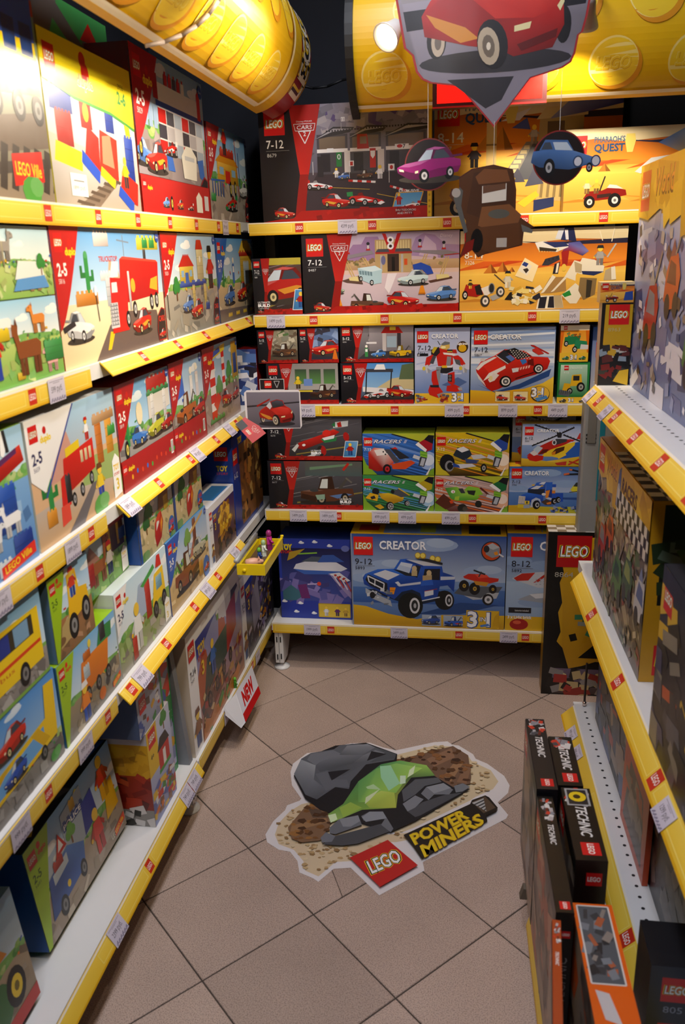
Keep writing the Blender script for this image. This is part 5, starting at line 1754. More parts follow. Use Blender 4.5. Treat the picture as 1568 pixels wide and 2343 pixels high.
def art_plane(a):      # neighbour: red and white wings
    a.src(1255, 105, 1745, 812)
    a.rect(1255, 450, 1745, 105, '9ab0cc', '22468c'); a.rect(1255, 812, 1745, 450, '88a4c8', 'a8bcd4')
    for (x, y, r) in ((1300, 300, 110), (1500, 330, 120), (1450, 600, 120), (1650, 500, 130)):
        a.ell(x, y, r, r * .3, '8aa2c6', n=14)
    a.poly([(1290,430),(1340,390),(1520,370),(1745,360),(1745,500),(1450,490),(1340,450)],'c4c8d0');a.poly([(1300,425),(1350,390),(1430,382),(1390,440),(1320,445)],'bc2a1e');a.poly([(1420,455),(1510,370),(1530,370),(1450,450)],'bc2a1e')
    a.poly([(1330,580),(1420,535),(1745,490),(1745,590),(1480,600)],'9aa0aa');a.poly([(1400,540),(1745,495),(1745,530),(1440,570)],'d4d6dc')
    for i in range(12):
        for j in range(3):
            a.ell(1440 + i * 24, 430 + j * 18 - i * 2, 7, 4, 'a4a8b2', n=6)
    a.rect(1275, 680, 1415, 640, '1c1c20'); a.text('batteries included', 1315, 668, 14, 'e0e0e0', width=85)
    a.rect(1255,812,1745,705,'d8aa1c');a.text('3 x Light brick',1270,722,22,'e8e8e8',width=150,bold=.03);a.ell(1342,765,58,42,'a01c14',n=18);a.ell(1330,750,26,14,'d85a3a',n=12)
    a.pop()
    creator_head(a, '8-12', '5892', .035, .765, .20, .30, .47, .085)

def art_robot(a):      # red toy robot on pale blue
    a.src(42, 45, 622, 838)
    a.rect(42, 480, 622, 45, 'd0d4e8', 'a8b4d8'); a.rect(42, 735, 622, 480, '6a84ba', '9aaad0')
    for i in range(8):
        a.line((60 + 40 * i, 420 + 15 * i), (260 + 40 * i, 380 + 20 * i), 16, 'c4cae2' if i % 2 else 'aeb8d8')
    a.rect(42, 838, 622, 728, 'd8a81e', 'e8bc34')
    a.poly([(330, 640), (500, 560), (600, 610), (480, 680)], '50689c')
    R, D, G = 'c8261c', '8a1812', '8c8e94'
    a.poly([(290,250),(440,280),(450,420),(400,450),(290,440),(270,330)],R);a.poly([(385,340),(430,345),(420,440),(375,440)],G)
    a.poly([(340,300),(465,310),(470,335),(350,320)],'e8e4e0');a.rect(385,300,445,270,'26262a');a.rect(385,296,440,286,'e0b83a')
    a.poly([(215,270),(300,240),(310,300),(270,340),(215,320)],'2a2226');a.poly([(220,290),(245,240),(285,245),(240,310)],'c8b02a');a.poly([(440,270),(480,270),(490,310),(445,310)],'b82a1e')
    a.poly([(150,430),(165,350),(230,320),(270,350),(230,400),(175,450)],R);a.poly([(200,410),(235,330),(270,335),(240,420)],'4a4c52');a.poly([(440,340),(500,330),(540,360),(580,420),(560,445),(480,400)],R);a.poly([(460,370),(520,380),(530,440),(480,420)],'54565c')
    for (x, y) in ((160, 460), (550, 460)):
        a.ell(x-20,y+5,18,22,'d8c03a',n=10);a.poly([(x,y-30),(x+25,y-35),(x+30,y+30),(x+10,y+60),(x-5,y+10)],'c8c8cc');a.poly([(x+15,y),(x+50,y+20),(x+40,y+60),(x+20,y+40)],'9a9ca2')
    a.poly([(275,450),(445,450),(450,490),(380,520),(320,515),(270,480)],'26262c');a.rect(330,460,385,435,'e0b82a');a.rect(385,458,440,440,'e8e8e8');a.rect(270,480,320,450,G)
    a.poly([(225,500),(275,480),(300,520),(300,640),(240,650),(220,590)],R);a.poly([(270,490),(315,480),(315,550),(300,640),(280,560)],G)
    a.poly([(395,520),(465,500),(470,620),(440,650),(395,610)],R);a.poly([(395,530),(440,530),(438,610),(395,600)],'26262a')
    for cy in (548, 582):
        a.ell(417, cy, 13, 13, '84868c', n=10); a.ell(417, cy, 6, 6, '1c1c20', n=8)
    a.poly([(205,640),(300,655),(350,720),(350,745),(300,780),(200,745),(185,700)],R);a.poly([(280,740),(350,715),(352,745),(300,778)],G);a.poly([(205,640),(300,640),(300,668),(210,665)],'26262c')
    a.poly([(385,650),(470,635),(545,675),(550,700),(480,715),(380,705)],R);a.poly([(500,670),(545,665),(550,698),(515,700)],'a0a2a8')
    a.poly([(310,240),(350,195),(410,195),(412,250),(380,272),(320,262)],'d8b45a');a.poly([(320,215),(360,185),(412,195),(410,215),(340,228)],'70747a');a.ell(345,245,26,14,'f4e8b0',n=12);a.line((285,180),(310,220),6,'26262a')
    a.ell(545,245,60,60,'3a2410',n=20);a.ell(545,258,42,38,'d8a81a',n=14);a.text('Light brick',495,222,22,'f0f0f0',width=105,bold=.05)
    a.rect(68, 335, 185, 308, '1c1c22'); a.ell(85, 322, 12, 11, 'c8c8d0', n=8)
    for (x, c) in ((115, 'a83a34'), (350, 'c86a2a')):
        a.clutter(x - 45, 745, x + 45, 825, 16, [c, '8a2a24', '9a9aa0', 'c8b8a0', '5a5a62'], 10, 26, int(x))
    a.pop()
    three_in_one(a, .49, .03, .11)
    creator_head(a, '7-12', '5764', .03, .81, .15, .22, .35, .055)

def art_coupe(a):      # red sports car on blue
    a.src(635, 45, 1510, 845)
    a.rect(635, 420, 1510, 45, 'e8ecf4', '5a80bc'); a.rect(635, 845, 1510, 420, '3a62a8', 'b8c8e0')
    for i in range(9):
        a.line((640, 110 + i * 40), (1500, 60 + i * 50), 22, 'dfe6f2' if i % 2 else '9ab0d6')
    a.poly([(635,845),(635,700),(880,715),(1200,690),(1400,630),(1510,560),(1510,845)],'e2ac1e',['c0841a','e8b826','e0a81c','e4b022','f0c838','f4d048','d89c1c'])
    a.poly([(700, 640), (900, 720), (1150, 640), (1480, 480), (1460, 560), (1150, 690), (900, 730)], '2a4a88')
    R = 'cf241a'
    a.poly([(690,475),(740,400),(880,340),(990,270),(1200,290),(1280,350),(1440,360),(1465,400),(1440,480),(1320,540),(1110,600),(1000,660),(940,690),(860,715),(780,650),(710,560)],R,['b81a14','d82a1e','e03424','d02a1e','c8241a','d02a1e','d8301f','c82018','a81812','9c1610','a41a12','b01c14','b82016','a01610','b01a12','c02018'])
    a.poly([(690,475),(745,410),(880,350),(910,355),(780,430),(715,490)],'e8e4e2');a.poly([(830,520),(1000,440),(1005,470),(850,560),(770,605),(790,575)],'ece8e6')
    a.poly([(770, 450), (910, 375), (1000, 440), (830, 520)], 'e0301f')
    a.poly([(800,630),(940,610),(935,690),(870,712),(810,680)],'b81c14');a.poly([(690,500),(780,620),(800,660),(720,580)],'d8d4d4')
    a.poly([(900,340),(985,275),(1100,380),(1020,430)],'2c2e36');a.poly([(1000,350),(1050,330),(1100,372),(1060,400)],'5a7ac0');a.line((900,335),(1030,425),8,'d8d8dc')
    a.poly([(988, 285), (1090, 258), (1270, 345), (1130, 382)], '1c1c20')
    for i in range(6):
        for j in range(5):
            a.ell(1050 + i * 30 + j * 14, 283 + j * 19 + i * 3, 8, 6, 'd4ccc8', n=7)
    a.poly([(1150,385),(1210,375),(1225,410),(1180,435)],'3a78c8');a.poly([(1230,390),(1290,370),(1300,450),(1230,430)],'6a1410')
    for i in range(5):
        a.poly([(1130+i*28,470-i*6),(1148+i*28,462-i*6),(1142+i*28,490-i*6),(1126+i*28,498-i*6)],'f0c0b0')
    a.poly([(1068,475),(1130,465),(1140,505),(1080,518)],'d8dce4');a.line((1110,580),(1300,515),8,'3a1010');a.poly([(1120,520),(1260,480),(1250,530),(1120,560)],'b81e16')
    a.poly([(820,590),(880,520),(940,540),(890,600),(840,620)],'e8dcd8');a.ell(850,575,20,26,'e8d8a0');a.ell(905,545,20,22,'e8e0dc');a.ell(760,380,26,16,'d8ccc8')
    for (x, y, rx, ry) in ((1005, 610, 62, 60), (1345, 478, 52, 50)):
        a.ell(x,y,rx,ry,'141416',n=20,rot=-.35);a.ell(x+4,y,rx*.72,ry*.72,'ece8e4',n=18,rot=-.35);a.ell(x+4,y,rx*.50,ry*.50,'5a5a5e',n=14,rot=-.35);a.ell(x+4,y,rx*.2,ry*.2,'d8d8d8',n=8)
    a.poly([(1255,228),(1290,232),(1452,318),(1440,326),(1262,240)],'b01c18');a.line((1280,290),(1350,330),14,'a81c16');a.poly([(1270,280),(1320,255),(1400,320),(1340,335)],'c8342a')
    for (x, c) in ((980, 'c83a2a'), (1170, 'c03a34')):
        a.rect(x-78,825,x+78,718,'f0e0a8');a.lines([(x-78,825),(x+78,825),(x+78,718),(x-78,718)],4,'b88a2a',close=True)
        car(a, x, 812, 66, c, flip=True, rim='d8d8d8')
    a.ell(1375, 745, 100, 85, '26262a', n=24); a.ell(1378, 742, 92, 78, 'e8b83a', n=24)
    a.poly([(1320, 790), (1440, 760), (1460, 790), (1350, 825)], '4a86c8')
    a.pop()
    three_in_one(a, .80, .09, .115)
    creator_head(a, '7-12', '5867', .035, .785, .18, .25, .40, .06)

def art_semi(a):       # blue haulage truck
    a.src(80, 975, 1480, 1930)
    a.rect(80, 1500, 1480, 975, 'a8b8d8', '3a68ac'); a.rect(80, 1930, 1480, 1500, '3a62a8', '5a80ba')
    for (x, y, r) in ((300, 1120, 220), (800, 1100, 260), (1150, 1320, 260), (250, 1420, 200)):
        a.ell(x, y, r, r * .3, '8aa4cc', n=14)
    a.poly([(80,1930),(80,1780),(300,1770),(600,1790),(900,1800),(1480,1790),(1480,1930)],'b8a81e',['b8921c','d0a420','ccb428','b8b030','b4b436','a8b03a','a8a428'])
    B, DB = '1e4cb4', '16368a'
    a.poly([(820,1520),(1110,1510),(1115,1690),(830,1700)],B);a.poly([(1110,1600),(1370,1600),(1370,1650),(1110,1640)],'2a4a8c')
    a.rect(780,1600,900,1290,DB);a.poly([(780,1300),(900,1285),(900,1440),(780,1450)],'2a62c8');a.rect(900,1390,970,1330,B);a.rect(900,1460,970,1395,'c0bcc0');a.rect(900,1520,960,1460,'d8802e');a.poly([(780,1470),(860,1450),(830,1610),(780,1620)],'e0852c')
    a.poly([(430,1530),(450,1420),(560,1370),(600,1300),(780,1280),(770,1560),(560,1570)],B,[DB,B,'2a5ec4','2f68d0','2a5ec4',DB,DB]);a.poly([(490,1430),(600,1365),(710,1370),(620,1440)],'d4d8e2');a.poly([(640,1330),(700,1290),(780,1282),(740,1340)],'d4d8e2')
    a.poly([(440, 1440), (760, 1430), (740, 1560), (440, 1520)], '232a3c')
    a.poly([(320,1560),(440,1510),(740,1560),(740,1680),(540,1720),(300,1650)],'2454bc',['2a5ec4','2f68d0','2454bc','1c44a4',DB,'1c44a4'])
    a.poly([(265, 1740), (275, 1580), (400, 1590), (390, 1740)], 'd8d0c8')
    for i in range(6):
        a.line((290 + i * 20, 1600), (288 + i * 20, 1735), 6, '6a5a56')
    a.poly([(500,1820),(520,1660),(600,1610),(680,1640),(700,1720),(640,1660),(560,1700),(545,1810)],'b4bed2')
    a.rect(390,1750,480,1680,'e0c030');a.rect(420,1740,445,1690,'2a2a2e');a.poly([(255,1830),(260,1750),(480,1760),(480,1840),(370,1830)],'d8bc2c');a.poly([(370,1840),(370,1770),(490,1760),(490,1830)],'9aa4b4')
    a.poly([(700,1700),(800,1640),(900,1690),(900,1760),(780,1760)],'4a3a34');a.poly([(800,1720),(890,1690),(890,1740),(820,1750)],'d87a2a');a.poly([(780,1630),(840,1600),(900,1620),(890,1660)],'b8c0cc')
    for (x, y, r) in ((625, 1760, 88), (955, 1680, 66), (1030, 1650, 62)):
        a.ell(x-12,y,r*.82,r*1.05,'151518',n=18);a.ell(x+6,y+4,r*.42,r*.58,'c8ccd4',n=14);a.ell(x+8,y+4,r*.26,r*.38,'3a3c42',n=12)
    a.poly([(500,1350),(545,1330),(580,1350),(540,1375)],'d8b050');a.poly([(670,1370),(700,1350),(740,1365),(700,1385)],'d8b050');a.ell(745,1540,40,28,'d8d8dc')
    a.line((1200,1020),(1480,1090),34,'1c1c22');a.line((1100,1130),(1480,1110),36,'1c1c22');a.poly([(1200,1008),(1260,1020),(1250,1050),(1200,1045)],'d8683a');a.poly([(1100,1110),(1200,1090),(1205,1125),(1105,1145)],'d8683a')
    a.poly([(1240,1440),(1300,1340),(1480,1290),(1480,1480),(1280,1480)],'d8cc34');a.poly([(1290,1370),(1340,1290),(1480,1280),(1480,1380)],'3a3c34');a.line((1220,1490),(1400,1470),12,'2a2a2a')
    a.clutter(900,1800,1220,1910,26,['3a5aa0','26386a','8a96b4','1c2030','c8a03a'],20,46,6);a.clutter(1300,1810,1460,1910,12,['3a5aa0','26386a','8a96b4'],20,46,7)
    a.pop()
    creator_head(a, '7-12', '5765', .045, .745, .215, .31, .50, .085)

def art_heli(a, dull=False):
    a.src(330, 195, 1500, 930)
    a.rect(330, 560, 1500, 195, 'd4d8e8', '8aa0cc'); a.rect(330, 930, 1500, 560, '3a68b0', '8aa4d0')
    a.poly([(1050, 560), (1500, 480), (1500, 790), (1000, 790)], '2a5cb0')
    a.poly([(330,930),(330,790),(800,840),(1100,800),(1500,740),(1500,930)],'d8b028',['c09018','e0bc38','e4c040','dcb430','d8b02c','b89a20'])
    a.poly([(700,760),(800,640),(1050,560),(1310,500),(1300,560),(1150,700),(1040,790),(900,760)],'e8c42a');a.poly([(420,750),(560,640),(700,560),(900,470),(1180,460),(1250,490),(1100,560),(860,640),(720,720)],'b8241c')
    a.poly([(430,770),(500,720),(740,750),(730,820),(600,850),(480,830)],'c42018');a.poly([(540,640),(620,570),(720,610),(620,720)],'b8c8d8');a.poly([(480,700),(560,650),(640,720),(560,750)],'d8d0d0');a.poly([(640,730),(720,640),(830,630),(790,690)],'5a1814')
    a.poly([(890,510),(960,450),(1160,455),(1150,500),(950,560)],'3a3c44');a.ell(925,515,42,48,'d0d0d4');a.ell(925,515,24,30,'3a3c44')
    a.poly([(880,700),(960,620),(1120,580),(1110,650),(960,720)],'4a2a18');a.poly([(890,690),(960,660),(950,730),(890,730)],'d8801c');a.poly([(980,760),(1130,700),(1160,730),(1020,800)],'ecc830')
    for (x0,y0,x1,y1) in ((515,575,980,390),(550,210,980,340),(1060,350,1280,255),(1080,380,1480,520)):
        a.line((x0, y0), (x1, y1), 22, '1c1c22'); 
        n = 7
        for i in range(n):
            t = (i + .5) / n
            a.ell(x0 + (x1 - x0) * t, y0 + (y1 - y0) * t - 14, 9, 9, '1c1c22', n=6)
    a.poly([(960,350),(1010,330),(1060,350),(1050,430),(980,430)],'26262c');a.poly([(1180,450),(1300,470),(1250,500)],'c8281c');a.poly([(1380,350),(1500,380),(1500,470),(1330,450)],'c03028')
    a.poly([(950,870),(1170,840),(1160,910),(1000,910)],'b8362a');a.line((1200,900),(1400,800),26,'c83a24');a.line((1210,840),(1400,890),22,'b03024')
    a.pop()
    creator_head(a, '6-12', '5866', .055, .735, .20, .33, .50, .07)

def art_speed(a, bg, sock, veh, grass='7aa428', stripe=None):
    """slammer box: diagonal colour sweep, gloved launcher at right"""
    A = a.A
    a.rect(0, 0, A, 1, bg[0], bg[1])
    rnd = random.Random(len(bg[0]) + int(sock, 16) % 97)
    for i in range(16):
        y = .2 + i * .05
        a.line((0,y+.12),(A*.95,y-.35+.1*rnd.random()),.02+.02*rnd.random(),rnd.choice([bg[1],bg[2],bg[1],shade(bg[2],1.25),shade(bg[1],.8)]))
    a.poly([(A*.42,1),(A,1),(A,.88),(A*.80,.78),(A*.6,.92)],'b4bc34');a.poly([(A*.42,1),(A*.8,.82),(A*.78,.80),(A*.40,.98)],'1c1c20')
    a.poly([(0,.0),(A*.2,0),(A*.05,.25),(0,.45)],grass);a.poly([(A*.88,0),(A,0),(A,.2)],grass)
    a.ell(A*.92,.35,.22,.22,shade(bg[2],1.5),n=18);a.ell(A*.92,.37,.14,.14,shade(bg[2],1.8),n=14)
    a.poly([(A * .88, 0), (A * .95, .2), (A * .96, .2), (A * .91, 0)], 'e8e4dc')
    veh(a)
    a.poly([(A*.70,.42),(A*.80,.36),(A*.82,.44),(A*.72,.50)],'c8ccd4');a.poly([(A*.78,.22),(A*.86,.20),(A*.90,.42),(A*.84,.50),(A*.80,.42)],'3a3c44');a.poly([(A*.80,.24),(A*.85,.22),(A*.88,.40),(A*.83,.42)],'b4b8c2')
    for i in range(4):
        a.poly([(A*.80,.46+i*.035),(A*.90,.42+i*.035),(A*.91,.45+i*.035),(A*.81,.49+i*.035)],'6aa82a' if i % 2 else '8ac23a')
    a.poly([(A*.74,.74),(A*.88,.56),(A*.97,.62),(A*.98,.78),(A*.88,.88)],sock);a.poly([(A*.74,.74),(A*.78,.80),(A*.90,.62),(A*.88,.56)],'f0eeee');a.poly([(A*.86,.86),(A*.98,.76),(A,.96),(A*.92,.97)],'1c1a20')
    a.logo(.03,.70,.20);a.text('RACERS',.26,.765,.085,'3a3a4a',width=A*.40,bold=.05,shear=.4);a.text('RACERS',.26,.77,.085,'e0dce4',width=A*.40,bold=.015,shear=.4)
    for i in range(3):
        a.line((.29 + A * .405 + i * .02, .77), (.33 + A * .405 + i * .02, .85), .008, 'e0dce4')
    a.text('7-12', .035, .58, .07, 'f0f0f0', width=.17)

def v_coupe(a):
    A = a.A
    a.poly([(A*.08,.15),(A*.08,.55),(A*.16,.66),(A*.30,.64),(A*.44,.30),(A*.30,.10),(A*.2,.08)],'b4241c',['8a1610','c02a1e','d8583a','e8d8d0','c8401f','8a1610','901812']);a.poly([(A*.16,.60),(A*.29,.63),(A*.36,.50),(A*.20,.46)],'e8e0dc')
    for (x, y) in ((.29, .56), (.32, .50), (.34, .55)):
        a.ell(A * x, y, .02, .02, '1c1c1c', n=8)
    a.poly([(A*.30,.62),(A*.38,.62),(A*.52,.34),(A*.46,.28)],'4a4a52');a.poly([(A*.38,.66),(A*.46,.64),(A*.66,.42),(A*.52,.38)],'2a2a30');a.poly([(A*.40,.64),(A*.46,.68),(A*.50,.62)],'c8281c')
    a.poly([(A*.40,.26),(A*.68,.36),(A*.74,.30),(A*.60,.14),(A*.42,.14)],'d04a1f');wheel(a,A*.34,.14,.10,.12,'b8242c')
def v_bike(a):
    A = a.A
    a.ell(A*.16,.30,.17,.2,'17171a',n=20);a.ell(A*.19,.22,.10,.13,'8a8a8e',n=16);a.ell(A*.2,.22,.07,.09,'1c1c1e',n=14)
    a.poly([(A*.24,.48),(A*.30,.66),(A*.46,.62),(A*.50,.48),(A*.40,.36),(A*.30,.40)],'26303c');a.poly([(A*.28,.62),(A*.38,.68),(A*.46,.60),(A*.36,.54)],'e0e0e4');a.poly([(A*.25,.46),(A*.36,.38),(A*.34,.34),(A*.24,.42)],'b89a2a')
    a.poly([(A*.22,.26),(A*.50,.28),(A*.56,.22),(A*.34,.16)],'d0d0d8');a.poly([(A*.24,.30),(A*.32,.24),(A*.34,.18),(A*.24,.2)],'2a4a9a');a.poly([(A*.48,.48),(A*.62,.50),(A*.70,.42),(A*.52,.38)],'c8c8cc');a.poly([(A*.40,.40),(A*.60,.36),(A*.56,.28),(A*.42,.30)],'3a4a7a')
    wheel(a,A*.66,.18,.07,.1,'a8a49c');a.poly([(A*.56,.32),(A*.64,.36),(A*.66,.28)],'c89a2a')
def v_open(a):
    A = a.A
    a.ell(A*.18,.54,.10,.10,'1c1c1e');a.poly([(A*.03,.34),(A*.10,.50),(A*.22,.44),(A*.20,.26)],'d8a81c');a.poly([(A*.10,.38),(A*.16,.42),(A*.18,.34),(A*.12,.31)],'26262a')
    a.poly([(A*.22,.48),(A*.36,.50),(A*.58,.38),(A*.56,.28),(A*.40,.18),(A*.26,.34)],'d8ac20',['c0921a','e0b828','d8ac20','a87c12','a87c12','c0921a']);a.poly([(A*.38,.52),(A*.50,.62),(A*.66,.44),(A*.54,.38)],'4a4c54');a.line((A*.50,.64),(A*.66,.44),.03,'d0a828')
    a.poly([(A*.16,.12),(A*.24,.18),(A*.30,.08),(A*.24,.03)],'c89a1a');a.ell(A*.42,.54,.05,.06,'1c1c1e')
    for (x, y, r) in ((.38, .13, .11), (.62, .22, .075)):
        a.ell(A*x,y,r,r*1.1,'1a1a1c',n=18);a.ell(A*x+.02,y-.01,r*.72,r*.85,'b0acac',n=16);a.ell(A*x+.02,y-.01,r*.55,r*.68,'3a3a3e',n=12)
        for t in range(5):
            a.line((A*x+.02,y-.01),(A*x+.02+r*.6*math.cos(t*1.256),y-.01+r*.72*math.sin(t*1.256)),.012,'c0bcbc')
def v_green(a):
    A = a.A
    a.poly([(A * .0, .25), (A * .12, .5), (A * .3, .2), (A * .15, .05)], '5a2a1c')
    a.poly([(A*.14,.66),(A*.30,.70),(A*.46,.52),(A*.62,.44),(A*.58,.34),(A*.30,.30),(A*.22,.36)],'6fae2c',['3a8a3c','8ac23a','9ad044','7ab82e','5a9a24','6aa82a','4a9a3c']);a.ell(A*.25,.56,.055,.045,'f0f0ee');a.text('6',A*.245,.535,.05,'c83020',bold=.03)
    a.poly([(A*.32,.64),(A*.38,.66),(A*.42,.52),(A*.36,.52)],'3a3c40');a.poly([(A*.40,.62),(A*.46,.72),(A*.60,.68),(A*.66,.50),(A*.52,.42)],'86c036');a.poly([(A*.44,.60),(A*.56,.60),(A*.54,.46),(A*.46,.5)],'2a2c28')
    a.poly([(A*.28,.42),(A*.34,.44),(A*.33,.32),(A*.27,.33)],'a8c838');a.line((A*.62,.68),(A*.74,.48),.05,'5a2420');a.poly([(A*.2,.3),(A*.24,.32),(A*.26,.24),(A*.22,.22)],'d84a20')
    a.ell(A*.38,.10,.13,.12,'26241f');a.ell(A*.60,.22,.09,.1,'26241f');a.ell(A*.42,.08,.07,.07,'4a443c')

def desert(a, top=.80):
    A = a.A
    a.rect(0,.62,A,1,'e88a2a','7a1a12');a.rect(0,.45,A,.62,'f4c858','e88a2a');a.rect(0,0,A,.45,'d89a3a','f0c050')
    for i in range(7):
        a.poly([(A*.15*i-.1,.50+.03*(i % 3)),(A*.15*i+.5,.55+.03*(i % 2)),(A*.15*i+.9,.60),(A*.15*i+.3,.62)],('d8601f','c8481c','e88a30')[i % 3])
    for i in range(6):
        a.poly([(A*.18*i-.2,.10+.05*(i % 3)),(A*.18*i+.3,.16+.05*(i % 2)),(A*.18*i+.5,.12)],('c8842c','e8b850','d89030')[i % 3])
    a.rect(0,.93,A,1,'d8c8a0','cdbb90');a.poly([(0,.93),(A,.93),(A,.84),(A*.7,.87),(A*.4,.83),(A*.2,.88),(0,.84)],'d4c298')
    a.poly([(A * .3, .86), (A * .55, .83), (A, .86), (A, .80), (A * .6, .80)], '26243a')

def quest_head(a, lx, ly, lk, title=True, tx=None, age=None, num=None):
    a.logo(lx, ly, lk)
    if title:
        tx = lx + lk * 1.25 if tx is None else tx
        a.text("PHARAOH'S",tx,ly+lk*.60,lk*.30,'3a5a78',width=lk*1.75,bold=.02);a.text('QUEST',tx,ly+lk*.10,lk*.40,'24466c',width=lk*1.75,bold=.03)
        x, y = tx + lk * 2.05, ly + lk * .5
        a.poly([(x-lk*.24,y+lk*.5),(x+lk*.24,y+lk*.5),(x+lk*.3,y+lk*.1),(x+lk*.16,y-lk*.5),(x-lk*.16,y-lk*.5),(x-lk*.3,y+lk*.1)],'d8c060')
    if age:
        a.text(age,lx,ly-.14,.085,'f4ecdc',width=.24,bold=.01);a.rect(lx,ly-.155,lx+.24,ly-.158,'f0e0c8');a.text(num,lx+.01,ly-.215,.045,'f4ecdc',width=.12)

def buggy(a, x, y, k, flip=False):
    a.push(x, y, k, flip)
    a.poly([(-.9,.3),(-.7,.6),(-.1,.62),(.2,.75),(.9,.62),(.95,.4),(.2,.25),(-.6,.2)],'8a1c14');a.poly([(.1,.72),(.8,.66),(.5,.82),(.2,.86)],'d8d0c8');a.poly([(-.3,.3),(.3,.36),(.3,.5),(-.3,.45)],'3a2420')
    a.line((-.2,.6),(.0,1.2),.06,'26241f');minifig(a,-.35,.5,.6,'e0b040','7a5a34');minifig(a,-.75,.5,.6,'e8d0a0','8a6a3a')
    wheel(a, -.62, .16, .24, .26, 'd8d4d0', '1c1a18', .5); wheel(a, .45, .2, .28, .3, 'd8d4d0', '1c1a18', .5)
    a.pop()

def art_quest_temple(a):
    desert(a)
    A = a.A
    pyramid(a, A * .22, .56, .28, .17); pyramid(a, A * .31, .56, .2, .2)
    a.rect(A*.285,.22,A*.34,.93,'c8a868','e0c888');a.rect(A*.285,.30,A*.34,.34,'2a2420');a.rect(A*.285,.60,A*.34,.615,'8a7040')
    a.poly([(A*.36,.30),(A*.70,.30),(A*.62,.62),(A*.50,.62)],'8a8478');a.poly([(A*.44,.30),(A*.56,.30),(A*.60,.62),(A*.54,.62)],'54565e')
    for i in range(8):
        a.poly([(A*(.36+.018*i),.28+.04*i),(A*(.42+.014*i),.28+.04*i),(A*(.42+.014*i),.31+.04*i),(A*(.365+.018*i),.31+.04*i)],'d8c490')
        a.poly([(A*(.58+.004*i),.28+.04*i),(A*(.64-.002*i),.28+.04*i),(A*(.63-.002*i),.31+.04*i),(A*(.58+.004*i),.31+.04*i)],'e0cc98')
    a.poly([(A*.56,.58),(A*.80,.58),(A*.80,.84),(A*.57,.84)],'b09a68');a.rect(A*.61,.58,A*.70,.78,'6a5a44');a.poly([(A*.55,.80),(A*.60,.90),(A*.82,.90),(A*.82,.82)],'d0bc88')
    a.poly([(A * .56, .12), (A * .90, .08), (A * .90, .28), (A * .58, .32)], 'c8a868')
    for i in range(9):
        a.poly([(A*(.58+.035*i),.14),(A*(.595+.035*i),.138),(A*(.60+.035*i),.27),(A*(.585+.035*i),.275)],'8a7448')
    a.poly([(A*.40,.28),(A*.46,.40),(A*.50,.28)],'4a4a5a');a.poly([(A*.50,.24),(A*.55,.42),(A*.60,.26)],'4a4c60')
    a.poly([(A*.55,.02),(A*.66,.06),(A*.66,.14),(A*.55,.12)],'26305a');a.poly([(A*.46,.10),(A*.56,.20),(A*.58,.16),(A*.50,.06)],'e8c030')
    minifig(a,A*.54,.60,.16,'b8b0a0','9a9080');minifig(a,A*.22,.42,.2,'3a3a44','26262c','1c1c22');minifig(a,A*.42,.24,.14,'d8b040','8a5a2a')
    a.poly([(A*.12,.18),(A*.34,.26),(A*.38,.18),(A*.24,.08),(A*.14,.10)],'a02018');a.poly([(A*.16,.24),(A*.36,.30),(A*.36,.24),(A*.20,.19)],'e0dcd8');wheel(a,A*.13,.08,.07,.08,'d8d0c0');wheel(a,A*.25,.09,.07,.08,'d8d0c0')
    a.poly([(A*.36,.80),(A*.44,.86),(A*.52,.90),(A*.46,.80)],'d8d4d8');a.poly([(A*.42,.74),(A*.50,.82),(A*.52,.72)],'4a5a9a')
    a.poly([(A*.62,.80),(A*.76,1.0),(A*1.0,1.0),(A*1.0,.9),(A*.8,.84)],'3a4aa0',['8a8aa8','8890c0','2a3a9a','26348a','5a60a0'])
    quest_head(a, .03, .78, .20, age='8-14', num='7327')

def art_quest_buggy(a):
    desert(a)
    A = a.A
    pyramid(a,A*.22,.48,.16,.10);a.poly([(A*.60,.80),(A*.78,.98),(A,.70),(A,.52),(A*.84,.60)],'2a4a8a',['3a5a98','8aa0b8','2a4484','203a74','c8a83a']);a.ell(A*.93,.66,.12,.12,'d8b83a');a.ell(A*.92,.66,.07,.07,'3a5a94')
    a.poly([(A*.46,.46),(A*.56,.62),(A*.74,.66),(A*.70,.50),(A*.56,.40)],'d0d0cc');a.poly([(A*.5,.44),(A*.66,.42),(A*.62,.30),(A*.52,.34)],'b02a1c');a.poly([(A*.64,.50),(A*.78,.54),(A*.76,.44)],'e0c040')
    buggy(a, A * .27, .06, .30); buggy(a, A * .80, .08, .24)
    quest_head(a, .05, .70, .22, tx=.36)

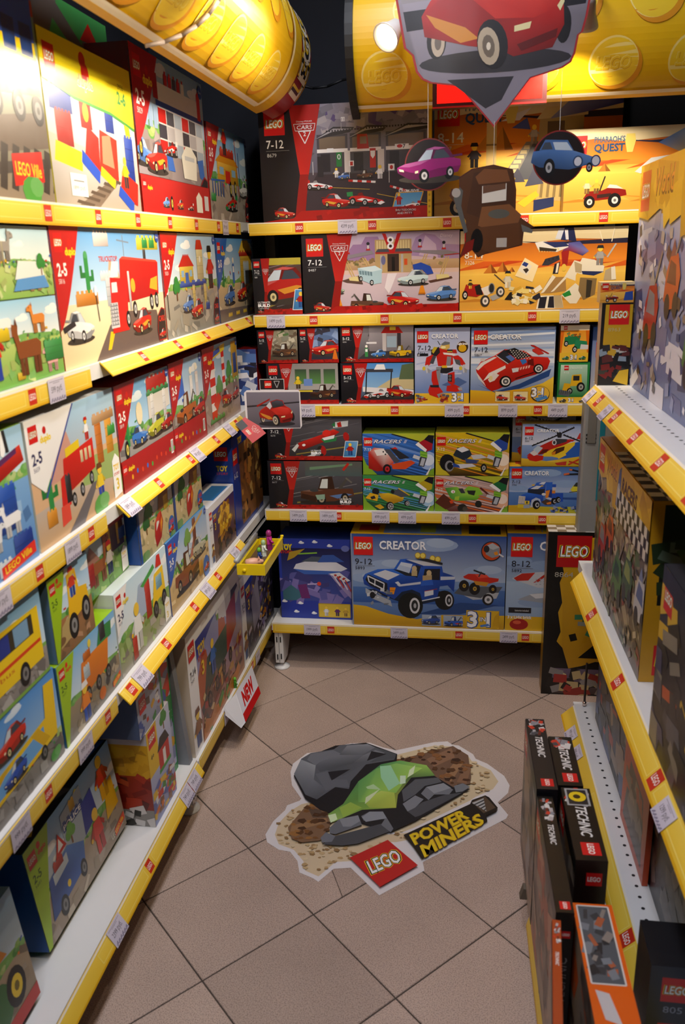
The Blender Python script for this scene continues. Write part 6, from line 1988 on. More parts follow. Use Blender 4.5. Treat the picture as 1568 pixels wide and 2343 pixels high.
def art_quest_jackal(a):
    a.src(22, 25, 1520, 770)
    a.pop()
    desert(a)
    a.src(22, 25, 1520, 770)
    for (x, y, w, h) in ((240, 420, 130, 90), (360, 410, 110, 95), (470, 412, 60, 45)):
        a.poly([(x,y),(x+w,y),(x+w/2,y-h)],'c8782a');a.poly([(x+w*.6,y),(x+w,y),(x+w/2,y-h)],'8a4a1c')
    # big jointed statue of plates
    IV, SH_ = 'ece2cc', 'b8a480'
    a.poly([(735,765),(755,640),(960,640),(985,760)],IV);a.poly([(750,760),(765,655),(830,650),(815,760)],'26242c');a.poly([(838,755),(850,650),(890,648),(900,758)],'26242c');a.poly([(890,640),(955,640),(985,760),(905,760)],SH_)
    a.poly([(770,620),(850,470),(990,470),(1000,600),(860,620)],'a8804a');a.poly([(770,620),(870,450),(900,470),(800,610)],IV);a.poly([(860,610),(980,470),(1000,480),(890,600)],IV)
    a.poly([(980,470),(1060,320),(1130,340),(1080,460),(1080,510)],IV);a.poly([(1070,430),(1130,300),(1240,320),(1330,380),(1320,440),(1130,450)],IV);a.poly([(1060,330),(1130,360),(1130,440),(1075,430)],SH_);a.poly([(1130,420),(1330,430),(1240,465),(1140,450)],'26305a')
    a.poly([(960,640),(1080,530),(1165,600),(1100,720),(1040,720)],IV);a.poly([(965,630),(1030,595),(1050,640),(990,660)],'2a8a3a');a.poly([(1120,480),(1270,490),(1260,640),(1160,690),(1110,600)],'8a7048');a.poly([(1180,500),(1230,510),(1220,660),(1180,670)],'3a342a')
    a.poly([(1340,420),(1420,380),(1440,510),(1330,510)],SH_);a.poly([(1390,390),(1425,385),(1440,500),(1400,505)],IV)
    a.poly([(885,350),(935,330),(920,440),(870,440)],'26242c');a.poly([(905,345),(925,340),(915,430),(895,432)],IV)
    a.poly([(940,240),(1010,230),(1000,350),(960,400)],'a02420');a.poly([(945,240),(1000,160),(1100,150),(1185,240),(1130,280),(1010,230)],'3a3a7a',['8a2430','5a5aa0','4a4a90','7a7ab8','3a3a74','8a2430'])
    a.poly([(700,150),(770,140),(1000,170),(1000,200),(900,240),(735,220)],'e0dcd8');a.poly([(770,145),(960,150),(1010,190),(880,200)],'2a3262')
    for i in range(8):
        a.poly([(735 + i * 24, 205), (752 + i * 24, 208), (742 + i * 24, 242)], 'e8d890')
    a.poly([(740, 190), (900, 215), (890, 235), (745, 225)], '3a3028')
    a.poly([(880,120),(910,30),(960,25),(960,130)],'c8ccd8');a.poly([(930,130),(960,25),(1000,20),(990,140)],'26305a');a.poly([(985,20),(1040,20),(1070,150),(1000,140)],'20284e');a.poly([(960,40),(990,40),(1000,130),(975,130)],'d8d8e0')
    a.poly([(770, 360), (800, 300), (920, 270), (930, 310), (830, 360)], '3a3840')
    for i in range(4):
        a.poly([(790+i*36,330-i*10),(805+i*36,330-i*10),(796+i*36,300-i*10)],'26242c')
    a.ell(970, 385, 22, 34, 'e8c04a')
    # walker, mummy, car, rubble
    minifig(a,1285,370,170,'a8a4a0','8a8480','2a2a2e');a.line((1350,300),(1420,180),14,'b8b4ac');minifig(a,465,560,150,'d8d0b8','e8e0c8','2a2a2e');a.line((340,430),(440,520),10,'5a4a3a')
    a.poly([(530,450),(615,285),(740,360),(690,510)],'f4e0b0');a.poly([(560,400),(600,320),(680,360),(640,450)],'e8e0d0');a.poly([(590,350),(610,320),(650,340),(630,370)],'2a3a80');a.poly([(600,390),(640,380),(655,400),(630,430)],'3a3028')
    a.poly([(50,620),(80,520),(200,520),(260,600),(180,640)],'a82018');a.poly([(160,540),(210,520),(240,620),(180,620)],'26201e');a.poly([(220,560),(330,520),(350,580),(260,640)],'e4dcd4');a.ell(318,560,30,50,'8a8a8a');a.ell(318,560,22,42,'2a2a2a');a.poly([(300,640),(400,600),(400,650),(330,680)],'a8a4a0');minifig(a,120,560,80,'4a3a24','e8b83a','2a241c')
    wheel(a,72,620,26,42,'e4dcd0');wheel(a,260,680,44,56,'e8e0d8','3a3632',.62);wheel(a,400,595,40,50,'e0d8d0','3a3632',.62)
    a.poly([(440,670),(490,600),(570,610),(530,680)],'26221f');a.poly([(530,680),(600,630),(720,640),(730,700),(600,710)],'f0e0a8');a.clutter(500,560,760,710,24,['e8d8a0','f0d880','2a2a34','d8a83a','f4ead0'],16,40,5)
    a.line((1270, 60), (1300, 150), 8, 'e0d4b8'); a.line((1400, 30), (1380, 160), 8, 'e0d4b8')
    a.pop()
    quest_head(a, .055, .80, .20, title=False, age='8-14', num='7326')

def art_quest_mini(a):
    desert(a)
    A = a.A
    buggy(a,A*.35,.06,.34);a.poly([(A*.7,.1),(A*.98,.12),(A*.96,.55),(A*.74,.5)],'2a4a9a')
    quest_head(a, .08, .62, .32)

def art_mini_green(a):
    A = a.A
    a.rect(0,0,A,1,'f0c848','e88a20');a.rect(0,.86,A,1,'f4e8c8');a.poly([(0,.86),(.1,.86),(.04,.25),(0,.25)],'d86a14');a.poly([(A,.86),(A-.1,.86),(A-.04,.25),(A,.25)],'d86a14')
    a.poly([(.10,.45),(.12,.68),(.55,.72),(.50,.50)],'1f7a4a');a.clutter(.2,.68,.55,.78,12,['8a4a20','a86a2a','2a8a5a'],.02,.05,3)
    a.poly([(.36,.34),(.42,.60),(.72,.56),(.74,.38)],'24855a');a.poly([(.54,.34),(.56,.48),(.76,.46),(.76,.34)],'d8d8dc');wheel(a,.16,.50,.06,.08);wheel(a,.40,.34,.07,.09)
    a.rect(0,0,A,.25,'e8bc34');car(a,.16,.06,.1,'2a7a4a');car(a,A-.16,.06,.1,'2a7a4a');three_in_one(a,A*.36,.06,.13)
    a.logo(.08, .88, .10, simple=True); a.text('CREATOR', .21, .90, .04, 'e8e0d8', width=.3)

def art_mini_tractor(a):
    A = a.A
    a.rect(0,0,A,1,'1f6a34','2a8a48');a.poly([(.04,.18),(A-.04,.18),(A-.06,.95),(.06,.95)],'7ab48a',['2a7a40','2a7a40','b8dcc4','c8e4d0'])
    a.poly([(.30,.42),(.34,.70),(.56,.72),(.60,.44)],'e0b020');a.rect(.37,.56,.52,.68,'2a2a2a');a.poly([(.12,.32),(.30,.30),(.32,.48),(.16,.50)],'d8a81c');wheel(a,.56,.40,.10,.12,'a8a8a0');wheel(a,.30,.30,.07,.08,'a8a8a0')
    a.poly([(.02, .22), (.28, .16), (.34, .28), (.06, .34)], '5a5e64')
    for i in range(6):
        a.line((.04 + .05 * i, .22), (.05 + .05 * i, .32), .012, '2a2a2c')
    a.rect(0,0,A,.15,'e8bc34');car(a,.14,.02,.09,'4a4430');car(a,A-.14,.02,.09,'4a4430');three_in_one(a,A*.36,.03,.09)
    a.logo(.14,.82,.11,simple=True);a.text('CREATOR',.28,.84,.055,'e8f0e8',width=.3);a.text('6-12',.14,.74,.04,'f0f0f0',width=.12)

def art_racing_big(a, alt=0):   # yellow headed racing box, snow picture
    A = a.A
    a.rect(0, 0, A, .78, '5a6a9a' if not alt else '5a4a3a', 'a8b0d0' if not alt else '9a8a6a')
    pal=['8a94bc','c8ccdc','5a6290','7a7aa0','3a4470','e0e0e8'] if not alt else ['6a5a48','a8987a','3a3428','c8b898','5a6a3a','8a3a2a']
    a.clutter(0,.02,A,.76,70,pal,.05,.13,31+alt);a.clutter(0,.02,A,.74,170,pal+['4a3a34','8a7a6a','b0a8a0'],.012,.045,37+alt)
    for (x,y,k,c1,c2) in ((.30,.25,.5,'b03028','8a8a90'),(.55,.40,.45,'c85a2a','6a2a24'),(.85,.18,.55,'4a7a34','2a4a24'),(1.15,.30,.5,'3a5a34','8a9a4a'),(1.5,.3,.5,'c8c8cc','5a6a9a')):
        x *= A / 1.6
        a.push(x, y, k * .8)
        a.poly([(-.3,.1),(-.1,.0),(.25,.05),(.35,.4),(.2,.62),(-.1,.6),(-.25,.4)],c1);a.poly([(-.2,.3),(.2,.28),(.15,.5),(-.1,.55)],c2);a.poly([(-.12,.58),(0,.78),(.14,.6)],shade(c2,1.2))
        a.ell(-.12,.04,.12,.14,'26242a');a.ell(.22,.08,.11,.14,'26242a');a.line((.1,.6),(.35,.95),.05,'8a8478')
        a.pop()
    pts = [(0, 1), (A, 1), (A, .80)]
    for i in range(11):
        pts.append((A * (1 - i / 10), .78 + .02 * ((i * 7) % 3 - 1)))
    a.poly(pts, 'd8ac1a', None)
    a.clutter(0, .80, A, .99, 16, ['e8c02c', 'c89a14', 'dcb224'], .06, .18, 5)
    a.logo(.04, .80, .17)
    a.text('World',.30,.86,.10,'5a2a14',width=.32,bold=.05,shear=.1);a.text('World',.30,.865,.10,'e0902a',width=.32,bold=.01,shear=.1)
    a.text('RACERS', A * .52, .85, .08, '5a2a14', width=.4, bold=.04, shear=.1)
    a.poly([(A*.42,.72),(A*.46,.95),(A*.50,.98),(A*.50,.72)],'4a5a9a');a.ell(A*.465,.78,.05,.09,'b8b8c0')
    if alt:
        n = 14
        for i in range(n):
            for j in range(3):
                if (i + j) % 2:
                    a.rect(A*.45+i*A*.04,.66+j*.06,A*.45+(i+1)*A*.04,.72+j*.06,'26221f')
                else:
                    a.rect(A*.45+i*A*.04,.66+j*.06,A*.45+(i+1)*A*.04,.72+j*.06,'d8d0c4')

def art_crew(a):       # yellow and black tall box end
    A = a.A
    a.rect(0, 0, A, 1, '141210')
    pts = [(A * .10, .97), (A, .97), (A, .20), (A * .60, .22), (A * .45, .19), (A * .30, .17), (A * .22, .30)]
    for i in range(8):
        pts.append((A * (.15 + .02 * ((i * 5) % 3)), .34 + i * .06))
    a.poly(pts,'c8981a',['d8a81c','d8a81c','b8861a','b8861a','b8861a','b8861a','b8861a']+['c8981a']*8)
    a.clutter(A * .3, .30, A, .70, 8, ['14120f', '1c1812', 'b8880f'], .01, .04, 2)
    a.poly([(A*.42,.44),(A*.8,.48),(A*.8,.60),(A*.50,.64),(A*.44,.56)],'1f5a3a');a.clutter(A*.4,.38,A*.8,.62,22,['26342a','3a7a54','8a8a80','5a1c18','1c1c1c','2a6a48'],.02,.05,6)
    a.poly([(A * .40, .24), (A * .60, .34), (A, .36), (A, .22), (A * .7, .24)], '100e0c')
    a.rect(A*.12,.01,A*.96,.17,'4a3a34','6a5a70');a.clutter(A*.14,.015,A*.94,.15,40,['c8b88a','8a2a20','3a3a34','b8a070','8a8480','1f1a18','a03028'],.02,.06,9)
    a.logo(A * .10, .795, .185, red='b8181a'); a.text('8864', A * .09, .735, .03, 'b8b0a0', width=.10)

def art_crew_small(a):
    A = a.A
    a.rect(0,0,A,1,'14120f');a.poly([(A*.12,.98),(A,.98),(A,.10),(A*.6,.06),(A*.55,.42),(A*.1,.50)],'c8a01c');a.poly([(A*.05,.2),(A*.5,.5),(A,.46),(A,.12),(A*.3,.1)],'100e0c')
    a.clutter(A*.1,.32,A,.5,16,['8a9aa8','5a2420','b8b8b0','2a2a2a','c8a02a'],.03,.07,4);a.clutter(A*.1,.08,A*.8,.25,14,['7a1c14','141414','3a3a30'],.03,.07,8);a.poly([(A*.5,.05),(A,.0),(A,.2),(A*.7,.18)],'d8b024')
    a.logo(A * .24, .74, A * .66); a.text('8963', A * .24, .66, .045, 'c8b880', width=A * .4)

def art_tech_face(a, hue='8a3a24', seed=1):
    A = a.A
    a.rect(0, 0, A, 1, '5a4a42', '8a7468')
    a.clutter(0,0,A,1,60,[hue,'7a685a','a8907c','4a3a34',shade(hue,1.3),'6a5a50','948272'],.06,.2,seed)
    a.rect(0, .90, A, 1, '14120f'); a.logo(.04, .80, .16)

def art_tech_top(a, col='14120f', seed=2, pic=True, crest=False):
    """narrow top face, lettering runs along it"""
    A = a.A
    a.rect(0, 0, A, 1, col)
    a.logo(A - .85, .25, .6, simple=True)
    a.text('TECHNIC', A * .28, .35, .36, 'e8e4e0', width=min(1.9, A * .42), bold=.02, shear=.3)
    if pic:
        a.clutter(A*.04,.2,A*.24,.85,22,['b8b0b0','c83a24','8a8a90','4a4a50','d8d4d0','6a2a20'],.1,.26,seed)
    if crest:
        a.rect(.05,.1,1.0,.9,'a8a8a8');a.rect(.12,.17,.93,.83,'26262a');a.ell(.5,.5,.28,.3,'e8c820',n=16);a.ell(.5,.48,.12,.13,'3a2a10',n=10)

def art_dark(a, seed, pal):
    A = a.A
    a.rect(0, 0, A, 1, '1c1c22', '2a2a36')
    a.clutter(0, .02, A, .98, 70, pal, .05, .15, seed)
    a.logo(.05, .78, .16)

def art_bricks(a):     # small brick house box
    A = a.A
    a.rect(0, 0, A, 1, '8a96c8', 'c8d0e8')
    a.rect(0,.52,A*.42,1,'e0b81c');a.logo(A*.06,.80,A*.30);a.text('4+',A*.10,.68,.05,'5a4a14',bold=.03)
    a.poly([(A*.40,.46),(A*.86,.46),(A*.86,.66),(A*.40,.66)],'c02a1c');a.poly([(A*.36,.66),(A*.90,.66),(A*.76,.78),(A*.50,.78)],'26221f');a.rect(A*.58,.46,A*.70,.62,'e8e4e0');a.rect(A*.38,.42,A*.9,.46,'3a9a3c')
    tree(a,A*.72,.80,.2,'3a8a34');a.clutter(0,.02,A,.36,40,['4a62a8','d8702a','c83024','e0b82a','e0e0e8','3a8a3c','5a6ab0','8a5a3a'],.03,.08,4)

def art_city(a, seed=0):
    A = a.A
    a.rect(0, 0, A, 1, '9aa4c8', 'b8c4e0')
    a.clutter(0,.02,A,.98,46,['c83a24','d8a82a','3a5ab0','e0e0e8','8a92b8','b8c0dc','3a8a4a','5a4a44'],.04,.12,50+seed)
    a.logo(A * .08, .42, A * .26, simple=True)
    a.rect(A * .93, 0, A, 1, '2a8a4a')

# ================================================================== toy boxes
def toy_box(face,u0,u1,z0,z1,depth,front,art,label,group,sides='3a3a40',left=None,right=None,top=None,lean=0.0,topart=None,leftart=None,turn=0.0):
    """one carton. face B looks to -y, L to +x, R to -x ; u0..u1 along the shelf ; front = position of its face"""
    w, h = u1 - u0, z1 - z0
    b = sides
    le, ri, to = left or b, right or b, top or b
    mb = MB().box(-w / 2, w / 2, 0, depth, 0, h, cols=[b, ri, shade(b, .6), le, to, shade(b, .5)])
    o = mb.obj('toy_box', M_CARD)
    c = (u0 + u1) / 2
    lift = depth * math.sin(abs(lean)) if lean < 0 else 0.0
    if face == 'B':
        o.location, rz = (c, front, z0 + lift), 0.0
    elif face == 'L':
        o.location, rz = (front, c, z0 + lift), math.pi / 2
    else:
        o.location, rz = (front, c, z0 + lift), -math.pi / 2 + RA
    o.rotation_euler = (lean, 0, rz + turn)
    tag(o, label, 'toy box', group)
    a = Art(w, h)
    art(a)
    a.build('front_print', M_CARD, o, dz=0.00001, base=0.0003)
    if topart:
        t = Art(w, depth)
        topart(t)
        t.build('top_print',M_CARD,o,place=lambda u,v,l: (u*depth-w/2,v*depth,h+l),dz=0.00001,base=0.0003)
    if leftart:
        t = Art(depth, h)
        leftart(t)
        t.build('side_print',M_CARD,o,place=lambda u,v,l: (-w/2-l,depth-u*h,v*h),dz=0.00001,base=0.0003)
    return o

def top_creator(t):
    A = t.A
    t.rect(0,0,A,1,'d8a81c');t.rect(.9,.1,A-1.2,.9,'6a88b8','8aa4c8');t.rect(A*.45,.2,A*.55,.8,'a8b83a');t.rect(A-1.0,.15,A-.15,.85,'26262c');t.rect(.2,.3,.75,.8,'b8281c')
def top_toys(t):
    A = t.A
    t.rect(0,0,A,1,'e8e8ec');t.rect(A*.10,.15,A*.92,.62,'3a7ac0');t.clutter(A*.14,.2,A*.88,.56,20,['8a5a2a','d8b03a','3a9a4a','c83a2a','e0e0e0','2a2a5a'],.05,.12,6)
    t.rect(A * .3, .70, A * .4, .88, 'c8281c')
def top_dark(t):
    t.rect(0,0,t.A,1,'26262a');t.clutter(.1,.1,t.A-.1,.9,24,['3a3a40','c8a82a','2a5ab0','3a8a3c','5a5a60','14141a'],.08,.25,8)
def top_check(t):
    A = t.A
    t.rect(0, 0, A, 1, 'c8961a')
    n = max(6, int(A * 4))
    for i in range(n // 3, n):
        for j in range(4):
            t.rect(i * A / n, j * .25, (i + 1) * A / n, (j + 1) * .25, '2a241f' if (i + j) % 2 else 'd0c8bc')
    t.clutter(A * .05, .1, A * .4, .9, 8, ['a8761a', 'e0b030', '8a5a14'], .1, .3, 3)
def side_blue(t):
    A = t.A
    t.rect(0,0,A,1,'1f3a8c');t.logo(A*.45,.78,A*.42);t.text('TOY',A*.5,.68,.05,'e8c81e',bold=.05,rot=0,width=A*.35);t.text('STORY',A*.5,.64,.025,'c8301c',width=A*.35)
    for (x, y) in ((.2, .3), (.6, .4), (.4, .15), (.75, .25)):
        t.ell(A * x, y, A * .12, .02, 'dfe4f0', n=8)
def side_bricks(t):
    A = t.A
    t.rect(0,0,A,.18,'8a8680');t.rect(0,.18,A,.60,'8a2416','9a2c18');t.rect(0,.55,A,.88,'c8941c','d8a420');t.rect(0,.88,A,1,'c8c4cc')
    t.clutter(0,.58,A,.86,26,['e0b42a','b8861a','d8a424'],.04,.09,3);t.clutter(0,.2,A,.55,26,['7a1c12','a8341f','b84a24','5a1810'],.04,.09,4);t.clutter(0,.02,A,.17,16,['d0ccc8','5a5652','26241f','a8a4a0'],.03,.08,5)

G1,G2,G3,G4,G5=['boxed toy sets on the %s left shelf' % n for n in ('top','second','third','fourth','lowest')]
H1,H2,H3,H4,H5=['boxed toy sets on the %s far shelf' % n for n in ('top','second','third','fourth','lowest')]
RG = 'boxed toy sets on the right shelving'
TG = 'technical building sets on the right base shelf'
XF = -0.7525
YF = 2.761

# ---- far shelves
toy_box('B',-.661,-.122,1.609,1.946,.09,YF,art_pit,'large black and red box with a pit-lane garage, top far shelf',H1,'14121a',top='26242a')
toy_box('B',-.119,.452,1.609,1.952,.10,2.86,art_quest_temple,'large desert temple box behind the hanging purple and brown shapes, top far shelf',H1,'8a5a2a',top='c8a868')
toy_box('B',.277,.72,1.609,1.838,.07,YF,art_quest_buggy,'wide desert buggy box with a blue winged statue, front of the top far shelf',H1,'a87a3a',top='c8a868')
def f_redwing(a):
    car(a, a.A * .50, .22, .42, 'b8201a', deco='d8902c'); a.rect(0, .88, a.A, 1, 'b8a83a')
toy_box('B',-.709,-.546,1.319,1.498,.08,YF,lambda a: art_build(a,'8484',f_redwing,'Lightning',bg=('2c2426','5a3a30'),sx=.08),'small dark box with a red car, left end of the second far shelf',H2,'1c181a')
toy_box('B',-.540,-.035,1.319,1.567,.08,YF,art_cafe,'wide box with a desert filling station under a red V8 sign',H2,'1c181c',top='a83428')
toy_box('B',-.032,.475,1.319,1.562,.08,YF,art_quest_jackal,'wide desert box with a giant white jackal statue, second far shelf',H2,'b8863a',top='d8c08a')
def f_brown(a):
    truck(a,a.A*.66,.2,.28,'5a3c28');a.clutter(a.A*.5,.6,a.A*.9,.95,8,['5a7a4a','8a8a78','c8c0a8'],.05,.12,3)
toy_box('B',-.706,-.569,1.158,1.268,.10,YF,lambda a: art_race_small(a,'8201',('6a5a48','a8a088'),f_brown),'small box with a brown tow truck, upper left of the third far shelf',H3,'14121a',top='3a2a26')
toy_box('B',-.564,-.430,1.158,1.273,.10,YF,lambda a: art_race_small(a,'8200',('3a3a4a','6a86b8'),lambda a: (car(a,a.A*.66,.22,.32,'cc2018',deco='e08a2c'),a.poly([(a.A*.84,.1),(a.A*.98,.1),(a.A*.93,.38),(a.A*.89,.38)],'d8701c'))),'small box with a red car and orange cone on the third far shelf',H3,'14121a',top='3a2a26')
def f_pitstop(a):
    A = a.A
    a.rect(A*.4,.3,A,1,'7a7478','a8a0a4');a.rect(A*.58,.3,A*.63,.8,'c8c0bc');a.rect(A*.78,.3,A*.83,.8,'3a3438');a.poly([(A*.56,.78),(A*.62,.95),(A*.80,.95),(A*.86,.78)],'b8241c');a.rect(A*.68,.86,A*.76,.96,'e8c83a')
    a.rect(A*.64,.4,A*.77,.7,'a0b4c0');a.rect(A*.36,.5,A*.5,.55,'e0dcdc');pump(a,A*.36,.15,.3,'3a8a4a');car(a,A*.52,.14,.15,'4a86d0');truck(a,A*.82,.14,.22,'e0b41e',bed='d0a018');flag(a,A*.18,.6,.2,'e8e8e8')
toy_box('B',-.424,-.180,1.158,1.279,.10,YF,lambda a: art_race_small(a,'8206',('4a464c','8a8488'),f_pitstop),'box with a red pit-stop arch, upper of the two beside the robot box',H3,'14121a',top='3a2a26')
def f_train(a):
    A = a.A
    a.rect(A * .3, .35, A, 1, 'a8a4a0', '8a8682')
    for i in range(3):
        a.rect(A * (.40 + .2 * i), .5, A * (.56 + .2 * i), .86, '5a8a4a', '3a4a3a')
    a.rect(A*.52,.45,A*.64,.62,'6a8ac8');truck(a,A*.78,.14,.24,'4a2c20');a.ell(A*.42,.30,.08,.06,'b83a8a');minifig(a,A*.44,.38,.22,'e0c02a','4a3a24');a.rect(A*.44,.30,A*.64,.34,'d8c23a')
toy_box('B',-.681,-.434,1.019,1.156,.10,YF,lambda a: art_race_small(a,'8424',('2a2430','5a5a60'),f_train),'box with railway windows half behind the red car shelf card',H3,'14121a')
def f_grandprix(a):
    A = a.A
    a.rect(A*.3,.35,A,1,'8ab4d8','4a88cc');a.poly([(A*.5,.4),(A*.7,.62),(A,.7),(A,.35)],'c8b88a');a.poly([(A*.8,.6),(A*.84,.95),(A,1),(A,.6)],'5a6a4a');a.poly([(A*.3,.3),(A,.22),(A,.34),(A*.3,.42)],'e0dcdc')
    a.rect(A*.32,.78,A*.72,.86,'3a3a42');a.poly([(A*.46,.84),(A*.5,.97),(A*.6,.97),(A*.62,.84)],'e8e8e8');a.line((A*.34,.2),(A*.36,.8),.03,'26262a');a.line((A*.68,.3),(A*.70,.8),.03,'26262a')
    racer(a,A*.50,.14,.24,'d8d8dc','b8281c');car(a,A*.82,.16,.22,'b81c18',flip=True,deco='d88a2a')
toy_box('B',-.425,-.180,1.019,1.155,.10,YF,lambda a: art_race_small(a,'8423',('3a3438','6a9ac8'),f_grandprix),'box with seaside grand prix gate, lower of the two beside the robot box',H3,'14121a')
toy_box('B',-.176,.003,1.019,1.267,.08,YF,art_robot,'pale blue box with a red toy robot on the third far shelf',H3,'c8a028',top='8a6a28')
toy_box('B',.007,.274,1.019,1.265,.08,YF,art_coupe,'blue box with a red sports car and white stripes',H3,'9a8a5a',top='a88a3a')
toy_box('B',.289,.378,1.153,1.268,.06,YF,art_mini_green,'small orange box with a green dump truck',H3,'c87a20',top='d88a28')
toy_box('B',.287,.386,1.019,1.150,.06,YF,art_mini_tractor,'small green box with a yellow tractor below the dump truck box',H3,'1c6a34',top='1c6a34')
toy_box('B',.392,.47,1.019,1.26,.08,YF+.02,lambda a: (a.rect(0,0,a.A,1,'d8d0d0','3a68b0'),a.logo(.05,.6,.2)),'blue and white box half hidden behind the right shelving end',H3,'3a68b0')
toy_box('B',-.80,-.716,1.0135,1.205,.12,2.77,lambda a: (a.rect(0,0,a.A,1,'2a3a6a','3a4a8a'),a.clutter(.1,.1,a.A,.9,30,['c8ccd8','8a94b8','e8e8f0','2a2a3a','5a7ab8'],.05,.14,4),a.rect(0,0,.09,1,'a81c18')),'narrow box with white and blue picture in the corner between the shelves',H3,'8a1614')
def f_formula(a):
    A = a.A
    a.push(A * .58, .34, .74, rot=.20)
    a.poly([(-.75,.05),(-.70,.22),(.15,.34),(.45,.42),(.62,.30),(.2,.12),(-.6,-.02)],'c01c18',['8a1410','c82218','c82218','d8301f','b01a14','901410','801210']);a.ell(.22,.34,.13,.10,'d8281c');a.poly([(.0,.20),(.5,.16),(.45,.05),(.1,.06)],'2a7a44');a.poly([(.05,.22),(.45,.24),(.4,.14),(.1,.14)],'e4e4e4')
    a.poly([(-.95,.06),(-.74,.20),(-.70,.13),(-.88,-.04)],'d8dcd8');a.poly([(-.60,-.24),(-.40,-.34),(-.18,-.20),(-.24,-.14),(-.42,-.22)],'d8dcdc');a.poly([(.45,.46),(.55,.62),(.95,.58),(.9,.42)],'d0d4d4');a.poly([(.6,.58),(.72,.60),(.72,.44),(.6,.45)],'b82018');a.poly([(.42,.56),(.55,.62),(.52,.46)],'2a7a44')
    a.ell(-.02,-.16,.11,.16,'a81c18');a.ell(-.08,-.16,.11,.16,'26221f');a.ell(-.0,-.16,.08,.12,'a81c18');a.ell(.78,.12,.09,.14,'a81c18')
    a.ell(-.55, .12, .055, .04, 'f0f0f0', n=10)
    a.pop()
toy_box('B',-.690,-.358,.821,.976,.10,YF,lambda a: art_build(a,'8678',f_formula,'Francesco',sx=.46),'black box with a red green and white racing car, fourth far shelf',H4,'17151a')
def f_bigtow(a):
    A = a.A
    a.rect(A*.4,.7,A,1,'4a5a5a','5a5650');a.poly([(A*.45,.82),(A*.9,.92),(A*.9,.96),(A*.45,.88)],'6a8a6a');truck(a,A*.62,.12,.36,'5a3320',bed='5a78a8');a.line((A*.80,.82),(A*.86,.96),.05,'b8281c');a.poly([(A*.50,.3),(A*.60,.32),(A*.60,.22),(A*.52,.2)],'8aa890')
toy_box('B',-.696,-.360,.6415,.817,.10,YF,lambda a: art_build(a,'8677',f_bigtow,'Tow truck',inset=None,sx=.76),'black box with a brown tow truck, bottom left of the fourth far shelf',H4,'17151a')
toy_box('B',-.356,-.111,.771,.916,.10,YF,lambda a: art_speed(a,('1c3a6a','3a72c8','3a6ac0','14264a'),'a81c2a',v_coupe),'blue slammer box with a red and white racer, on top of the yellow racer box',H4,'a8b030',top='8a9a2a')
toy_box('B',-.358,-.111,.6415,.769,.10,YF,lambda a: art_speed(a,('143a2a','3a8a4a','4a8ac0','2a6a3a'),'b8a01c',v_open),'green and blue slammer box with a yellow open racer',H4,'a8b030',top='8a9a2a')
toy_box('B',-.106,.140,.771,.920,.10,YF,lambda a: art_speed(a,('3a2412','e0bc1c','d8801c','c8a018'),'2a4aa0',v_bike,grass='c8b82a'),'yellow slammer box with a dark chopper, on top of the green racer box',H4,'c8b42a',top='a8a02a')
toy_box('B',-.108,.141,.6415,.769,.10,YF,lambda a: art_speed(a,('5a1c12','d8b8b0','d0601c','a8481c'),'1f6a3a',v_green),'orange slammer box with a bright green racer',H4,'a8b030',top='8a9a2a')
toy_box('B',.181,.387,.806,.950,.06,YF,art_heli,'box with a red and yellow helicopter on the truck box',H4,'c8a028',top='b89838')
toy_box('B',.152,.36,.806,.975,.06,2.83,art_heli,'greyed helicopter box standing behind its twin on the fourth far shelf',H4,'5a584a',top='6a6440')
toy_box('B',.143,.388,.6415,.804,.14,YF,art_semi,'box with a blue haulage truck under the helicopter box',H4,'c8a028',top='c8a028',topart=lambda t: (t.rect(0,0,t.A,1,'d8a81c'),t.rect(.15,.25,.55,.75,'b83a1c')))
toy_box('B',-.684,-.415,.1975,.515,.14,2.80,art_storm,'dark blue cloud-patterned box with a white toy spaceship, lowest far shelf',H5,'1f3488',top='26387e')
toy_box('B',-.407,.141,.1975,.553,.13,YF,art_suv,'large blue box with a blue off-road car and trailer',H5,'b8901c',top='d8a81c',topart=top_creator)
toy_box('B',.144,.42,.1975,.566,.13,YF,art_plane,'blue box with red and white plane wings, right end of the lowest far shelf',H5,'b8901c',top='d8a81c',topart=top_creator)

# ---- left shelves, near to far
toy_box('L',1.12,1.521,1.6135,2.03,.20,XF,sc_passenger,'tall box with a yellow and blue toy railcar, nearest on the top left shelf',G1,'3a7a5a',right='3a8a5a')
toy_box('L',1.526,1.942,1.6135,1.905,.09,XF,sc_rail_fair,'yellow headed box with a station clock and red carts, top left shelf',G1,'d8c41c',left='c8b830',top='d8c41c')
toy_box('L',1.60,2.10,1.6135,2.035,.09,-.86,sc_track,'green box with toy rails behind the yellow headed box',G1,'2f8a44',top='2f8a44')
toy_box('L',1.950,2.476,1.6135,1.968,.10,XF,art_garage,'tall red box with a two-storey toy garage, top left shelf',G1,'9c1818',left='7a1214',top='8c1616')
toy_box('L',2.492,2.938,1.6135,1.878,.12,XF,lambda a: art_duplo(a,'b01c1c','5816',sc_blocks),'red cornered box with an orange building, far end of the top left shelf',G1,'9c1818',left='8c1616',top='8c1616')
toy_box('L',1.05,1.472,1.455,1.571,.16,XF,lambda a: (sc_zoo(a),corner(a,'9cc21c',.22,.5)),'box with toy giraffe and elephant, above the farm box',G2,'8ab040')
toy_box('L',1.05,1.472,1.3135,1.453,.16,XF,lambda a: (sc_farm(a),corner(a,'9cc21c',.26,.6)),'box with toy cow and farmer, below the giraffe box',G2,'8ab040')
toy_box('L',1.477,2.032,1.3135,1.575,.14,XF,lambda a: art_duplo(a,'c01c1c','5816',sc_highway,w=.46,h=.72),'wide red box with a red toy road train, second left shelf',G2,'9c1818',right='9c1818')
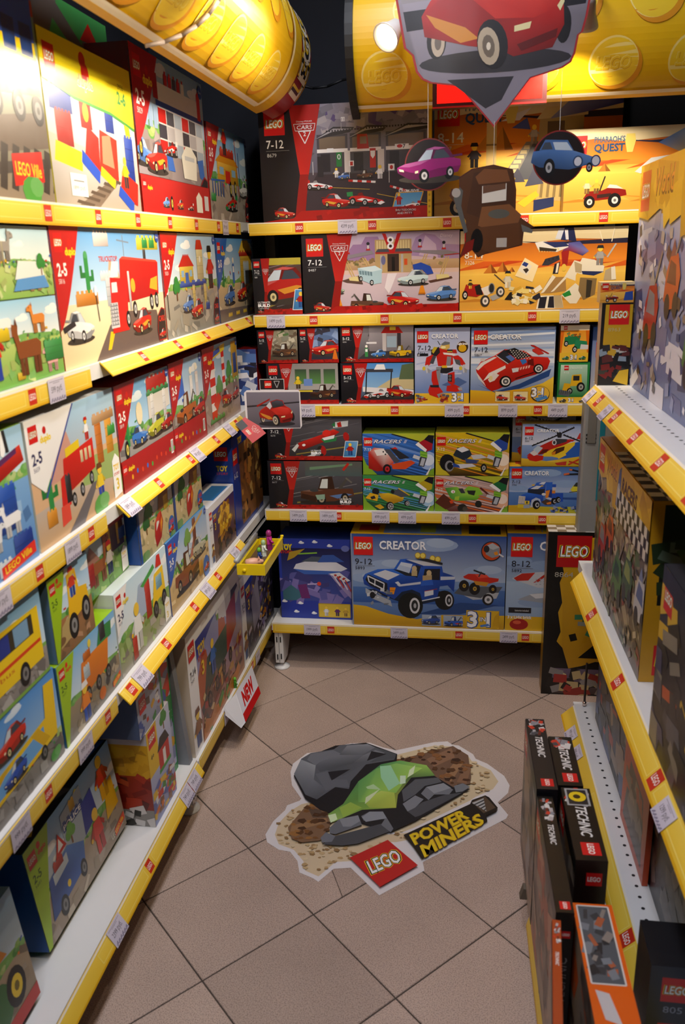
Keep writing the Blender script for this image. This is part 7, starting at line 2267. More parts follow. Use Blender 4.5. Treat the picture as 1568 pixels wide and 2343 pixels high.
toy_box('L',2.039,2.497,1.3135,1.571,.14,XF,lambda a: art_duplo(a,'c01c1c','5828',sc_tower),'red cornered box with a clock tower, second left shelf',G2,'9c1818')
toy_box('L',2.504,2.951,1.3135,1.562,.14,XF,lambda a: art_duplo(a,'2a62b8','5815',sc_station),'blue cornered box with a yellow filling station, second left shelf',G2,'1f4a98')
toy_box('L',0.95,1.290,1.0135,1.252,.16,XF,lambda a: (sc_harbour(a),corner(a,'9cc21c',.18,.4)),'box with a red boat and penguin, nearest on the third left shelf',G3,'8ab040')
toy_box('L',1.297,1.669,1.0135,1.252,.14,XF,lambda a: (sc_west_train(a),duplo_head(a,'f4f2f0','2-5','5659',.01,.01)),'white cornered box with a red western train, third left shelf',G3,'d8d8da')
toy_box('L',1.674,2.012,1.0135,1.252,.14,XF,lambda a: art_duplo(a,'b01c1c','5819',sc_race_town,band=.30,badge=False),'red box with a blue car and a green car, third left shelf',G3,'9c1818',top='8c1616')
toy_box('L',2.016,2.285,1.0135,1.254,.14,XF,lambda a: art_duplo(a,'b01c1c','5814',sc_tow,band=.30,badge=False),'red box with an orange-brown tow truck, third left shelf',G3,'9c1818',top='8c1616')
toy_box('L',2.292,2.664,1.0135,1.258,.14,XF,lambda a: art_duplo(a,'b01c1c','5813',sc_lighthouse,badge=False),'red box with striped red and white pillars, far end of the third left shelf',G3,'9c1818',top='8c1616')
# fourth left shelf, two tiers
toy_box('L',0.84,1.277,.6175,.797,.18,XF,sc_carrier,'box with a yellow car transporter, below the school bus box',G4,'3a78b8')
toy_box('L',0.90,1.268,.7985,.966,.18,XF,sc_bus,'box with a yellow school bus, fourth left shelf',G4,'d8b81c')
toy_box('L',1.286,1.551,.6175,.790,.16,XF,lambda a: art_lime(a,'5637',sc_dumper),'lime cornered box with an orange dump truck, fourth left shelf',G4,'8ab01c',left='3a6a8a',top='8ab01c')
toy_box('L',1.297,1.462,.7915,.958,.16,XF,lambda a: art_lime(a,'5650',sc_digger,badge=False),'lime cornered box with a yellow front loader, on the dump truck box',G4,'8ab01c',left='5a7a9a',top='c8b898',topart=top_dark)
toy_box('L',1.556,1.879,.6175,.820,.16,XF,lambda a: (sc_space_boy(a),duplo_head(a,'f4f2f0','2-5','5691',.36,.5)),'white cornered box with a space figure and a yellow truck',G4,'d8d8da',top='c8d4d8')
toy_box('L',1.475,1.722,.8215,.969,.10,XF-.03,lambda a: (sc_ranch(a),duplo_head(a,'d8e0ec','2-5','5657',.26,.5)),'box with a brown horse and a ranch house, upper row of the fourth left shelf',G4,'b8c4d0')
toy_box('L',1.732,1.973,.8215,.972,.14,XF-.004,lambda a: (sc_redcar(a),a.rect(0,0,.08,1,'1f4a9a')),'nearer of the two blue edged boxes with a red toddler car',G4,'1f4a9a')
toy_box('L',1.977,2.212,.8215,.972,.14,XF-.004,lambda a: (sc_redcar(a),a.rect(0,0,.08,1,'1f4a9a')),'farther of the two blue edged boxes with a red toddler car',G4,'1f4a9a')
toy_box('L',1.885,2.216,.6175,.820,.16,XF,lambda a: art_duplo(a,'2a5ab8','5817',sc_desert_tow,badge=False),'blue cornered box with a brown tow truck, below the red toddler car boxes',G4,'1f4a9a',top='4a8ac0')
toy_box('L',2.240,2.512,.6175,.802,.09,XF,lambda a: art_toys(a,scene=sc_yellowbot,age='6-12',num='7592',side=.18),'white edged box with a yellow and purple picture, fourth left shelf',G4,'dcdce0',left='e4e4e8',top='dcdce2',topart=lambda t: (t.rect(0,0,t.A,1,'e0e0e6'),t.rect(t.A*.3,.1,t.A*.9,.7,'3a78b8')))
toy_box('L',2.225,2.415,.6175,.962,.09,XF-.105,lambda a: (a.rect(0,0,a.A,1,'20388c'),a.clutter(a.A*.3,.1,a.A,.9,30,['5a7a3a','8a6a3a','c8a84a','3a5a2a'],.04,.1,6),a.logo(.03,.78,.13)),'dark blue box with green picture behind a white edged box, fourth left shelf',G4,'1c3080',left='1c3080')
toy_box('L',2.522,2.888,.6175,.948,.11,XF,lambda a: (a.rect(0,0,a.A,1,'20388c'),a.rect(a.A*.22,.05,a.A,.88,'8a5a30','6a4a30'),a.clutter(a.A*.24,.06,a.A*.98,.86,60,['8a5a2a','b8803a','5a3a20','c8a05a','3a2a1c','a86a34','6a4a2a'],.03,.09,12),a.logo(.02,.72,.16),a.text('TOY',.22,.90,.06,'e8c81e',bold=.06,width=.16),a.text('6-12',.03,.58,.06,'e0e4f0',width=.13)),'tall dark blue box with a brown picture, far end of the fourth left shelf',G4,'1f3688',left='1f3a8c',top='20285a',leftart=side_blue)
# lowest left shelf
toy_box('L',0.86,1.135,.1575,.405,.16,-.795,lambda a: art_lime(a,'5648',sc_tractor,badge=False),'nearest blue edged box with a green picture, lowest left shelf',G5,'3a6aa0',right='2a5a8a',top='7aa0b0',lean=-.10)
toy_box('L',1.225,1.625,.1575,.395,.18,-.822,lambda a: art_lime(a,'5681',sc_police),'large lime cornered box with a blue police car, lowest left shelf',G5,'4a9a5a',left='2a5a9a',right='4a8a5a',top='26262a',topart=top_dark,lean=-.10)
toy_box('L',1.640,1.795,.1575,.422,.20,XF,art_bricks,'yellow headed box with a small red brick house',G5,'c8941c',left='a85a20',top='c8c4cc',leftart=side_bricks)
toy_box('L',1.612,1.770,.4235,.560,.18,XF-.002,lambda a: art_city(a,1),'pale blue box with mixed bricks on the brick house box',G5,'8a96c0',left='5a6a90',top='6a7aa0')
toy_box('L',1.802,1.892,.1575,.545,.16,XF-.03,lambda a: art_city(a,2),'tall green edged box between the brick house box and grey divider',G5,'8a96c0',right='2a8a4a')
toy_box('L',1.955,2.046,.1445,.552,.10,XF-.112,lambda a: art_city(a,3),'tall pale blue box behind the western train set',G5,'8a96c0',left='98a4cc',leftart=lambda t: art_city(t,4))
toy_box('L',1.955,2.498,.1445,.520,.10,XF,lambda a: art_toys(a,scene=sc_west_big,side=.20),'large white edged box with a dark western steam train',G5,'e4e4e8',left='c8b8a4',top='e4e4ea',topart=top_toys)
toy_box('L',2.506,2.955,.1445,.466,.16,XF,lambda a: art_toys(a,scene=sc_clear,age='7-12',num='7596',side=.16),'white edged box with a dark purple picture, far end of the lowest left shelf',G5,'e0e0e6',left='dcdce2',top='d0d0d4',topart=lambda t: (t.rect(0,0,t.A,1,'d0d0d6'),t.logo(.12,.3,.3,simple=True),t.clutter(.5,.3,1.2,.7,10,['c8a02a','5a4a34','c83a2a'],.05,.12,3)))

# ---- right shelving and floor
toy_box('R',1.25,2.395,1.1405,1.70,.08,.4515,lambda a: art_racing_big(a,0),'very large box with yellow heading and a snowy race, upper right shelf',RG,'c8981a',right='a87a14',top='d8ac1a')
toy_box('B',.352,.432,1.1405,1.361,.055,2.36,art_crew_small,'tall narrow yellow and black box at the end of the upper right shelf',RG,'8a6a14',left='b89a7a',top='c8b08a')
toy_box('B',.345,.432,1.3615,1.415,.055,2.36,art_quest_mini,'small desert box lying on the tall narrow yellow and black box',RG,'c8a060',top='d8c090')
toy_box('R',1.690,2.300,.5965,1.010,.12,.371,lambda a: art_racing_big(a,1),'large box with yellow heading and chequered flag pattern, middle right shelf',RG,'c8941a',right='c8941a',top='c8941a',topart=top_check)
o = bpy.context.scene.objects[-1]
def end_yellow(t):
    A = t.A
    t.rect(0,0,A,1,'c8921c');t.rect(A*.3,.18,A*.95,.42,'a8a01c');t.rect(A*.2,.44,A,.98,'1c1c1a','26301f');t.clutter(A*.3,.5,A,.8,12,['3a5a2a','2a3a24','5a6a5a','4a4a50'],.04,.1,4);t.logo(A*.22,.04,A*.6)
box_r2=[ob for ob in bpy.data.objects if ob.get('label','').startswith('large box with yellow heading and chequered')][0]
t_ = Art(.12, .4135)
end_yellow(t_)
t_.build('side_print',M_CARD,box_r2,place=lambda u,v,l: (.305+l,u*.4135,v*.4135),dz=.00001,base=.0003)
toy_box('R',1.02,1.478,.5965,.955,.13,.366,lambda a: (art_dark(a,7,['3a3a44','5a5a62','d8b02a','26262c','8a8478','c85a2a','4a4a6a','14141a']),a.rect(0,.9,a.A,1,'1c1c2a')),'dark box with yellow vehicles nearest on the middle right shelf',RG,'26262e',left='3a3a42',top='2a2a30')
toy_box('R',1.50,1.675,.5965,.90,.08,.47,lambda a: art_dark(a,9,['2a4a2a','3a3a34','14140f','5a4a2a']),'black and green box pushed back on the middle right shelf',RG,'1c1c1c',top='3a3a30')
toy_box('R',1.84,2.27,.1525,.505,.12,.400,lambda a: art_dark(a,14,['3a4a6a','5a5a5a','8a8078','2a2a30','4a5a8a','9a8a7a','b04a3a']),'dark grey box with blue picture on the lower right perforated shelf',RG,'3a3a40')
toy_box('R',1.30,1.832,.1525,.500,.10,.415,lambda a: art_dark(a,15,['3a3a3e','5a5450','7a7068','26262a','4a4440','8a8078']),'dark grey box behind the tilted orange box, lower right shelf',RG,'33333a')
toy_box('R',1.575,1.82,.1535,.40,.012,.396,lambda a: (a.rect(0,0,a.A,1,'c84a18','d8601f'),a.poly([(.1,.1),(a.A-.1,.1),(a.A-.2,.75),(.25,.8)],'5a544e'),a.clutter(.2,.15,a.A-.2,.7,20,['4a4440','8a8078','c85a24','2a2a2a','a89a8a'],.05,.14,3)),'thin orange box leaning on the dark grey box, lower right shelf',RG,'c04416',top='b03c12')
toy_box('B',.322,.54,.1525,.352,.10,1.16,lambda a: (a.rect(0,0,a.A,1,'0e0e14','1c2438'),a.logo(.10,.62,.26),a.text('TECHNIC',.44,.74,.13,'e0e0e4',width=.62,bold=.02,shear=.25),a.text('8051',.13,.50,.07,'8a90a0',width=.2),a.logo(.10,.02,.36)),'near-black box with red logo at the lower right edge',RG,'141418',left='5a4a40',top='17171c')

# technical sets standing in two rows on the low base shelf, faces to the aisle
def tech(y0, y1, x0, x1, z1, col, label, seed, hue='8a3a24', crest=False, endcol=None, turn=0.0):
    w, d, z0 = y1 - y0, x1 - x0, .1055
    h = z1 - z0
    xf = x0
    o=toy_box('R',y0,y1,z0,z1,d,xf,lambda a: art_tech_face(a,hue,seed),label,TG,col,top=col,right=endcol or col,turn=turn)
    t = Art(w, d)
    art_tech_top(t, col, seed, crest=crest)
    t.build('top_print',M_CARD,o,place=lambda u,v,l: (u*d-w/2,v*d,h+l),dz=.00001,base=.0003)
    e = Art(d, h)
    e.rect(0, 0, e.A, 1, endcol or col)
    e.logo(e.A * .35, .84, e.A * .5, simple=True)
    e.text('TECHNIC', e.A * .75, .42, .05, '8a8a8a', width=.30, shear=.2, rot=math.pi / 2)
    e.build('side_print', M_CARD, o, place=lambda u, v, l: (w / 2 + l, u * h, v * h), dz=.00001, base=.0003)
    return o
tech(1.485,1.752,.150,.192,.452,'17171c','farthest black box in the front row on the right base shelf',3,'6a6a72')
tech(1.505,1.685,.1955,.246,.450,'12100f','black box with a red vehicle on top, back row on the right base shelf',5,'9a3a24')
tech(1.285,1.498,.205,.262,.450,'12100f','black box with a yellow crest on top, back row on the right base shelf',6,'7a5a3a',crest=True)
tech(1.165,1.478,.158,.188,.440,'14120f','black box with an orange tinted side, middle of the front base row',8,'a8502a')
tech(0.90,1.138,.142,.156,.450,'a84414','thin brown and orange sided box nearest in the front base row',9,'b0582c',turn=-.11)
o_=toy_box('R',.94,1.232,.1055,.402,.068,.201,lambda a: (a.rect(0,0,a.A,1,'8a7a6a','a08c78'),a.clutter(0,0,a.A,1,40,['c85a24','6a5a50','948272','4a3a34'],.06,.18,17)),'bright orange topped box in the back base row',TG,'d8580f',top='e0600f',right='d8580f')
t = Art(.292, .068)
t.rect(0,0,t.A,1,'e0600f');t.poly([(t.A*.42,.12),(t.A*.98,.12),(t.A*.98,.9),(t.A*.42,.9)],'54585e');t.clutter(t.A*.46,.2,t.A*.95,.85,24,['3a3c40','7a7e84','2a2a2e','8a8078','a85a3a'],.08,.2,3);t.lines([(t.A*.42,.12),(t.A*.98,.12),(t.A*.98,.9),(t.A*.42,.9)],.04,'d8d0c8',close=True)
t.logo(.12,.55,.4,simple=True);t.poly([(t.A*.17,.4),(t.A*.36,.55),(t.A*.38,.85),(t.A*.2,.75)],'c8c0c0')
t.build('top_print',M_CARD,o_,place=lambda u,v,l: (-(u*.068-.146),.068-v*.068,.2965+l),dz=.00001,base=.0003)

# tall box standing on the floor before the far shelves, grey case on top of it
toy_box('B',.272,.57,0.0005,.606,.072,2.668,art_crew,'tall black and yellow box standing on the floor at the right corner',RG,'14120f',left='a8801c',top='c8c0b8',topart=lambda t: [t.rect(i*t.A/10,j/3,(i+1)*t.A/10,(j+1)/3,'8a7a6a' if (i+j) % 2 else 'dcd6d0') for i in range(10) for j in range(3)])

# ================================================================== other things
# grey ribbed plastic case on the tall box
M_GREYP = mat('grey_case_plastic', '8a8a88', 0.45, grain=0.05)
gc=tag(empty('plastic_case',(.41,2.672,.6066)),'grey ribbed upright plastic case on the tall floor box','case')
mb = MB()
poly = [(-.045, .006), (-.039, 0), (.055, 0), (.06, .006), (.06, .062), (-.045, .062)]
mb.prism(poly, 'z', 0.0, .425).obj('body', M_GREYP, gc)
for i in range(3):
    MB().box(-.036, -.004, -.0016, .001, .300 + i * .012, .305 + i * .012).obj('rib', M_DARK, gc)
MB().box(.006, .022, -.0014, .001, .11, .40).obj('stripe', mat('teal_band', '1f7a8c', 0.4), gc)
MB().prism([(-.032,.30),(-.006,.30),(-.006,.42),(-.032,.42)],'y',-.003,.001).obj('grip',mat('grey_grip','6f6c66',0.5),gc)

# ---- floor decal
DEC = {
    'out': [(-0.528,1.833),(-0.519,1.889),(-0.496,1.941),(-0.495,1.962),(-0.463,1.987),(-0.46,1.996),(-0.5,2.055),(-0.518,2.119),(-0.519,2.163),(-0.486,2.223),(-0.434,2.239),(-0.402,2.268),(-0.356,2.291),(-0.295,2.301),(-0.25,2.279),(-0.207,2.267),(-0.09,2.325),(-0.047,2.334),(-0.032,2.317),(-0.011,2.314),(0.034,2.271),(0.042,2.247),(0.077,2.225),(0.126,2.168),(0.14,2.123),(0.134,2.087),(0.103,2.04),(0.13,1.988),(0.124,1.971),(-0.096,1.774),(-0.09,1.744),(-0.196,1.646),(-0.279,1.733),(-0.322,1.724),(-0.353,1.674),(-0.369,1.685),(-0.407,1.701),(-0.42,1.741),(-0.447,1.774),(-0.478,1.778),(-0.516,1.803)],
    'sand': [(-0.502,1.835),(-0.502,1.883),(-0.481,1.938),(-0.455,1.971),(-0.434,1.982),(-0.194,1.87),(-0.143,1.883),(-0.121,1.862),(-0.171,1.842),(-0.196,1.839),(-0.282,1.757),(-0.321,1.749),(-0.356,1.693),(-0.393,1.709),(-0.405,1.743),(-0.438,1.782),(-0.483,1.799)],
    'sand2': [(-0.205,2.242),(-0.089,2.306),(-0.035,2.306),(0.019,2.26),(0.031,2.231),(0.087,2.192),(0.108,2.138),(0.091,2.1),(0.041,2.059),(0.025,2.04),(-0.124,1.908),(-0.173,1.872),(-0.233,1.945),(-0.206,2.123)],
    'hole1': [(-0.471,1.862),(-0.437,1.964),(-0.38,1.954),(-0.357,1.883),(-0.373,1.819),(-0.422,1.806),(-0.451,1.818)],
    'hole1b': [(-0.462, 1.871), (-0.373, 1.913), (-0.365, 1.898), (-0.461, 1.84)],
    'hole1c': [(-0.435, 1.956), (-0.395, 1.944), (-0.368, 1.914), (-0.41, 1.909)],
    'hole2': [(-0.202,2.206),(-0.145,2.237),(-0.029,2.301),(0.019,2.255),(0.028,2.148),(0.025,2.111),(-0.024,2.087),(-0.082,2.137),(-0.153,2.187)],
    'hole2b': [(-0.109, 2.221), (-0.034, 2.29), (-0.022, 2.24), (-0.084, 2.184)],
    'hole2c': [(-0.054, 2.139), (-0.016, 2.231), (0.008, 2.223), (-0.031, 2.114)],
    'hole2d': [(-0.014, 2.116), (0.013, 2.214), (0.028, 2.186), (0.014, 2.11)],
    'black': [(-0.502,2.092),(-0.48,2.192),(-0.401,2.263),(-0.306,2.289),(-0.201,2.237),(-0.199,2.182),(-0.082,2.137),(-0.024,2.087),(0.025,2.084),(-0.125,1.924),(-0.179,1.879),(-0.188,1.87),(-0.395,1.944),(-0.447,1.989)],
    'rock': [(-0.503,2.101),(-0.496,2.181),(-0.472,2.214),(-0.403,2.242),(-0.389,2.264),(-0.348,2.279),(-0.299,2.279),(-0.204,2.236),(-0.207,2.206),(-0.292,2.172),(-0.327,2.083),(-0.327,2.046),(-0.368,2.051),(-0.413,1.988),(-0.459,2.023)],
    'r1': [(-0.503, 2.101), (-0.495, 2.176), (-0.445, 2.151), (-0.438, 2.08), (-0.468, 2.04)],
    'r1b': [(-0.468, 2.04), (-0.438, 2.08), (-0.391, 2.035), (-0.413, 1.988), (-0.45, 2.006)],
    'r2': [(-0.477,2.178),(-0.471,2.209),(-0.403,2.237),(-0.376,2.219),(-0.434,2.172),(-0.445,2.151)],
    'r3': [(-0.434,2.172),(-0.376,2.219),(-0.304,2.221),(-0.333,2.173),(-0.425,2.119),(-0.444,2.146)],
    'r4': [(-0.381, 2.213), (-0.364, 2.267), (-0.299, 2.282), (-0.273, 2.266), (-0.31, 2.22)],
    'r5': [(-0.333,2.173),(-0.304,2.221),(-0.271,2.25),(-0.24,2.238),(-0.282,2.188),(-0.353,2.108),(-0.404,2.131)],
    'r6': [(-0.273, 2.266), (-0.204, 2.236), (-0.208, 2.209), (-0.282, 2.183), (-0.24, 2.238)],
    'r7': [(-0.438,2.108),(-0.403,2.126),(-0.39,2.085),(-0.339,2.09),(-0.326,2.055),(-0.368,2.051),(-0.393,2.03)],
    'eye': [(-0.402, 2.122), (-0.335, 2.143), (-0.384, 2.081)],
    'eye2': [(-0.283, 2.244), (-0.234, 2.233), (-0.291, 2.19)],
    'red1': [(-0.403, 2.126), (-0.356, 2.126), (-0.378, 2.115)],
    'red2': [(-0.281, 2.242), (-0.268, 2.22), (-0.277, 2.208)],
    'gr1': [(-0.37,1.926),(-0.334,1.975),(-0.304,2.085),(-0.246,2.177),(-0.189,2.203),(-0.107,2.187),(-0.079,2.137),(-0.149,2.12),(-0.182,2.035),(-0.182,1.975),(-0.277,1.956),(-0.349,1.896)],
    'gr2': [(-0.304,2.085),(-0.255,2.156),(-0.2,2.187),(-0.118,2.171),(-0.16,2.119),(-0.188,2.043),(-0.27,1.991),(-0.292,1.988)],
    'gr3': [(-0.269,1.982),(-0.267,2.008),(-0.232,2.047),(-0.193,2.043),(-0.182,1.975),(-0.257,1.967)],
    'gr4': [(-0.342, 1.958), (-0.314, 1.986), (-0.278, 1.965), (-0.326, 1.918)],
    'cr1': [(-0.248, 2.167), (-0.216, 2.175), (-0.18, 2.089), (-0.21, 2.05), (-0.239, 2.11)],
    'cr2': [(-0.183, 2.126), (-0.166, 2.128), (-0.164, 2.091), (-0.18, 2.084)],
    'cr3': [(-0.157, 2.157), (-0.141, 2.183), (-0.144, 2.139), (-0.16, 2.119)],
    'cr4': [(-0.272, 1.982), (-0.273, 2.012), (-0.236, 2.056), (-0.261, 2.0)],
    'cr5': [(-0.369, 1.922), (-0.349, 1.932), (-0.34, 1.908), (-0.356, 1.891)],
    'cr6': [(-0.279, 2.06), (-0.258, 2.076), (-0.233, 2.052), (-0.272, 2.052)],
    'b1': [(-0.356,1.871),(-0.335,1.909),(-0.285,1.931),(-0.269,1.892),(-0.336,1.846),(-0.352,1.848)],
    'b1t': [(-0.335, 1.909), (-0.285, 1.931), (-0.276, 1.907), (-0.299, 1.881), (-0.32, 1.879)],
    'b2': [(-0.276,1.928),(-0.255,1.95),(-0.218,1.955),(-0.182,1.886),(-0.188,1.87),(-0.217,1.898),(-0.209,1.923),(-0.266,1.909)],
    'b2t': [(-0.273, 1.924), (-0.255, 1.95), (-0.217, 1.953), (-0.204, 1.927), (-0.26, 1.905)],
    'b3': [(-0.374, 1.827), (-0.363, 1.851), (-0.335, 1.839), (-0.341, 1.815), (-0.366, 1.809)],
    'b4': [(-0.365,1.802),(-0.335,1.839),(-0.218,1.902),(-0.184,1.878),(-0.27,1.816),(-0.309,1.804)],
    'b5': [(-0.165, 1.994), (-0.132, 2.036), (-0.107, 2.021), (-0.129, 1.981), (-0.149, 1.962)],
    'b6': [(-0.116,2.046),(-0.102,2.079),(-0.053,2.103),(-0.024,2.074),(-0.035,2.051),(-0.078,2.046),(-0.093,2.019)],
    'b6t': [(-0.102, 2.079), (-0.053, 2.103), (-0.03, 2.082), (-0.078, 2.051)],
    'b7': [(-0.022, 2.092), (0.003, 2.108), (0.025, 2.093), (0.003, 2.068), (-0.016, 2.062)],
    'b8': [(-0.172,2.054),(-0.137,2.112),(-0.07,2.128),(-0.058,2.107),(-0.107,2.083),(-0.132,2.04),(-0.163,2.003)],
    'b9': [(-0.149, 1.962), (-0.109, 2.008), (-0.045, 2.05), (0.003, 2.064), (-0.111, 1.95), (-0.126, 1.94)],
    'pm': [(-0.153,1.863),(0.025,2.014),(0.03,2.032),(0.068,2.058),(0.079,2.05),(0.102,2.006),(0.096,1.989),(0.069,1.965),(0.072,1.946),(-0.099,1.777),(-0.124,1.821)],
    'pm2': [(0.03, 2.023), (0.068, 2.053), (0.096, 2.005), (0.062, 1.977)],
    'dr1': [(0.03, 2.019), (0.063, 2.044), (0.07, 1.986)],
    'lego': [(-0.285, 1.76), (-0.193, 1.839), (-0.107, 1.752), (-0.196, 1.666)],
}
dz_ = 0.00012
class Decal:
    def __init__(s):
        s.v, s.f, s.b, s.n = [], [], [], 0
    def poly(s, pts, col, cols=None):
        k = len(s.v)
        z = 0.0007 + s.n * 0.00002
        s.v += [(x, y, z) for x, y in pts]
        s.f.append(tuple(range(k, k + len(pts))))
        for i in range(len(pts)):
            s.b += lc(cols[i] if cols else col)
        s.n += 1
    def text(s, t, p, q, up, col, bold, shear=0.0, k0=0.0, k1=1.0):
        tris, xa, xb = glyphs(t, bold, shear)
        p, q, up = Vector(p), Vector(q), Vector(up)
        z = 0.0007 + s.n * 0.00002
        d = q - p
        for tr in tris:
            k = len(s.v)
            for gx, gy in tr:
                w = p + d * (k0 + (k1 - k0) * (gx - xa) / (xb - xa)) + up * gy
                s.v.append((w.x, w.y, z))
            s.f.append((k, k + 1, k + 2))
            s.b += lc(col) * 3
        s.n += 1
    def scatter(s, key, n, pal, size, seed):
        rnd = random.Random(seed)
        P = DEC[key]
        xs, ys = [p[0] for p in P], [p[1] for p in P]
        def inside(x, y):
            c = False
            for i in range(len(P)):
                (x1, y1), (x2, y2) = P[i], P[i - 1]
                if (y1 > y) != (y2 > y) and x < (x2 - x1) * (y - y1) / (y2 - y1) + x1:
                    c = not c
            return c
        m = 0
        while m < n:
            x, y = rnd.uniform(min(xs), max(xs)), rnd.uniform(min(ys), max(ys))
            if not inside(x, y):
                continue
            m += 1
            r = size * rnd.uniform(.4, 1)
            s.poly([(x+r*math.cos(a)*rnd.uniform(.6,1.3),y+r*.7*math.sin(a)*rnd.uniform(.6,1.3)) for a in (0,1.2,2.4,3.7,5)],rnd.choice(pal))
dc = Decal()
def D(k, col, cols=None):
    f = 1.16 if k not in ('out', 'black', 'pm', 'lego', 'eye', 'eye2') else 1.0
    dc.poly(DEC[k], shade(col, f), [shade(c, f) for c in cols] if cols else None)
D('out', 'e2dcdc')
D('sand', 'cfb58c'); D('sand2', 'cfb88e')
dc.scatter('sand', 150, ['b8986a', 'dcc6a0', 'a8875c', 'c8ac80', '94744c'], .010, 3)
dc.scatter('sand2', 130, ['b8986a', 'dcc6a0', 'bca47a', 'e4d4b4', 'a8875c'], .010, 4)
D('hole1', '6a4424'); D('hole1b', '8a5c30'); D('hole1c', '3e2614')
D('hole2', '5a3820'); D('hole2b', '7a5030'); D('hole2c', '8a5c34'); D('hole2d', '744a2a')
dc.scatter('hole1', 26, ['7a5028', '4a2e18', '9a6a38', '5a3a1e'], .016, 5)
dc.scatter('hole2', 40, ['7a5028', '3e2614', '8a5c34', '5a3a1e', '4a2c18'], .016, 6)
D('black', '17171a')
D('rock', '3c4048')
D('r1','6c7078',['5a5e66','7c8088','84888f','5a5e66','44484f']);D('r1b','54585f',['44484f','5c6068','3c4048','2c3036','3c4048']);D('r2','565a62');D('r3','34383e',['4c5058','5c6068','4c5058','2c3036','2c3036','3c4048']);D('r4','686c74',['34383e','6c7078','7c8088','5c6068','44484f']);D('r5','50545c',['34383e','5c6068','686c74','5c6068','3c4048','34383e','2c3036']);D('r6','2c3036');D('r7','484c54')
D('eye', '1c1c20'); D('eye2', '1c1c20')
D('gr1','5a8a1c',['6a9a2c','4a8a24','2f6a2c','2f7a34','4a9a3c','8ac03c','4a7a24','3a5a1c','7a8a1c','8a9a1c','6a9a24','8ab040'])
D('gr2', '7ab82e', ['3f8a34', '5aa03c', '7ab848', '9ad048', '8ac038', '7ab834', '8ac43c', '5a9a34'])
D('gr3', 'a4c030', ['8aac2c', 'a8c838', 'b8cc48', 'a8c034', 'a8b42c', '90a828']); D('gr4', '8ab02c')
for k,c in (('cr1','8ccf9a'),('cr2','c8e4c0'),('cr3','d8ecb8'),('cr4','cfe0a8'),('cr5','d4ecb0'),('cr6','a8d090')):
    D(k, c)
D('b9', '2a2c32'); D('b8', '3a3c42'); D('b4', '26282e')
for k,c in (('b1','4c5058'),('b1t','74787f'),('b2','54585f'),('b2t','7c8088'),('b3','565a64'),('b5','686c74'),('b6','5a5e66'),('b6t','7c8088'),('b7','5e626a')):
    D(k, c)
D('pm', '1c140c'); D('pm2', '3a2410'); D('dr1', 'a8a8a8')
def mix(a, b, t):
    return (a[0] + (b[0] - a[0]) * t, a[1] + (b[1] - a[1]) * t)
for i in range(4):
    p = DEC['dr1']
    dc.poly([mix(p[0],p[2],.15+.22*i),mix(p[1],p[2],.1+.22*i),mix(p[1],p[2],.2+.22*i),mix(p[0],p[2],.24+.22*i)],'3a3a3c')
for col, b in (('c89a14', .05), ('e8c81e', .02)):
    dc.text('POWER', (-.1248, 1.8232), (.0251, 1.9566), (-.0200, .0335), col, b, .1, .03, .985)
    dc.text('MINERS', (-.0973, 1.7789), (.0689, 1.9415), (-.0180, .0360), col, b, .1, .03, .985)
D('lego', 'c0201c')
for col, b, m in (('f0c81e', .085, .0), ('17120f', .06, .02), ('f0eeee', .02, .05)):
    dc.text('LEGO', (-.2250, 1.7060), (-.1430, 1.7690), (-.0220, .0390), col, b, .1, m, 1 - m)
me = bpy.data.meshes.new('floor_decal')
me.from_pydata(dc.v, [], dc.f)
at = me.color_attributes.new('Col', 'FLOAT_COLOR', 'CORNER')
at.data.foreach_set('color', dc.b)
me.materials.append(M_VINYL)
o = link(bpy.data.objects.new('floor_decal', me))
tag(o, 'large floor sticker with dark rocks, green crystals and yellow lettering', 'floor sticker')

# ---- hanging promotional shapes
M_CORD = mat('clear_line', 'c8c8c8', 0.4)
def plate(name, outline, y, th, painter, label, edge, group=None, cat='hanging sign', src=None):
    """flat cut-out hanging in the aisle; outline in (x,z) metres"""
    x0, x1 = min(p[0] for p in outline), max(p[0] for p in outline)
    z0, z1 = min(p[1] for p in outline), max(p[1] for p in outline)
    mb = MB().prism(outline, 'y', 0, th)
    mb.v = [(v[0] - (x0 + x1) / 2, v[1], v[2] - z0) for v in mb.v]
    o = mb.obj(name, mat('edge_' + edge, edge, 0.4))
    o.location = ((x0 + x1) / 2, y, z0)
    tag(o, label, cat, group)
    a = Art(x1 - x0, z1 - z0)
    k = 1.0 / (z1 - z0)
    loc = [((p[0] - x0) * k, (p[1] - z0) * k) for p in outline]
    cx, cy = sum(p[0] for p in loc) / len(loc), sum(p[1] for p in loc) / len(loc)
    a.outline = [(cx + (p[0] - cx) * .975, cy + (p[1] - cy) * .975) for p in loc]
    painter(a)
    a.build('print', M_CARD, o, dz=.00003, base=.0004)
    return o

def hang(parent, pts, y):
    for (x, z0, z1) in pts:
        MB().tube((x-parent.location.x,y-parent.location.y,z0-parent.location.z),(x-parent.location.x,y-parent.location.y,z1-parent.location.z),.0006,5).obj('thread',M_CORD,parent)

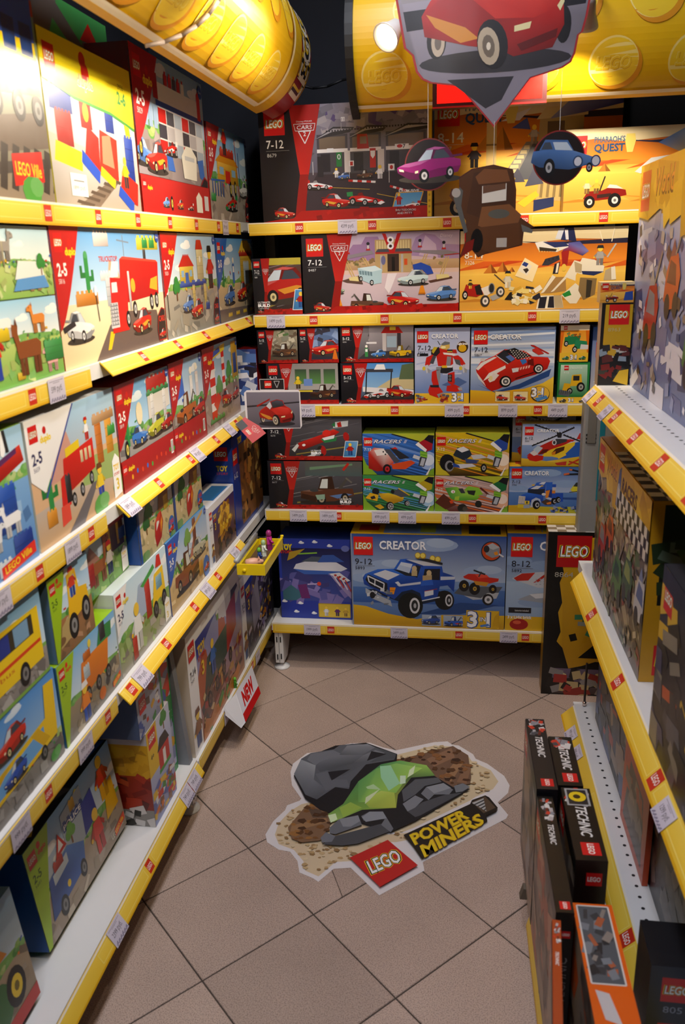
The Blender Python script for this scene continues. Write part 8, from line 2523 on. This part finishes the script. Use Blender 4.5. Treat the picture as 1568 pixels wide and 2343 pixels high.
def generic_red_car(a, x, y, k, body='b81c18'):
    """plain red saloon racing car seen from the front quarter, dark windscreen"""
    a.push(x, y, k)
    d = shade(body, .6)
    a.ell(.05, .02, 1.0, .14, '2c2a30', n=24)
    a.ell(.93,.40,.10,.22,'1a181c');a.ell(-.72,.30,.13,.22,'1a181c');a.ell(-.70,.28,.09,.17,'b8aa98');a.ell(-.70,.28,.045,.09,'6a6058')
    a.poly([(-.88,.36),(-.92,.60),(-.80,.78),(-.50,.98),(-.28,1.22),(.10,1.34),(.42,1.28),(.52,1.02),(.80,.86),(.92,.66),(.94,.40),(.80,.14),(.30,.06),(.10,.16),(-.30,.22)],body,['8a1412','a81814','b81c18','c02018','a81a16','8c1614','9c1814','c42a22','d03428','b01a16','8a1412','6a0e0e','7a1010','8a1412','9a1614'])
    a.poly([(-.50,.98),(-.28,1.22),(-.18,.96),(-.30,.80)],'c8c4c8');a.poly([(-.14,.88),(-.22,1.20),(.10,1.30),(.40,1.24),(.50,1.02),(.30,.96)],'3a3c46',['2a2c34','3a3c46','4c505c','44485a','2a2c34','24262c'])
    a.poly([(-.30,.80),(-.14,.84),(.30,.94),(.70,.88),(.88,.62),(.55,.50),(.05,.52)],'cc2a20',['b01a16','c42a20','d8443a','d03a30','a81814','b42018','c02a20'])
    a.poly([(-1.00,.92),(-.30,1.30),(-.26,1.40),(-1.02,1.02)],'9a1614');a.poly([(-.86,.62),(-.34,.44),(-.16,.30),(-.40,.26),(-.74,.46)],'c8842c')
    a.poly([(.30,.42),(.52,.46),(.50,.38),(.30,.35)],'d8d0a0');a.poly([(.84,.62),(.92,.74),(.93,.66),(.88,.56)],'d8d0a0');a.poly([(.34,.20),(.86,.36),(.84,.26),(.40,.12)],'5a0c0c')
    a.ell(.02,.22,.20,.30,'17151a',n=20,rot=.2);a.ell(-.03,.20,.14,.23,'b0a490',n=18,rot=.2);a.ell(-.03,.20,.08,.14,'6a6054',n=12,rot=.2);a.ell(-.03,.20,.03,.05,'d8d0c0',n=8)
    a.pop()

arrow=[(-.190,2.20),(-.190,2.12),(-.183,2.07),(-.164,1.968),(-.145,1.951),(-.136,1.916),(-.122,1.899),(-.102,1.890),(-.034,1.880),(.050,1.787),(.133,1.888),(.205,1.906),(.224,1.917),(.232,1.935),(.238,1.972),(.247,1.978),(.255,2.01),(.264,2.07),(.268,2.12),(.268,2.20)]
def arrow_paint(a):
    A = a.A
    n = len(a.outline)
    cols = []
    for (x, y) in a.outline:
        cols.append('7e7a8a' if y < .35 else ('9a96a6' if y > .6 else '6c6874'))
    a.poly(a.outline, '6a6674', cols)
    a.poly([(.06, .62), (A * .97, .68), (A * .96, .60), (.08, .52)], '1c1a22')
    a.poly([(.04,.95),(.05,.66),(A*.30,.68),(A*.4,.95)],'8c8890');a.poly([(A*.8,.96),(A*.8,.72),(A*.97,.72),(A*.98,.95)],'4a4e5c')
    a.poly([(A * .28, .26), (A * .62, .26), (A * .56, .14), (A * .48, .10)], '26242c')
    generic_red_car(a, A * .50, .335, .425)
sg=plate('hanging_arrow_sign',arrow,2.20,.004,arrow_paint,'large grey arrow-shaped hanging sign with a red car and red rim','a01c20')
hang(sg, [(-.15, 2.19, 2.99), (.22, 2.19, 2.99)], 2.203)

def disc_outline(cx, cz, r, n=40):
    return [(cx+r*math.cos(2*math.pi*i/n),cz+r*math.sin(2*math.pi*i/n)) for i in range(n)]
def disc_car(col, rim='c8c8c8', flip=False, lamps=False):
    def f(a):
        a.ell(a.A / 2, .5, .475, .475, '1c1416', n=36)
        a.region = (-9, 9, -9, 9)
        if not lamps:
            car(a, .49, .20, .66, col, glass='a8b8c8', rim=rim, flip=flip)
        else:
            a.push(.52, .24, .64, True)
            d = shade(col, .7)
            a.poly([(-1.10,.22),(-1.12,.36),(-.45,.58),(.15,.66),(.80,.62),(.86,.30),(.6,.16),(-.3,.06)],col,[d,shade(col,1.1),shade(col,1.15),col,col,d,d,d])
            a.poly([(-.42,.58),(-.22,.90),(.45,.94),(.62,.64),(.1,.64)],shade(col,.9));a.poly([(-.38,.60),(-.2,.84),(.22,.86),(.14,.64)],'b4c4d4');a.poly([(.22,.66),(.3,.86),(.46,.86),(.56,.66)],'3c4452')
            wheel(a, .30, .14, .17, .26, 'a8a8ac'); wheel(a, -.9, .10, .1, .14, 'a8a8ac')
            for lx in (-.55, -1.08):
                a.ell(lx, .28, .15, .17, shade(col, .6), n=16); a.ell(lx, .28, .11, .13, 'c8ccd8', n=14)
            a.pop()
        a.region = None
    return f
HG = 'hanging cut-outs below the arrow sign'
pd=plate('hanging_disc',disc_outline(-.104,1.710,.060),2.20,.004,disc_car('8a1a6a'),'round dark hanging disc with a magenta car','6a1414',HG)
hang(pd, [(-.107, 1.76, 1.897)], 2.203)
bd=plate('hanging_disc',disc_outline(.205,1.712,.061),2.20,.004,disc_car('4a72b0',lamps=True),'round dark hanging disc with a light blue car','7a1616',HG)
hang(bd, [(.205, 1.77, 1.905)], 2.203)
tow=[(-.030,1.672),(.0,1.690),(.05,1.697),(.095,1.685),(.104,1.64),(.104,1.585),(.12,1.575),(.150,1.555),(.125,1.55),(.122,1.515),(.09,1.508),(.035,1.497),(.018,1.490),(.002,1.510),(-.028,1.487),(-.012,1.53),(-.012,1.575),(-.028,1.60),(-.052,1.632),(-.046,1.648),(-.028,1.637)]
def tow_paint(a):
    A = a.A
    a.poly(a.outline, '54341f')
    a.poly([(A*.20,.50),(A*.28,.92),(A*.58,.98),(A*.74,.90),(A*.75,.45),(A*.50,.40)],'4a2e1e')
    a.poly([(A*.30,.88),(A*.40,.96),(A*.66,.94),(A*.70,.82),(A*.34,.80)],'7a4e30');a.poly([(A*.38,.60),(A*.38,.78),(A*.66,.80),(A*.66,.62)],'dcd8d0');a.poly([(A*.39,.70),(A*.39,.78),(A*.65,.80),(A*.65,.74)],'6a4a38')
    a.poly([(A*.34,.36),(A*.38,.56),(A*.70,.58),(A*.84,.46),(A*.80,.36),(A*.5,.30)],'7e5232');a.ell(A*.58,.48,.12,.05,'5a5a54',n=14)
    a.poly([(A*.34,.34),(A*.82,.38),(A*.84,.14),(A*.50,.06),(A*.34,.12)],'5e3a22');a.rect(A*.56,.12,A*.68,.22,'b8b0a8')
    a.poly([(A*.05,.66),(A*.12,.78),(A*.16,.74),(A*.14,.58),(A*.22,.30),(A*.18,.28)],'5a5a58');a.ell(A*.08,.72,.05,.05,'a8a09a');a.ell(A*.33,.20,.07,.13,'17120f',n=14)
    a.poly([(A*.84,.36),(A*.98,.30),(A*.97,.26),(A*.86,.28)],'6a6a66');a.poly([(A*.14,.02),(A*.28,.10),(A*.30,.22),(A*.2,.18)],'7a1c14')
tw=plate('hanging_truck_cutout',tow,2.12,.004,tow_paint,'brown tow-truck shaped hanging cut-out between the two discs','4a1a14',HG)
hang(tw, [(.05, 1.69, 1.79)], 2.123)

# ---- red light box on the far header, behind the arrow sign
lb=tag(empty('light_box',(.042,2.465,1.872)),'glowing red square light box on the far yellow header','light box')
MB().box(-.150, .150, 0, .03, 0, .28).obj('frame', mat('black_red_frame', '3a0a0a', 0.4), lb)
lp = Art(.276, .256)
lp.rect(0, 0, lp.A, 1, 'd8140c')
lp.text('LEGO',lp.A/2,.36,.3,'f0c81e',width=.92,bold=.08,shear=.1,anchor='c');lp.text('LEGO',lp.A/2,.36,.3,'f4f4f4',width=.84,bold=.03,shear=.1,anchor='c')
lp.build('lit_face',print_mat('lit_red_face',0.3,emit=1.6),lb,place=lambda u,v,l: (u*.256-.138,-l,.012+v*.256))
MB().box(-.150, .150, -.003, .0, 0, .004).obj('rim', mat('red_rim', 'b01414', 0.4), lb)

# ---- spot lamps on the headers, plus two unseen ones added over the aisle
M_SHELL = mat('white_lamp_shell', 'e4e2dc', 0.35)
M_BULB = mat('bulb_glass', 'ffffff', 0.3, emit=14.0, emit_col='ffe9c4')
def spot(loc, aim, energy, label, arm_to, blend=.5, size=math.radians(95)):
    e = tag(empty('spot_lamp', loc), label, 'spot lamp', 'spot lamps on the headers')
    d = (Vector(aim) - Vector(loc)).normalized()
    MB().lathe([(.012,-.055),(.022,-.045),(.026,-.02),(.036,.004),(.038,.012),(.035,.012),(.030,-.004)],(0,0,0),n=20,axis=d).obj('shade',M_SHELL,e,smooth=True)
    MB().lathe([(.004,-.010),(.020,-.006),(.026,.000),(.027,.004),(.018,.007)],(0,0,0),n=16,axis=d).obj('bulb',M_BULB,e,smooth=True)
    back = d * -.05
    q = Vector(arm_to) - Vector(loc)
    m = (back + q) / 2 + Vector((0, 0, .05))
    MB().path([back, m, q], .005, 8).obj('arm', mat('lamp_arm', '8a7a70', 0.4), e, smooth=True)
    add_light('SPOT','spot_lamp_light',Vector(loc)+d*.022,aim,energy,(1.0,.86,.66),spot_size=size,spot_blend=blend,shadow_soft_size=.02)
    return e
spot((-.222,2.42,2.045),(-.76,1.62,1.40),24.0,'lit white spot lamp left of the arrow sign',(-.10,2.54,2.20),.85,math.radians(76))
spot((.262,2.34,2.03),(.22,2.76,1.42),24.0,'lit white spot lamp at the right edge of the arrow sign',(.30,2.52,2.16))
spot((-.05,1.10,2.02),(-.76,1.42,1.50),42.0,'added unseen spot lamp over the near part of the aisle',(-.05,1.10,2.99),.8,math.radians(84))  # added out of view to brighten the near left shelves
spot((-.05,1.72,2.07),(-.76,2.16,1.52),34.0,'added unseen spot lamp over the far part of the aisle',(-.05,1.72,2.99),.6,math.radians(92))  # extra lamp above the view, put in to lift the farther left boxes

# grey cable drooping across the left header
pts = []
for i in range(9):
    t = i / 8
    th = math.radians(-76 + 75 * t)
    pts.append((-.65 + .186 * math.cos(th), 1.66 + .12 * math.sin(t * 1.6), 2.07 + .186 * math.sin(th)))
o = MB().path(pts, .004, 7).obj('lamp_cable', mat('grey_cable', '9a8a80', 0.5), smooth=True)
tag(o, 'thin grey cable curving over the left yellow header', 'cable')
o=MB().path([(-.62+.05*i,2.95+.01*math.sin(i),2.035+.012*math.cos(i*1.3)) for i in range(9)],.004,6).obj('cable',mat('black_cable','17171a',0.6),smooth=True)
tag(o, 'black cable lying behind the headers in the far corner', 'cable')

# ---- shelf card with a red car on the third left shelf
sc_=tag(empty('shelf_card',(-.605,2.50,.985)),'grey shelf card with a red car and a red folded tab','shelf card')
mb=MB().prism([(-.086,.012),(-.080,.0),(.088,.004),(.093,.012),(.091,.118),(.085,.124),(-.078,.124),(-.087,.116)],'y',0,.002)
cd = mb.obj('card', mat('white_card', 'e0dce0', 0.5), sc_)
ca = Art(.168, .112)
ca.rect(0, 0, ca.A, 1, '54505a', '7a7684'); ca.poly([(0, .62), (ca.A, .74), (ca.A, .70), (0, .57)], '2a2830')
generic_red_car(ca, ca.A * .54, .10, .52)
ca.build('card_print', M_CARD, cd, place=lambda u, v, l: (u * .112 - .080, -l, .006 + v * .112))
bt = MB().box(-.036, .042, .004, .006, .124, .158).obj('tab', mat('black_tab', '17151a', 0.4), sc_)
ba = Art(.078, .034)
ba.lines([(.02,.02),(ba.A-.02,.02),(ba.A-.02,.98),(.02,.98)],.05,'d8d8d8',close=True);ba.logo(.45,.18,.66);ba.lines([(1.35,.8),(1.85,.8),(1.6,.2)],.06,'a8a8a8',close=True)
ba.build('tab_print', M_CARD, bt, place=lambda u, v, l: (u * .034 - .036, .004 - l, .124 + v * .034))
fq=[Vector((-.735,2.50,1.004)),Vector((-.695,2.52,1.032)),Vector((-.640,2.51,.974)),Vector((-.680,2.49,.946))]
fq = [p - Vector((-.605, 2.50, .985)) + Vector((.012, -.014, 0)) for p in fq]
nrm = (fq[1] - fq[0]).cross(fq[3] - fq[0]).normalized()
if nrm.y > 0:
    nrm = -nrm
mb = MB()
mb.v = [tuple(p) for p in fq] + [tuple(p - nrm * .002) for p in fq]
mb.f = [(0, 1, 2, 3), (7, 6, 5, 4), (0, 4, 5, 1), (1, 5, 6, 2), (2, 6, 7, 3), (3, 7, 4, 0)]
mb.c = [None] * 6
ft = mb.obj('folded_tab', mat('red_tab', 'b81c16', 0.4), sc_)
fa = Art(.10, .06)
fa.rect(0,0,fa.A,1,'b81c16');fa.poly([(0,0),(fa.A*.35,0),(fa.A*.35,.5),(0,.5)],'26201f');fa.logo(fa.A*.42,.04,.46);fa.text('CARS',fa.A*.46,.62,.2,'d8a8a0',width=.6,shear=.1);fa.lines([(fa.A*.5,.58),(fa.A*.74,.58),(fa.A*.62,.5)],.02,'d8a8a0',close=True)
fa.build('folded_print',M_CARD,ft,place=lambda u,v,l: tuple((fq[0]+(fq[1]-fq[0])*v)*(1-u/fa.A)+(fq[3]+(fq[2]-fq[3])*v)*(u/fa.A)+nrm*l))

# ---- yellow display tray with small figures
M_YT = mat('yellow_tray_plastic', 'e8cc14', 0.3)
ty=tag(empty('display_tray',(-.644,2.405,.585)),'yellow plastic display tray clipped to the fourth left shelf','display tray')
MB().box(-.042, .042, -.125, .125, 0, .004).obj('base', mat('tray_floor', '5a4634', 0.6), ty)
MB().box(-.044, .044, -.130, -.122, -.004, .030).obj('rail', M_YT, ty)
MB().box(.036, .044, -.122, .130, -.004, .030).obj('rail', M_YT, ty)
MB().box(-.044, .044, .122, .130, -.004, .024).obj('rail', M_YT, ty)
MB().box(-.044, -.036, -.122, .130, -.004, .024).obj('rail', M_YT, ty)
for (x, y, ax) in ((-.020, -.130, (0, -1, 0)), (.040, .130, (0, 0, 1)), (.036, -.05, (1, 0, 0))):
    MB().lathe([(.006,0),(.006,.004),(.005,.006)],(x,y,.012 if ax[2]==0 else .030),n=10,axis=ax).obj('knob',M_YT,ty,smooth=True)
hood = MB()
for i in range(10):
    t0, t1 = math.pi / 2 * i / 10, math.pi / 2 * (i + 1) / 10
    p = lambda t, y: (-.040 + .070 * (1 - math.cos(t)) * .55 + .0, y, .026 + .075 * math.sin(t))
    hood.quad(p(t0, -.11), p(t0, .12), p(t1, .12), p(t1, -.11))
hood.obj('clear_hood', mat('clear_plastic', 'f4f8f8', 0.05, alpha=0.22), ty, smooth=True, fix=False)
MB().tube((-.046,-.130,.040),(-.046,.12,.040),.007,10).obj('clip_bar',mat('clip_grey','a8acb0',0.3),ty,smooth=True)

def small_figure(loc, body, head, legs, label, k=1.0, hat=None):
    e=tag(empty('toy_figure',loc,math.pi/2+.4),label,'toy figure','small figures on the yellow tray')
    MB().box(-.008*k,-.0006,-.005*k,.005*k,0,.013*k).obj('leg',mat('fig_'+legs,legs,0.35),e)
    MB().box(.0006, .008 * k, -.005 * k, .005 * k, 0, .013 * k).obj('leg', mat('fig_' + legs, legs, 0.35), e)
    MB().prism([(-.009*k,.013*k),(.009*k,.013*k),(.006*k,.028*k),(-.006*k,.028*k)],'y',-.005*k,.005*k).obj('torso',mat('fig_'+body,body,0.35),e)
    for s in (-1, 1):
        MB().path([(s*.007*k,0,.027*k),(s*.0115*k,-.002*k,.021*k),(s*.011*k,-.007*k,.016*k)],.0022*k,7).obj('arm',mat('fig_'+body,body,0.35),e,smooth=True)
    MB().lathe([(.003*k,.028*k),(.0055*k,.029*k),(.0058*k,.036*k),(.0045*k,.039*k),(.0025*k,.041*k)],n=12).obj('head',mat('fig_'+head,head,0.35),e,smooth=True)
    if hat:
        MB().lathe([(.0095*k,.037*k),(.0095*k,.038*k),(.006*k,.039*k),(.005*k,.044*k)],n=12).obj('hat',mat('fig_'+hat,hat,0.4),e,smooth=True)
    return e
FZ = .5892
pg=tag(empty('toy_animal',(-.650,2.315,FZ),.3),'small pink four-legged toy animal at the near end of the yellow tray','toy figure','small figures on the yellow tray')
M_PK = mat('pink_plastic', 'dca890', 0.4)
MB().lathe([(.004,-.022),(.011,-.018),(.0135,-.006),(.0135,.008),(.011,.017),(.005,.021)],(0,0,.019),n=14,axis=(1,.1,0)).obj('body',M_PK,pg,smooth=True)
MB().lathe([(.009,.016),(.0095,.024),(.006,.030),(.0055,.035),(.004,.0352)],(0,0,.020),n=12,axis=(1,.1,-.05)).obj('head',M_PK,pg,smooth=True)
for sx in (-.013, .011):
    for sy in (-.007, .007):
        MB().tube((sx, sy, 0), (sx, sy, .012), .0042, 8).obj('leg', M_PK, pg)
for sy in (-.006, .006):
    MB().prism([(.018+0,.028),(.025,.028),(.021,.036)],'y',sy-.0015,sy+.0015).obj('ear',M_PK,pg)
small_figure((-.642,2.375,FZ),'2a4a9a','6ab83a','2a4a9a','small toy figure with green head and blue body',1.1)
small_figure((-.640,2.425,FZ),'e0e8e0','a8c89a','d8e4d8','small white and green toy figure on the yellow tray',1.3)
small_figure((-.636,2.485,FZ),'b82a8a','a0307a','8a2468','magenta toy figure at the far end of the yellow tray',1.6)

# ---- folded NEW card at the lowest left shelf
nc=tag(empty('new_card',(-.735,2.30,.145)),'white and red folded card reading NEW at the lowest left shelf','shelf card')
def lp_(p):
    return Vector(p) - Vector((-.735, 2.30, .145))
Q=[lp_((-.728,2.300,.160)),lp_((-.728,2.500,.150)),lp_((-.684,2.435,.082)),lp_((-.684,2.235,.092))]
N_ = (Q[1] - Q[0]).cross(Q[3] - Q[0]).normalized()
if N_.x < 0:
    N_ = -N_
mb = MB()
mb.v = [tuple(p) for p in Q] + [tuple(p - N_ * .0015) for p in Q]
mb.f = [(0, 1, 2, 3), (7, 6, 5, 4), (0, 4, 5, 1), (1, 5, 6, 2), (2, 6, 7, 3), (3, 7, 4, 0)]
mb.c = [None] * 6
pn = mb.obj('flap', mat('white_flap', 'dcdce2', 0.45), nc)
na = Art(.20, .075)
na.rect(0,0,na.A,1,'d8d8e4');na.rect(0,0,na.A,.27,'c0141a');na.text('NEW',na.A*.16,.38,.42,'c8181c',width=na.A*.66,bold=.06,shear=.15)
na.build('flap_print',M_CARD,pn,place=lambda u,v,l: tuple((Q[3]+(Q[2]-Q[3])*(u/na.A))*(1-v)+(Q[0]+(Q[1]-Q[0])*(u/na.A))*v+N_*l))
S_=[lp_((-.739,2.200,.165)),lp_((-.728,2.300,.160)),lp_((-.684,2.235,.092)),lp_((-.690,2.205,.090)),lp_((-.735,2.195,.140))]
mb = MB()
n2 = Vector((.25, -1, .2)).normalized()
mb.v = [tuple(p) for p in S_] + [tuple(p + n2 * .0015) for p in S_]
mb.f = [(4, 3, 2, 1, 0), (5, 6, 7, 8, 9)] + [(i, (i + 1) % 5, 5 + (i + 1) % 5, 5 + i) for i in range(5)]
mb.c = [None] * 7
mb.obj('side_flap', mat('white_flap', 'dcdce2', 0.45), nc)
small_figure((-.748,2.36,.1445),'4a8a2a','6ab83a','3a7a2a','small green toy figure beside the NEW card',.9)
